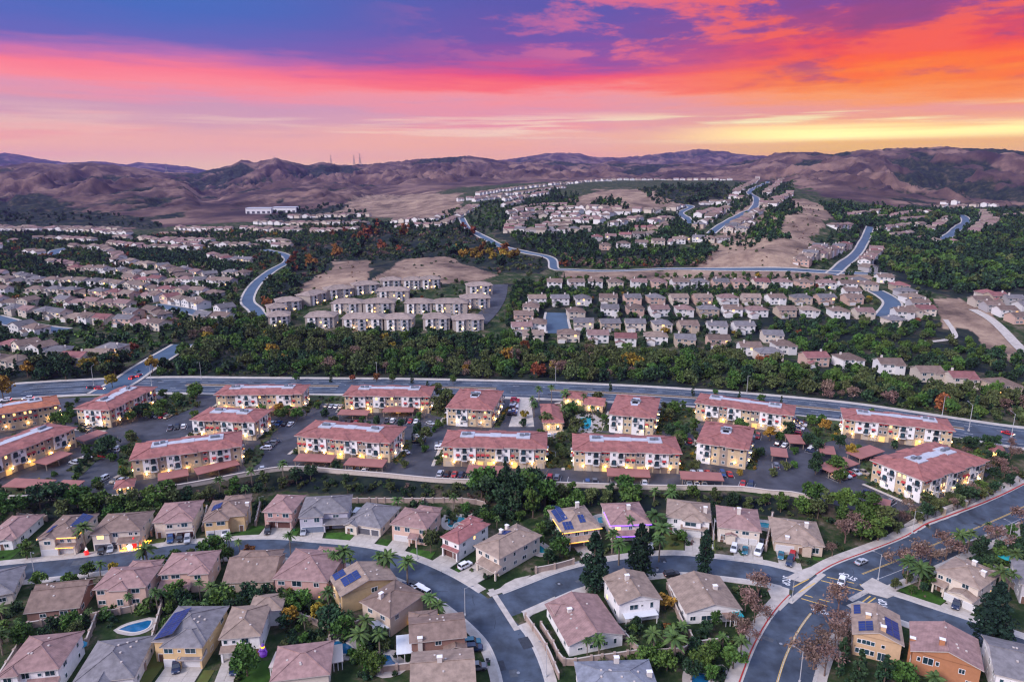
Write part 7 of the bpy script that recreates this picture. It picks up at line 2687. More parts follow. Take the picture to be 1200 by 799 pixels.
scatter([(1150, 640), (1200, 618), (1200, 690), (1160, 690), (1140, 660)], 14, ['dark', 'palm', 'green', 'dark'], (5, 8), 'in the wooded gardens at the right edge', 5, GY)
scatter([(1048, 690), (1090, 660), (1092, 690), (1072, 700)], 8, ['green', 'dark', 'olive'], (3, 5.5), 'on the corner garden by the rambling house', 4, GY)
scatter([(405, 596), (500, 598), (500, 606), (455, 604)], 7, ['dark', 'green', 'shrub', 'palm'], (3, 6), 'in the yards behind the low cream bungalow', 4.5, GY)
scatter([(20, 740), (60, 735), (100, 728), (104, 745), (60, 752), (25, 765)], 7, ['green', 'dark', 'olive'], (3, 5), 'below the wall by the bottom pink-roofed house', 3.5, GY)
scatter([(160, 655), (190, 660), (330, 650), (332, 662), (250, 672), (180, 680)], 10, ['palm', 'green', 'olive'], (3.5, 6), 'along the south kerb of the curved street', 4, GY)
scatter([(520, 600), (600, 604), (610, 622), (590, 625), (545, 606)], 9, ['dark', 'green', 'palm'], (3.5, 7), 'in the yards behind the bright white house', 4, GY)
scatter([(985, 770), (1000, 780), (1060, 799), (980, 799)], 6, ['dark', 'conifer'], (4, 7), 'in the bottom garden under the tan solar house', 4.5, GY)
GT = 'trees planted on the apartment terrace'
scatter([(188, 466), (205, 462), (232, 463), (226, 478), (205, 487), (150, 500), (150, 492)], 13, ['green', 'dark', 'green'], (5, 8), 'in the court right of the slanting block', 4.5, GT, chk=False)
scatter([(285, 478), (360, 470), (372, 476), (355, 498), (300, 500)], 7, ['yellow', 'green', 'olive'], (5, 8), 'between roadside blocks by the gated court', 5, GT)
scatter([(420, 496), (500, 505), (500, 525), (478, 530), (440, 515)], 9, ['green', 'dark', 'olive'], (5, 7.5), 'before the fourth roadside block', 5.5, GT)
scatter([(500, 466), (528, 466), (522, 490), (505, 486)], 6, ['dark', 'olive', 'conifer'], (6, 10), 'beside the deep narrow block by the road', 4, GT)
scatter([(618, 470), (712, 471), (705, 505), (668, 510), (630, 505)], 14, ['palm', 'green', 'palm', 'olive'], (5, 9), 'around the pool and clubhouse', 4.5, GT)
scatter([(640, 520), (672, 520), (672, 550), (642, 550)], 7, ['cypress', 'olive', 'green'], (4, 6), 'along the courtyard lane', 3.5, GT)
scatter([(776, 474), (815, 478), (814, 525), (800, 548), (776, 508)], 12, ['green', 'dark', 'olive'], (5, 8), 'between the pool block and the lit corner block', 4.5, GT)
scatter([(860, 500), (995, 496), (1000, 535), (985, 575), (950, 560), (935, 515), (880, 520)], 15, ['green', 'yellow', 'dark', 'green'], (5, 8), 'in the eastern parking court', 7, GT)
scatter([(1110, 512), (1185, 526), (1184, 552), (1155, 560), (1115, 542)], 14, ['dark', 'olive', 'bare', 'green'], (4.5, 7), 'behind the terrace corner block', 5, GT)
scatter([(1060, 604), (1080, 594), (1152, 569), (1176, 550), (1182, 556), (1150, 578), (1108, 592)], 14, ['dark', 'olive', 'green', 'bare'], (4, 6.5), 'below the terrace corner block', 4, GT)
scatter([(84, 556), (110, 530), (134, 522), (140, 526), (112, 545), (96, 558)], 8, ['green', 'dark'], (4, 6.5), 'on the planted strip of the slanting court', 4.5, GT)
scatter([(140, 535), (158, 515), (164, 520), (154, 562), (139, 564)], 6, ['green', 'olive'], (3.5, 6), 'on the strip left of the wall-side block', 4.5, GT)
scatter([(62, 480), (86, 478), (86, 505), (66, 505)], 5, ['dark', 'green'], (5, 8), 'between the orange roof and slanting block', 4.5, GT)
scatter([(458, 532), (476, 520), (486, 513), (476, 532), (465, 545)], 6, ['cypress', 'dark', 'olive'], (4, 6), 'by the white end wall', 3.5, GT)
for i, (px_, py_) in enumerate([(348, 447), (388, 448), (460, 448), (483, 449), (531, 450), (812, 464), (838, 467), (866, 470), (892, 473), (915, 476), (1020, 490), (715, 458)]):
    tree_px('conifer' if i % 2 else 'green', (px_, py_), 5.5, f"slim street tree, {ordinal(i)} from the left along the arterial road", 'street trees of the arterial')
GBELT = 'trees of the belt behind the arterial road'
scatter([(0, 470), (0, 425), (60, 430), (130, 428), (150, 432), (140, 447), (70, 450), (62, 468)], 12, ['dark', 'dark', 'yellow', 'olive'], (9, 14), 'at the left end of the belt', 6.5, GBELT)


# the rest: belts, groves and hillsides, one mass each
def lowtpl(name, m, shape='round', n=7, nl=16, size=.95, rad=3.5, h=6, z0=.6):
    me = crown_mesh(hash_(name), n, nl, size, rad, h, z0, m, shape)
    me.name = name
    o = bpy.data.objects.new(name, me)
    return o


LOW = {}
for nm, m, a in (('green', L_GREEN, {}), ('dark', L_DARK, {}), ('olive', L_OLIVE, {}), ('yellow', L_YEL, {}), ('rust', L_RUST, {}), ('bare', L_BARE, dict(size=.5)),
                 ('conifer', L_DARK, dict(shape='cone', n=9, nl=16, rad=2.6, h=10, z0=.2)), ('scrub', L_OLIVE, dict(n=4, nl=11, size=.5, rad=1.6, h=2.0, z0=0)), ('dscrub', L_DARK, dict(n=4, nl=11, size=.5, rad=1.7, h=2.2, z0=0)),
                 ('bscrub', L_BARE, dict(n=4, nl=11, size=.4, rad=1.5, h=1.8, z0=0))):
    for v in range(2):
        k = dict(a)
        o = lowtpl(f'{nm}_foliage_{v}', m, **k)
        LOW.setdefault(nm, []).append(o)
    # finer ones for the nearer belts
FINE = {}
for nm, m in (('green', L_GREEN), ('dark', L_DARK), ('olive', L_OLIVE), ('rust', L_RUST), ('yellow', L_YEL), ('bare', L_BARE)):
    FINE[nm] = [lowtpl(f'{nm}_fine_{v}', m, n=13, nl=34, size=.5 if nm != 'bare' else .26, rad=3.6, h=6.2, z0=.3) for v in range(2)]
for nm in LOW:
    if nm not in FINE:
        FINE[nm] = LOW[nm]
FINE['conifer'] = [lowtpl(f'conifer_fine_{v}', L_DARK, 'cone', n=17, nl=26, size=.45, rad=2.7, h=10, z0=.2) for v in range(2)]
FINE['scrub'] = [lowtpl(f'scrub_fine_{v}', L_OLIVE, n=6, nl=22, size=.26, rad=1.6, h=2.0, z0=0) for v in range(2)]
FINE['dscrub'] = [lowtpl(f'dscrub_fine_{v}', L_DARK, n=6, nl=22, size=.26, rad=1.7, h=2.2, z0=0) for v in range(2)]
FINE['bscrub'] = [lowtpl(f'bscrub_fine_{v}', L_BARE, n=6, nl=22, size=.22, rad=1.5, h=1.8, z0=0) for v in range(2)]


FINE['lamplit_scrub'] = [lowtpl(f'yellow_scrub_fine_{v}', L_YEL, n=6, nl=22, size=.26, rad=1.4, h=1.6, z0=0) for v in range(2)]  # shrubs with the yellow terrace lamplight put into their leaf colour


def mass(name, pts, templates):
    """One object of kind stuff: plants at (x, y, z, scale, rot, template index) by geometry nodes."""
    if not pts:
        return
    me = bpy.data.meshes.new(name)
    A = np.array(pts, float)
    me.vertices.add(len(A))
    me.vertices.foreach_set('co', A[:, :3].ravel())
    for nm, j, ty in (('sc', 3, 'FLOAT'), ('rot', 4, 'FLOAT'), ('idx', 5, 'INT')):
        a = me.attributes.new(nm, ty, 'POINT')
        a.data.foreach_set('value', A[:, j].astype(np.float32 if ty == 'FLOAT' else np.int32))
    o = put(name, me)
    stuff(o)
    ng = bpy.data.node_groups.new(name, 'GeometryNodeTree')
    ng.interface.new_socket('Geometry', in_out='INPUT', socket_type='NodeSocketGeometry')
    ng.interface.new_socket('Geometry', in_out='OUTPUT', socket_type='NodeSocketGeometry')
    N, L = ng.nodes, ng.links
    gi, go = N.new('NodeGroupInput'), N.new('NodeGroupOutput')
    join = N.new('GeometryNodeGeometryToInstance')
    for t in templates:
        oi = N.new('GeometryNodeObjectInfo')
        oi.inputs['Object'].default_value = t
        oi.inputs['As Instance'].default_value = True
        L.new(oi.outputs['Geometry'], join.inputs[0])
    # multi-input links stack in reverse: the first linked is the last instance
    iop = N.new('GeometryNodeInstanceOnPoints')
    L.new(gi.outputs[0], iop.inputs['Points'])
    j2 = N.new('GeometryNodeJoinGeometry')
    N.remove(join)
    for t in reversed(templates):
        oi = N.new('GeometryNodeObjectInfo')
        oi.inputs['Object'].default_value = t
        oi.inputs['As Instance'].default_value = True
        L.new(oi.outputs['Geometry'], j2.inputs[0])
    L.new(j2.outputs[0], iop.inputs['Instance'])
    iop.inputs['Pick Instance'].default_value = True

    def attr(nm, ty):
        a = N.new('GeometryNodeInputNamedAttribute')
        a.data_type = ty
        a.inputs['Name'].default_value = nm
        return a.outputs[0]
    L.new(attr('idx', 'INT'), iop.inputs['Instance Index'])
    cx = N.new('ShaderNodeCombineXYZ')
    L.new(attr('rot', 'FLOAT'), cx.inputs[2])
    e2r = N.new('FunctionNodeEulerToRotation')
    L.new(cx.outputs[0], e2r.inputs[0])
    L.new(e2r.outputs[0], iop.inputs['Rotation'])
    L.new(attr('sc', 'FLOAT'), iop.inputs['Scale'])
    L.new(iop.outputs[0], go.inputs[0])
    md = o.modifiers.new('plants', 'NODES')
    md.node_group = ng
    return o


MR = np.random.RandomState(5)


def fill(name, polys, spacing, kinds, sc, fine=True, avoid_far=7.0, world=False, clear=True, avoid_xy=None, nscale=40.0, thin=0.0):
    """Evenly jittered plants over areas named by picture polygons. kinds: {kind: weight}."""
    T = []
    names = list(kinds)
    for k in names:
        T += (FINE if fine else LOW)[k]
    pts = []
    wts = np.array([kinds[k] for k in names], float)
    for poly in polys:
        W = np.array(poly if world else [at(*p)[:2] for p in poly])
        x0, y0, x1, y1 = W[:, 0].min(), W[:, 1].min(), W[:, 0].max(), W[:, 1].max()
        gx, gy = np.meshgrid(np.arange(x0, x1, spacing), np.arange(y0, y1, spacing))
        gx = gx.ravel() + MR.uniform(-.5, .5, gx.size) * spacing
        gy = gy.ravel() + MR.uniform(-.5, .5, gy.size) * spacing
        zz = gz_arr(gx, gy)
        px, py = px_of(gx, gy, zz)
        # test in ground space
        ins = in_poly(gx, gy, [tuple(w) for w in W])
        gx, gy, zz = gx[ins], gy[ins], zz[ins]
        if thin:
            keep = vnoise(gx / 25, gy / 25, 7) > thin
            gx, gy, zz = gx[keep], gy[keep], zz[keep]
        for ln, w in ROADS.values():
            if len(gx) == 0:
                break
            sub = ln[::2]
            d = np.full(len(gx), 1e9)
            lo, hi = sub.min(0) - 20, sub.max(0) + 20
            m = (gx > lo[0]) & (gx < hi[0]) & (gy > lo[1]) & (gy < hi[1])
            if m.any():
                dd = np.hypot(gx[m][:, None] - sub[None, :, 0], gy[m][:, None] - sub[None, :, 1]).min(1)
                d[m] = dd
            keep = d > w / 2 + 4.5
            gx, gy, zz = gx[keep], gy[keep], zz[keep]
        if len(gx) and avoid_xy is not None:
            keep = np.hypot(gx[:, None] - avoid_xy[None, :, 0], gy[:, None] - avoid_xy[None, :, 1]).min(1) > 3.4
            gx, gy, zz = gx[keep], gy[keep], zz[keep]
        if len(gx) and avoid_far:
            keep = np.ones(len(gx), bool)
            for i0 in range(0, len(gx), 2000):
                sl = slice(i0, i0 + 2000)
                keep[sl] = np.hypot(gx[sl][:, None] - FARXY[None, :, 0], gy[sl][:, None] - FARXY[None, :, 1]).min(1) > avoid_far
            gx, gy, zz = gx[keep], gy[keep], zz[keep]
        if clear and len(gx) and gy.min() < 420:
            keep = np.array([np.min(np.hypot(CLEAR[:, 0] - a, CLEAR[:, 1] - b) - CLEAR[:, 2]) > 1.5 for a, b in zip(gx, gy)])
            gx, gy, zz = gx[keep], gy[keep], zz[keep]
        nz = fbm(gx / nscale, gy / nscale, 3, 21)
        for a, b, c, n_ in zip(gx, gy, zz, nz):
            r = MR.rand()
            # neighbouring plants tend to be of one kind
            u = (0.6 * ((n_ - .3) / .4) + .4 * r)
            u = min(max(u, 0), .999) * wts.sum()
            k = int(np.searchsorted(np.cumsum(wts), u))
            k = min(k, len(names) - 1)
            if MR.rand() < .25:
                k = int(MR.choice(len(names), p=wts / wts.sum()))
            s = MR.uniform(*sc)
            pts.append((a, b, c - .3, s, MR.uniform(0, 6.28), 2 * k + MR.randint(2)))
    print(name, len(pts))
    return mass(name, pts, T)


BELT = [(150, 447), (170, 437), (205, 412), (215, 392), (240, 380), (290, 372), (320, 388), (380, 393), (480, 396), (590, 398), (640, 405), (720, 411), (850, 420), (960, 436), (1060, 444), (1140, 460), (1220, 472),
        (1260, 505), (1200, 499), (1100, 486), (1000, 471), (900, 462), (810, 452), (725, 447), (600, 443), (450, 441), (300, 441), (180, 441)]
fill('belt_woodland', [BELT], 7.4, {'dark': 1.8, 'green': 2.8, 'conifer': .3, 'olive': 3.8, 'bare': .5, 'rust': .1, 'yellow': .1}, (.6, 1.5), avoid_far=10, nscale=24, thin=.14)
fill('belt_undergrowth', [BELT], 5.0, {'dscrub': 2, 'scrub': 2}, (.7, 1.5), avoid_far=9)
fill('belt_left_woodland', [[(-60, 470), (-60, 425), (60, 432), (130, 430), (150, 432), (140, 445), (70, 449), (40, 460)]], 8.5, {'dark': 3, 'conifer': 2, 'olive': 1, 'yellow': .4}, (.8, 1.4))
fill('bank_shrubs', [[(0, 594), (80, 590), (184, 582), (272, 567), (332, 557), (400, 561), (512, 571), (570, 573), (660, 575), (825, 579), (900, 584), (950, 590), (1040, 608), (1085, 606), (1110, 600), (1150, 588), (1185, 570), (1180, 578), (1110, 609),
                       (1040, 640), (965, 612), (900, 600), (800, 594), (660, 590), (600, 598), (570, 590), (400, 577), (330, 573), (180, 600), (0, 612)]], 2.9, {'dscrub': 2, 'scrub': 2.2, 'bscrub': .7}, (.5, 1.25), avoid_far=0)
fill('canyon_scrub', [[(318, 382), (304, 360), (338, 322), (352, 298), (338, 288), (420, 266), (540, 268), (600, 298), (640, 306), (632, 322), (600, 326), (520, 300), (470, 305), (395, 305), (350, 345)]], 7.5, {'dscrub': 2.5, 'scrub': 2, 'bscrub': 1, 'dark': .6, 'rust': .2},
     (.8, 2.4), fine=False, thin=.25)
fill('hillside_woods', [[(585, 264), (700, 278), (790, 292), (828, 300), (812, 313), (660, 313), (612, 292)], [(598, 247), (640, 234), (680, 230), (676, 240), (640, 250)], [(690, 246), (738, 248), (735, 240), (700, 238)], 
                        [(785, 300), (830, 285), (840, 292), (825, 312)], [(740, 268), (800, 262), (815, 272), (800, 284), (720, 287), (700, 278)], [(880, 288), (925, 282), (915, 262), (940, 250), (925, 240), (880, 270)]], 10, {'dark': 3, 'conifer': .7, 'green': 2}, (.7, 1.4), fine=False, avoid_far=10)
fill('ridge_scrub', [[(745, 222), (850, 215), (860, 230), (800, 243), (770, 240)]], 11, {'dscrub': 3, 'scrub': 2, 'dark': 1}, (.9, 2.2), fine=False, thin=.3)
fill('eastern_woods', [[(960, 240), (1060, 247), (1200, 247), (1290, 250), (1290, 345), (1200, 340), (1120, 346), (1062, 330), (1010, 288), (985, 262)]], 9.0, {'dark': 3, 'conifer': .4, 'green': 2.6, 'olive': .8}, (.9, 1.7), fine=False, avoid_far=11, thin=.12)
fill('roadside_autumn_trees', [[(655, 312), (840, 311), (838, 305), (740, 305), (700, 308), (660, 300)]], 8, {'rust': 2, 'bare': 3, 'olive': 1}, (.6, 1.1), fine=False)
fill('golden_trees', [[(530, 292), (610, 300), (612, 307), (530, 302)]], 13, {'yellow': 4, 'olive': 1}, (1.0, 1.5), fine=False)
fill('suburb_trees', [[(-60, 430), (-60, 274), (60, 272), (150, 278), (300, 268), (430, 258), (430, 276), (340, 290), (350, 300), (310, 330), (290, 372), (215, 395), (140, 430)]], 8.2, {'dark': 3.6, 'green': 2.4, 'olive': 1, 'conifer': .4, 'rust': .5, 'yellow': .12, 'bare': .3}, (.45, 1.05), fine=False, avoid_far=6.6)
fill('suburb_grove', [[(-60, 328), (-60, 300), (30, 302), (68, 312), (70, 326)], [(150, 292), (250, 300), (290, 312), (285, 322), (215, 312), (160, 304)], [(-60, 276), (60, 275), (150, 281), (140, 284), (60, 279), (-60, 282)], [(90, 402), (150, 396), (140, 412), (100, 410)]], 9.0,
     {'dark': 4, 'conifer': 1, 'green': 1.5}, (.7, 1.2), fine=False, avoid_far=9)
fill('midtown_trees', [[(600, 330), (1040, 330), (1090, 345), (1100, 385), (1060, 400), (900, 392), (850, 412), (610, 400), (590, 370)]], 9.5, {'green': 2.4, 'dark': 2.4, 'olive': 1.2, 'rust': .3, 'yellow': .2}, (.45, .85), avoid_far=7.6)
fill('green_terraces', [[(900, 380), (960, 379), (1090, 385), (1130, 400), (1200, 425), (1220, 470), (1150, 458), (1060, 436), (990, 424), (920, 408)]], 8.5, {'dark': 3, 'green': 2, 'olive': 1.6, 'dscrub': 1}, (.7, 1.3), avoid_far=10, thin=.2)
fill('slope_trees', [[(595, 335), (655, 326), (760, 334), (1000, 347), (1000, 351), (700, 348), (650, 362), (600, 400), (580, 395), (590, 360)]], 7.8, {'dark': 3, 'green': 2, 'conifer': .8}, (.6, 1.0), avoid_far=8.5)
fill('complex_trees', [Z(300, 180, 2.96, [(60, 610), (180, 530), (340, 470), (440, 440), (660, 430), (840, 460), (830, 540), (800, 620), (300, 616)])], 15, {'green': 2, 'dark': 2, 'olive': 1, 'rust': .4}, (.4, .75), avoid_far=0)
fill('middle_hill_trees', [[(455, 272), (520, 250), (600, 232), (655, 221), (660, 246), (700, 253), (800, 251), (852, 240), (862, 216), (930, 212), (930, 240), (890, 290), (840, 292), (790, 290), (720, 275), (600, 272)], [(930, 320), (940, 296), (985, 262), (1100, 245), (1200, 246), (1200, 300), (1040, 325)]], 12, {'dark': 3, 'conifer': .5, 'green': 1.5}, (.5, 1.1), fine=False, avoid_far=7.5)
fill('yard_shrubs', [[(0, 655), (100, 600), (250, 585), (560, 596), (640, 612), (760, 600), (960, 612), (990, 650), (940, 672), (600, 690), (300, 625), (0, 660)],
                     [(0, 690), (170, 662), (330, 655), (500, 690), (570, 760), (590, 799), (0, 799)], [(640, 799), (610, 730), (680, 690), (920, 690), (870, 799)], [(950, 799), (1000, 720), (1060, 730), (1200, 775), (1200, 799)], [(1050, 690), (1100, 650), (1200, 605), (1200, 750), (1100, 715)]],
     3.0, {'dscrub': 2.4, 'scrub': 1.6, 'bscrub': .3}, (.4, 1.15), avoid_far=0, thin=.36)

fill('terrace_shrubs', BEDS, 2.6, {'dscrub': 2, 'scrub': 2, 'lamplit_scrub': 1}, (.4, .85), avoid_far=0, nscale=12)
fill('garden_greenery', [[(0, 655), (100, 604), (250, 590), (560, 598), (640, 612), (760, 602), (900, 612), (890, 640), (600, 680), (300, 625), (0, 655)],
                          [(0, 700), (170, 668), (330, 660), (480, 700), (540, 760), (560, 799), (0, 799)], [(700, 720), (780, 735), (870, 740), (860, 799), (700, 799)], [(1100, 650), (1200, 605), (1200, 700), (1150, 690)]],
     6.6, {'green': 3, 'dark': 2, 'olive': 1.4, 'yellow': .12}, (.3, .72), avoid_far=0, thin=.35)
_ax = [tuple(o.location[:2]) for o in bpy.data.objects if o.parent is None and o.get('category') == 'car']
for _r, _w in CP_ROOTS:
    _m = root_matrix(_r)
    for _i in range(int(_w / 2.5) + 1):
        for _j in (0, 3, 6):
            _ax.append(tuple((_m @ Vector((_i * 2.5, _j, 0)))[:2]))
for _x, _y in ((686, 496), (684, 500), (690, 490), (696, 488), (688, 486), (700, 486)):
    _ax.append(on_plane(_x, _y, PLATEAU))
fill('terrace_trees', [[(0, 584), (80, 583), (184, 574), (272, 558), (332, 548), (450, 555), (660, 566), (825, 570), (900, 575), (960, 585), (1040, 598), (1140, 570), (1178, 540), (1100, 512), (900, 486), (725, 474), (590, 468), (450, 466), (300, 465), (180, 465), (65, 470), (0, 476)]],
     11.5, {'green': 2.6, 'dark': 1.6, 'olive': 1.6, 'yellow': .35}, (.4, .75), avoid_far=0, thin=.42, avoid_xy=np.array(_ax))
fill('block_planting', STRIPS, 1.9, {'dscrub': 2, 'scrub': 2, 'lamplit_scrub': .8}, (.45, 1.0), avoid_far=0, world=True, clear=False, nscale=8)
fill('knoll_bushes', [[(840, 290), (870, 245), (960, 240), (955, 300), (925, 315), (835, 316)], [(430, 330), (520, 302), (585, 322), (480, 335)], [(352, 345), (395, 307), (438, 307), (420, 335)]], 13, {'dscrub': 2, 'scrub': 1, 'bscrub': 2}, (.4, 1.3), fine=False, thin=.5)
fill('roadside_woods', [[(285, 372), (283, 350), (296, 325), (316, 308), (325, 300), (318, 296), (298, 318), (278, 345), (272, 372)], [(312, 372), (303, 350), (312, 330), (336, 315), (348, 303), (356, 306), (340, 325), (325, 345), (322, 372)]], 6.5, {'dark': 3, 'green': 1.5, 'olive': 1}, (.5, 1.0), fine=False, avoid_far=5)
fill('avenue_shrubs', [[(1040, 640), (1105, 612), (1150, 594), (1200, 568), (1200, 550), (1150, 580), (1105, 598), (1040, 612)], [(1045, 690), (1110, 650), (1200, 608), (1200, 622), (1120, 660), (1060, 700)]], 2.8, {'bscrub': 1.4, 'dscrub': 2, 'scrub': 1.5}, (.5, 1.2), avoid_far=0)
fill('valley_woods', [[(-300, 266), (-300, 246), (0, 247), (110, 250), (185, 259), (200, 268), (0, 267)], [(300, 262), (325, 247), (400, 240), (430, 248), (425, 258), (380, 262)]], 16, {'dark': 2, 'dscrub': 2, 'scrub': 1}, (.6, 1.4), fine=False, thin=.3)

# ---------------------------------------------------------------- garden walls, pools, lamps and small things
def W_(pts):
    return [at(*p)[:2] for p in pts]


GWALL = 'block walls between the gardens'
for pts, lab in [
    ([(408, 589), (433, 589), (483, 589), (541, 589), (567, 593), (565, 599), (550, 610)], 'long tan block wall behind the low cream bungalow and its neighbours'), ([(497, 589), (489, 602)], 'short block wall dividing yards behind the salmon house'),
    ([(22, 607), (55, 610)], 'block wall behind the light-strung house'), ([(34, 736), (67, 731), (117, 724), (127, 722), (158, 716), (191, 709)], 'long tan block wall behind the peach house above the blue pool'),
    ([(34, 738), (18, 768), (0, 797)], 'block wall descending beside the bottom pink-roofed house'), ([(114, 725), (102, 756)], 'block wall left of the blue pool'), ([(191, 709), (178, 755), (170, 785)], 'block wall between the blue pool and the mustard house'),
    ([(616, 726), (625, 739), (640, 762), (655, 796)], 'low wall following the corner lot kerb'), ([(634, 736), (648, 758), (661, 779), (693, 776), (750, 768)], 'tan wall round the long white bungalow'), ([(693, 705), (722, 737), (751, 768)], 'wall between the long bungalow and the two-storey gabled house'),
    ([(782, 690), (790, 712), (800, 735)], 'wall between the two white houses south of the side street'), ([(768, 768), (800, 766), (813, 759), (852, 754)], 'rear wall below the bungalow with turquoise awning'), ([(808, 746), (814, 758)], 'short wall stub joining the rear garden wall'),
    ([(628, 671), (650, 667), (672, 661)], 'retaining wall at the street edge beside the corner solar house'), ([(448, 788), (482, 784)], 'wall below the kidney-shaped pool'), ([(992, 731), (984, 748), (984, 782)], 'wall on the avenue side of the tan solar house'),
    ([(1087, 655), (1113, 647), (1150, 635), (1193, 618)], 'garden wall along the lower avenue edge'), ([(97, 643), (110, 615)], 'side wall right of the light-strung house'), ([(178, 628), (186, 600)], 'side wall left of the maroon garage house'), ([(238, 622), (243, 598)], 'side wall left of the yellow house'),
    ([(300, 616), (305, 594)], 'side wall left of the dusty pink house'), ([(905, 606), (897, 645)], 'side wall left of the beige corner bungalow'), ([(262, 745), (330, 722), (386, 738)], 'curving wall below the palms behind the large pink house'), ([(387, 752), (430, 728)], 'wall right of the deep blue pool'),
    ([(832, 605), (836, 632)], 'side wall right of the tan-roofed white house'), ([(1150, 660), (1188, 690)], 'garden wall at the right edge by the parasol'),
]:
    wall_run('block_wall', W_(pts), 1.8, .22, M_BLOCK, lab, 'wall', cap=True, step=3)

# pilastered fence above the avenue
FP = W_([(1050, 622), (1078, 612), (1105, 603), (1130, 594), (1152, 584), (1170, 574)])
ln_ = smooth_line(FP, 1.5)
fr = put('pilaster_fence', None, None, (ln_[0][0], ln_[0][1], gz(*ln_[0])))
tag(fr, 'dark iron fence with tan pilasters along the upper side of the avenue', 'fence')
for p in FP:
    m = MB()
    m.box(-.55, .55, -.55, .55, -.6, 2.5)
    o = m.build('pilaster', M_TAN, fr, (p[0] - ln_[0][0], p[1] - ln_[0][1], gz(*p) - fr.location.z))
    m = MB()
    m.hull([(-.7, -.7, 2.5), (.7, -.7, 2.5), (.7, .7, 2.5), (-.7, .7, 2.5)], [(-.5, -.5, 2.8), (.5, -.5, 2.8), (.5, .5, 2.8), (-.5, .5, 2.8)], 0, True, True)
    m.build('pilaster_cap', M_FASCIA, o)
rl, rb_ = MB(), MB()
for i in range(len(ln_) - 1):
    a, b = ln_[i], ln_[i + 1]
    za, zb = gz(*a) - fr.location.z, gz(*b) - fr.location.z
    o = ln_[0]
    for hh in (.3, 1.7):
        rl.tube((a[0] - o[0], a[1] - o[1], za + hh), (b[0] - o[0], b[1] - o[1], zb + hh), .035, .035, 4)
    for k in range(6):
        t = k / 6
        p = a + (b - a) * t
        rb_.tube((p[0] - o[0], p[1] - o[1], za + .1), (p[0] - o[0], p[1] - o[1], za + 1.85), .02, .02, 3)
rl.build('rail', M_RAIL, fr)
stuff(rb_.build('bars', M_RAIL, fr))


def pool(pts, lab, blue=False, plateau=False, deck=2.2):
    P = [on_plane(a, b, PLATEAU) for a, b in pts] if plateau else W_(pts)
    z = PLATEAU + .1 if plateau else 0.0
    c = np.mean(np.array(P), axis=0)
    ln = smooth_line(P + [P[0]], .8)[:-1]
    Q = [(p[0] - c[0], p[1] - c[1]) for p in ln]
    root = put('swimming_pool', None, None, (c[0], c[1], z))
    tag(root, lab, 'pool')
    a = sum(Q[i][0] * Q[(i + 1) % len(Q)][1] - Q[(i + 1) % len(Q)][0] * Q[i][1] for i in range(len(Q)))
    if a < 0:
        Q = Q[::-1]

    def off(d):
        out = []
        n = len(Q)
        for i in range(n):
            dx, dy = Q[(i + 1) % n][0] - Q[i - 1][0], Q[(i + 1) % n][1] - Q[i - 1][1]
            L = math.hypot(dx, dy) + 1e-6
            out.append((Q[i][0] + dy / L * d, Q[i][1] - dx / L * d))
        return out
    m = MB()
    m.poly([(p[0], p[1], .10) for p in Q])
    m.build('water', M_WATER2 if blue else M_WATER, root)
    A, B = off(.0), off(.4)
    m = MB()
    n = len(Q)
    for i in range(n):
        j = (i + 1) % n
        m.poly([(*B[i], .24), (*B[j], .24), (*A[j], .24), (*A[i], .24)])
        m.poly([(*A[i], .24), (*A[j], .24), (*A[j], .08), (*A[i], .08)])
        m.poly([(*B[i], 0), (*B[j], 0), (*B[j], .24), (*B[i], .24)])
    m.build('coping', mat('pool_coping', (.5, .46, .42), rough=.8), root)
    C = off(deck)
    m = MB()
    for i in range(n):
        j = (i + 1) % n
        m.poly([(*C[i], .13), (*C[j], .13), (*B[j], .13), (*B[i], .13)])
    m.build('deck', mat('pool_deck', (.36, .32, .29), rough=.9, noise=.1), root)


pool([(139, 738), (150, 733), (167, 728.5), (177, 727), (173, 736), (158, 741)], 'freeform blue pool above the wide grey-roofed house', True, deck=1.3)
pool([(622, 639), (628, 637), (638, 643), (638, 648), (630, 647)], 'small teal pool on the slope beside the corner solar house')
pool([(700, 607), (708, 605.5), (710, 612), (702, 613)], 'little teal pool between the grey solar house and the violet-lit one')
pool([(525, 606), (543, 606.5), (544, 611), (533, 613), (530, 618), (525, 616)], 'L-shaped teal pool behind the bright white house')
pool([(448, 768), (457, 768), (460, 774), (467, 780), (464, 784), (448, 786)], 'kidney-shaped blue pool beside the brown chimney house', True)
pool([(386, 753), (397, 751), (411, 757), (413, 766), (390, 764)], 'deep blue pool right of the bottom pink-roofed house', True)
pool([(811, 789), (820, 788), (831, 794), (826, 803), (812, 803)], 'dark rock-edged pool in the bottom garden', True)
pool([(838, 784), (846, 781), (849, 787), (841, 790)], 'small upper basin of the dark rock pool', True, deck=.8)
pool([(889, 612), (903, 614), (900, 619), (888, 616)], 'pale spa pool beside the cream house with arched entry')
pool([(680, 490), (692, 490), (691, 502), (681, 502)], 'rectangular turquoise pool of the apartment terrace', plateau=True, deck=5)
pool([(288, 714), (300, 713), (294, 722), (288, 725)], 'green-blue pool behind the bottom white house')
pool([(493, 602), (505, 601), (503, 605), (495, 605.5)], 'narrow teal pool behind the salmon house')
pool([(1170, 668), (1192, 664), (1194, 672), (1176, 675)], 'teal pool at the right edge below the parasol')
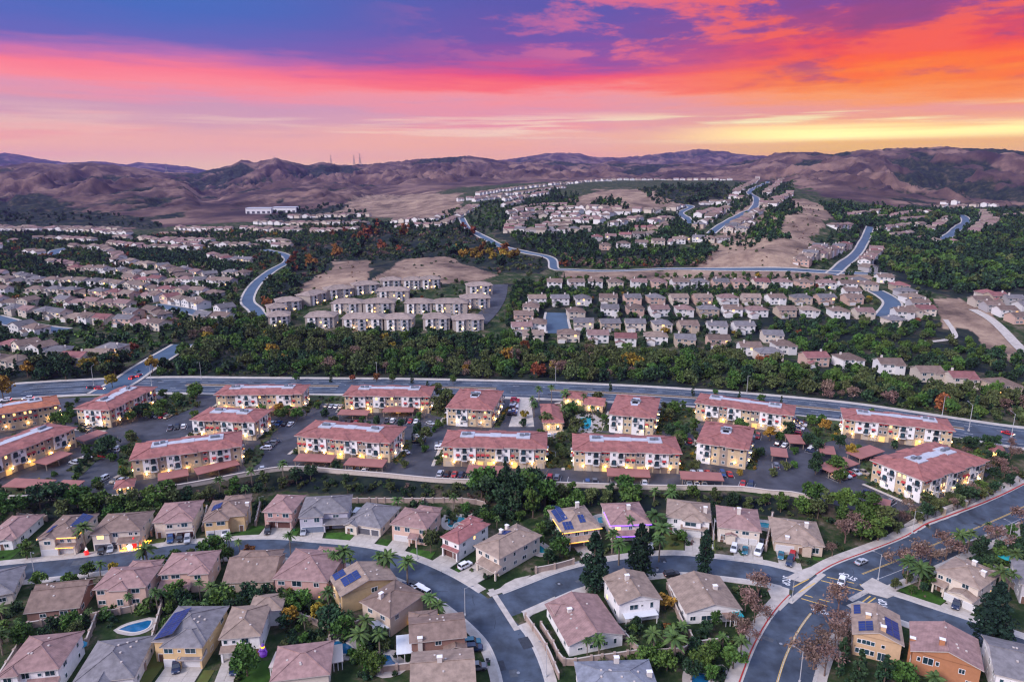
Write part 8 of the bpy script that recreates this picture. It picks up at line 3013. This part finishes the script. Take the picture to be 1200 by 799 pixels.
# loungers by the terrace pool
LG = MB()
LG.box(-.35, .35, -.9, .3, .3, .42, bottom=True)
LG.hull([(-.35, .3, .3), (.35, .3, .3), (.35, .42, .3), (-.35, .42, .3)], [(-.35, .8, .8), (.35, .8, .8), (.35, .9, .75), (-.35, .9, .75)])
LGm = LG.mesh('seat', M_DARK)
LF = MB()
for sx in (-.3, .3):
    for sy in (-.8, .2):
        LF.box(sx - .03, sx + .03, sy - .03, sy + .03, 0, .3)
LFm = LF.mesh('frame', M_METAL)
for i in range(12):
    x, y = on_plane(682 + 2.1 * i, 484 + (i % 2) * 2.2, PLATEAU)
    r = put('sun_lounger', None, None, (x, y, PLATEAU + .12), (i % 3) * .1)
    tag(r, f"dark sun lounger, {ordinal(i // 2)} from the left in the {'front' if i % 2 else 'rear'} row by the terrace pool", 'sun lounger', 'sun loungers by the terrace pool')
    put('seat', LGm, r)
    put('frame', LFm, r)


def patio(A, B, depth, h, m, lab):
    a, ang, w = place_from_px(A, B)
    r = put('patio_cover', None, None, a, ang)
    tag(r, lab, 'patio cover')
    q = MB()
    n = max(3, int(w / .6))
    q.hull([(-.2, -.2, h - .15), (w + .2, -.2, h - .15), (w + .2, depth, h + .15), (-.2, depth, h + .15)], [(-.2, -.2, h), (w + .2, -.2, h), (w + .2, depth, h + .3), (-.2, depth, h + .3)], 0, True, True)
    q.build('cover', m, r)
    for x in (.1, w / 2, w - .1):
        p = MB()
        p.box(-.08, .08, -.08, .08, 0, h - .1)
        p.build('post', M_WHITE, r, (x, 0, 0))
    return r


M_PAT = mat('white_patio_roof', (.62, .64, .66), rough=.6, wave=('X', 1.0, .15))
patio((733, 735), (770, 730), 3.6, 2.7, M_PAT, 'white patio cover on the rear of the two-storey gabled house')
patio((850, 734), (861, 733), 3.6, 2.6, mat('brown_patio_roof', (.32, .21, .16), rough=.8), 'brown patio cover at the bungalow, beside the turquoise one')
patio((862, 733), (870, 732), 3.6, 2.65, mat('turquoise_cloth', (.02, .33, .36), rough=.8), 'turquoise awning at the bungalow corner')
patio((466, 777), (483, 775), 6.5, 2.7, M_PAT, 'long white patio cover between kidney pool and brown house')
patio((440, 750), (457, 745), 4, 2.6, M_PAT, 'white patio cover with dark skylights behind the beige house')
patio((317, 792), (322, 792), 5, 2.6, M_FASCIA, 'narrow cream side cover of the bottom pink-roofed house')
patio((391, 786), (402, 784), 6, 2.4, M_FASCIA, 'cream shade roof right of the bottom pink-roofed house')
patio((414, 611 - 4), (424, 612 - 4), 3, 2.4, M_PAT, 'small white cover behind the lavender-grey house')

# street lamps
SLP = MB()
SLP.tube((0, 0, 0), (0, 0, 8.2), .11, .07, 8)
SLP.box(-.22, .22, -.22, .22, 0, .5)
SLPm = SLP.mesh('pole', mat('lamp_post_concrete', (.42, .42, .42), rough=.7))
SLA = MB()
SLA.tube((0, 0, 8.1), (1.9, 0, 8.6), .05, .04, 6)
SLAm = SLA.mesh('arm', M_METAL)
SLH = MB()
SLH.hull([(1.8, -.14, 8.52), (2.5, -.12, 8.55), (2.5, .12, 8.55), (1.8, .14, 8.52)], [(1.85, -.1, 8.68), (2.4, -.08, 8.66), (2.4, .08, 8.66), (1.85, .1, 8.68)], 0, True, True)
SLHm = SLH.mesh('lamp_head', M_METAL)
for p, ang, h, lab in [
    ((545, 721), .2, 1, 'street lamp inside the street bend by the grass wedge'), ((640, 793), 2.4, 1, 'street lamp on the corner lot kerb near the low wall end'), ((1029, 679), 2.6, 1, 'street lamp at the avenue crossing, on the rounded corner'),
    ((1069, 625), -1.2, 1, 'street lamp on the upper avenue sidewalk by the pilaster fence'), ((41, 676), -.6, 1, 'street lamp below the light-strung house'), ((230, 637), -1.4, .8, 'slim post between maroon garage and yellow houses'), ((489, 655), 4.2, .9, 'street lamp on the lawn of the salmon house'),
    ((305, 600), 0, .7, 'post in the trees left of the dusty pink house'), ((835, 643), 4.5, 1.3, 'tall slim mast before the tan-roofed white house'), ((928, 704), .6, .8, 'street lamp on the corner before the russet bare tree'), ((937, 799), 2.4, 1, 'street lamp at the bottom of the avenue'),
    ((236, 444), 4.7, 1.2, 'arterial street lamp by the canyon road woods'), ((442, 444), 4.7, 1.2, 'arterial street lamp near the small red tree'), ((651, 449), 4.7, 1.2, 'arterial street lamp behind the clubhouse'), ((875, 461), 4.7, 1.2, 'arterial street lamp behind the eastern roadside block'),
    ((1104, 487), 4.7, 1.2, 'arterial street lamp above the easternmost roadside block'), ((1135, 505), 1.6, 1.5, 'tall arterial lamp on the near verge at the east end'), ((1181, 640), 2.2, 1, 'street lamp in the gardens at the right edge'), ((651, 545), 3.1, .7, 'white lamp post in the courtyard lane'),
    ((1185, 512), 1.6, 1.3, 'signal mast at the right end of the arterial'), ((110, 452), 1.6, 1.3, 'signal mast at the canyon road intersection'), ((178, 452), -1.6, 1.3, 'signal mast facing the canyon road'),
]:
    x, y, z = at(*p)
    r = put('street_lamp', None, None, (x, y, z + .05), ang, h)
    tag(r, lab, 'street lamp', 'street lamps')
    put('pole', SLPm, r)
    put('arm', SLAm, r)
    put('lamp_head', SLHm, r)


def lathe(mb, prof, n=12, c=(0, 0), m=0):
    for (r0, z0), (r1, z1) in zip(prof[:-1], prof[1:]):
        A = [(c[0] + r0 * math.cos(2 * PI * k / n), c[1] + r0 * math.sin(2 * PI * k / n), z0) for k in range(n)]
        B = [(c[0] + r1 * math.cos(2 * PI * k / n), c[1] + r1 * math.sin(2 * PI * k / n), z1) for k in range(n)]
        mb.hull(A, B, m, False)


def figure(p, lab, cols, name, s=1.0):
    x, y, z = at(*p)
    r = put(name, None, None, (x, y, z + .1), 0, s)
    tag(r, lab, 'decoration')
    b = MB()
    lathe(b, [(.0, 0), (.75, .05), (.85, .7), (.55, 1.25), (.62, 1.5), (.6, 1.75), (.35, 2.0), (.0, 2.05)], 14)
    b.build('body', cols[0], r, smooth=True)
    b = MB()
    lathe(b, [(.0, 1.95), (.38, 2.0), (.45, 2.3), (.35, 2.6), (.0, 2.7)], 12)
    b.build('head', cols[1], r, smooth=True)
    b = MB()
    lathe(b, [(.42, 2.5), (.3, 2.75), (.1, 3.1), (.0, 3.15)], 12)
    b.build('hat', cols[2], r, smooth=True)
    for sg in (-1, 1):
        b = MB()
        b.tube((sg * .5, -.1, 1.6), (sg * .95, -.35, 1.15), .2, .16, 8)
        b.build('arm', cols[0], r)


M_IW = mat('inflatable_white', (.8, .8, .82), rough=.5, emit=((1, .9, .8), .35))
M_IR = mat('inflatable_red', (.6, .02, .03), rough=.5, emit=((1, .04, .02), .35))
M_IG = mat('inflatable_green', (.05, .4, .05), rough=.5, emit=((.1, 1, .1), .3))
M_IP = mat('inflatable_purple', (.13, .05, .28), rough=.5, emit=((.3, .05, 1), .08))
M_IY = mat('inflatable_yellow', (.8, .4, .02), rough=.5, emit=((1, .55, .03), .9))
figure((153, 644), 'white inflatable snow figure on the glowing lawn', (M_IW, M_IW, M_DARK), 'inflatable_figure', 1.0)
figure((158, 642), 'red-clad inflatable figure on the glowing lawn', (M_IR, M_IW, M_IR), 'inflatable_figure', 1.2)
figure((102, 650), 'red and white figure in the narrow lawn by the big feathery palm', (M_IR, M_IW, M_IW), 'inflatable_figure', .8)
figure((102, 688), 'red figure at the street edge between brown and peach roofs', (M_IR, M_IR, M_IW), 'inflatable_figure', .9)
figure((309, 768), 'purple and yellow inflatable by the round tree', (M_IP, M_IY, M_IP), 'inflatable_figure', 1.1)
figure((376, 700), 'orange inflatable behind the large pink house', (M_IY, M_IR, M_IY), 'inflatable_figure', 1.2)
for p, lab in (((514, 727), 'glowing yellow cone ornament on the grass wedge'), ((482, 731), 'glowing orange cone ornament beside the beige house')):
    x, y, z = at(*p)
    r = put('cone_ornament', None, None, (x, y, z))
    tag(r, lab, 'decoration')
    b = MB()
    lathe(b, [(.6, 0.2), (.45, .9), (.25, 1.7), (.0, 2.3)], 12)
    b.build('cone', M_IY, r, smooth=True)
    b = MB()
    b.tube((0, 0, 0), (0, 0, .3), .12, .12, 6)
    b.build('stake', M_WOOD, r)
# glowing rows of little lights on that lawn
x0, y0, _ = at(141, 646)
x1, y1, _ = at(168, 643)
b = MB()
for i in range(46):
    for j in range(4):
        t = i / 45
        x, y = x0 + (x1 - x0) * t, y0 + (y1 - y0) * t + j * 1.5 + .3 * math.sin(i)
        b.box(x - .07, x + .07, y - .07, y + .07, .12, .36)
o = b.build('lawn_lights', mat('amber_ground_light', (1, .5, .1), emit=((1, .42, .03), 3.5)))
stuff(o)

# parasols and bins
def parasol(p, m, lab, s=1.0):
    x, y, z = at(*p)
    r = put('parasol', None, None, (x, y, z), 0, s)
    tag(r, lab, 'parasol')
    b = MB()
    b.tube((0, 0, 0), (0, 0, 2.6), .04, .04, 6)
    b.build('pole', M_METAL, r)
    b = MB()
    lathe(b, [(1.7, 2.2), (.9, 2.5), (.0, 2.75)], 8)
    b.build('canopy', m, r)


TQ = mat('turquoise_cloth', (.02, .33, .36))
parasol((1178, 664), TQ, 'turquoise parasol in the gardens at the right edge', 1.6)
parasol((1190, 668), TQ, 'second turquoise parasol nearer the right edge', 1.4)
parasol((95, 765), mat('blue_cloth', (.03, .2, .3)), 'blue parasol between the two bottom left houses')
parasol((648, 607), mat('navy_cloth', (.02, .04, .1)), 'dark blue parasol behind the corner solar house', 1.6)
BN = MB()
BN.hull([(-.3, -.35, .05), (.3, -.35, .05), (.3, .35, .05), (-.3, .35, .05)], [(-.36, -.4, 1.0), (.36, -.4, 1.0), (.36, .4, 1.0), (-.36, .4, 1.0)])
BNm = {k: BN.mesh('bin_body', mat('bin_' + k, c, rough=.5)) for k, c in (('white', (.6, .6, .6)), ('green', (.03, .12, .05)), ('dark', (.04, .04, .05)))}
BL = MB()
BL.box(-.38, .38, -.42, .42, 1.0, 1.08, bottom=True)
BLm = BL.mesh('lid', M_DARK)
for p, k, lab in (((770, 669), 'white', 'white wheeled bin on the kerb by the middle pine'), ((571, 777), 'white', 'pale wheeled bin by the bottom driveway inside the bend'), ((573, 779), 'green', 'green wheeled bin beside the pale one inside the bend'),
                  ((553, 752), 'dark', 'dark wheeled bin next to the two dark cars'), ((219, 628), 'green', 'green wheeled bin behind the cars at the maroon garages'), ((345, 622), 'green', 'green wheeled bin right of the dusty pink house')):
    x, y, z = at(*p)
    r = put('wheelie_bin', None, None, (x, y, z + .12))
    tag(r, lab, 'bin')
    put('bin_body', BNm[k], r)
    put('lid', BLm, r)

# power pylons on the crest
PY = MB()
for a, b_ in (((-6, -6, 0), (-1.5, -1.5, 34)), ((6, -6, 0), (1.5, -1.5, 34)), ((6, 6, 0), (1.5, 1.5, 34)), ((-6, 6, 0), (-1.5, 1.5, 34)), ((-1.5, 0, 34), (0, 0, 58)), ((1.5, 0, 34), (0, 0, 58)), ((-6, -6, 0), (3.6, -3.6, 18)), ((6, -6, 0), (-3.6, -3.6, 18)),
              ((-3.6, -3.6, 18), (1.5, -1.5, 34)), ((3.6, -3.6, 18), (-1.5, -1.5, 34))):
    PY.tube(a, b_, .75, .6, 4)
PYm = PY.mesh('tower', M_METAL)
PX = MB()
for z_, w_ in ((34, 13), (43, 11), (52, 8)):
    PX.tube((-w_, 0, z_ + 1), (0, 0, z_), .25, .7, 4)
    PX.tube((w_, 0, z_ + 1), (0, 0, z_), .25, .7, 4)
PXm = PX.mesh('crossarm', M_METAL)
for px_, s_, lab in ((388, .8, 'leftmost of three pylons on the skyline crest'), (415, 1.0, 'middle one of three pylons on the skyline crest'), (422, 1.15, 'tallest pylon on the skyline crest'), (194, .8, 'faint pylon before the blue range')):
    best = None
    u = (px_ - 600) / FPX
    a = math.atan2(u, CP + .26 * SP)
    for r_ in np.arange(2600, 4600, 40):
        x, y = r_ * math.sin(a), r_ * math.cos(a)
        z = gz(x, y)
        sl = (z - H) / r_
        if best is None or sl > best[0]:
            best = (sl, x, y, z)
    _, x, y, z = best
    r = put('pylon', None, None, (x, y, z - 2), .5, s_)
    tag(r, lab, 'pylon', 'power pylons on the hills')
    put('tower', PYm, r)
    put('crossarm', PXm, r)

# wear on the roads: patched squares, sealed cracks, manhole covers
WR = random.Random(77)
PM = mat('asphalt_patch_dark', (.030, .036, .048), rough=.8, noise=.2, nscale=1)
PL = mat('asphalt_patch_pale', (.075, .085, .10), rough=.8, noise=.2, nscale=1)
mh = MB()
lathe(mh, [(.42, .0), (.42, .012), (.0, .014)], 12)
MHm = mh.mesh('manhole_cover', M_METAL)
for k in ('curved_street', 'side_street', 'avenue', 'crossing_street', 'arterial_road'):
    ln, w = ROADS[k]
    nn = normals(ln)
    seal, pt, pp = MB(), MB(), MB()
    for i in range(4, len(ln) - 4):
        p, n_ = ln[i], nn[i]
        t_ = np.array([n_[1], -n_[0]])
        z = gz(*p) + .062
        u = WR.uniform(-.42, .42) * w
        r_ = WR.random()
        if r_ < .12:
            a, b = WR.uniform(.6, 2.2), WR.uniform(.5, 1.5)
            q = [p + n_ * u + t_ * s1 * a + n_ * s2 * b for s1, s2 in ((-1, -1), (1, -1), (1, 1), (-1, 1))]
            (pt if WR.random() < .6 else pp).poly([(v[0], v[1], z - .003) for v in q][::-1])
        if r_ > .55:
            c = p + n_ * u
            d = t_ * WR.uniform(-1, 1) + n_ * WR.uniform(-.7, .7)
            for _ in range(5):
                e = c + d * WR.uniform(.5, 1.1) + np.array([WR.uniform(-.3, .3), WR.uniform(-.3, .3)])
                o_ = np.array([-(e - c)[1], (e - c)[0]])
                o_ = o_ / (np.linalg.norm(o_) + 1e-6) * .05
                seal.poly([(*(c - o_), z), (*(e - o_), z), (*(e + o_), z), (*(c + o_), z)])
                c = e
        if r_ < .02 or (.5 < r_ < .52):
            o = put('manhole_cover', MHm, None, (p[0] + n_[0] * u * .4, p[1] + n_[1] * u * .4, z - .004))
            struct(o)
    for nm_, b_, m_ in (('crack_seal', seal, PM), ('asphalt_patch', pt, PM), ('pale_asphalt_patch', pp, PL)):
        if b_.v:
            struct(b_.build(nm_, m_))

# ---------------------------------------------------------------- haze
zb, zt = float(GZ.min()) - 1.0, max(float(GZ.max()) + 80, 420)
hz = MB()
hz.box(-11200, 11200, -300, 11900, zb, zt, bottom=True)
m = bpy.data.materials.new('haze')
m.use_nodes = True
for n in list(m.node_tree.nodes):
    m.node_tree.nodes.remove(n)
pv = m.node_tree.nodes.new('ShaderNodeVolumePrincipled')
pv.inputs['Density'].default_value = 0.000034
pv.inputs['Color'].default_value = (.36, .28, .85, 1)
pv.inputs['Anisotropy'].default_value = 0.0
mo = m.node_tree.nodes.new('ShaderNodeOutputMaterial')
m.node_tree.links.new(pv.outputs[0], mo.inputs['Volume'])
haze = hz.build('haze', m)
stuff(haze)
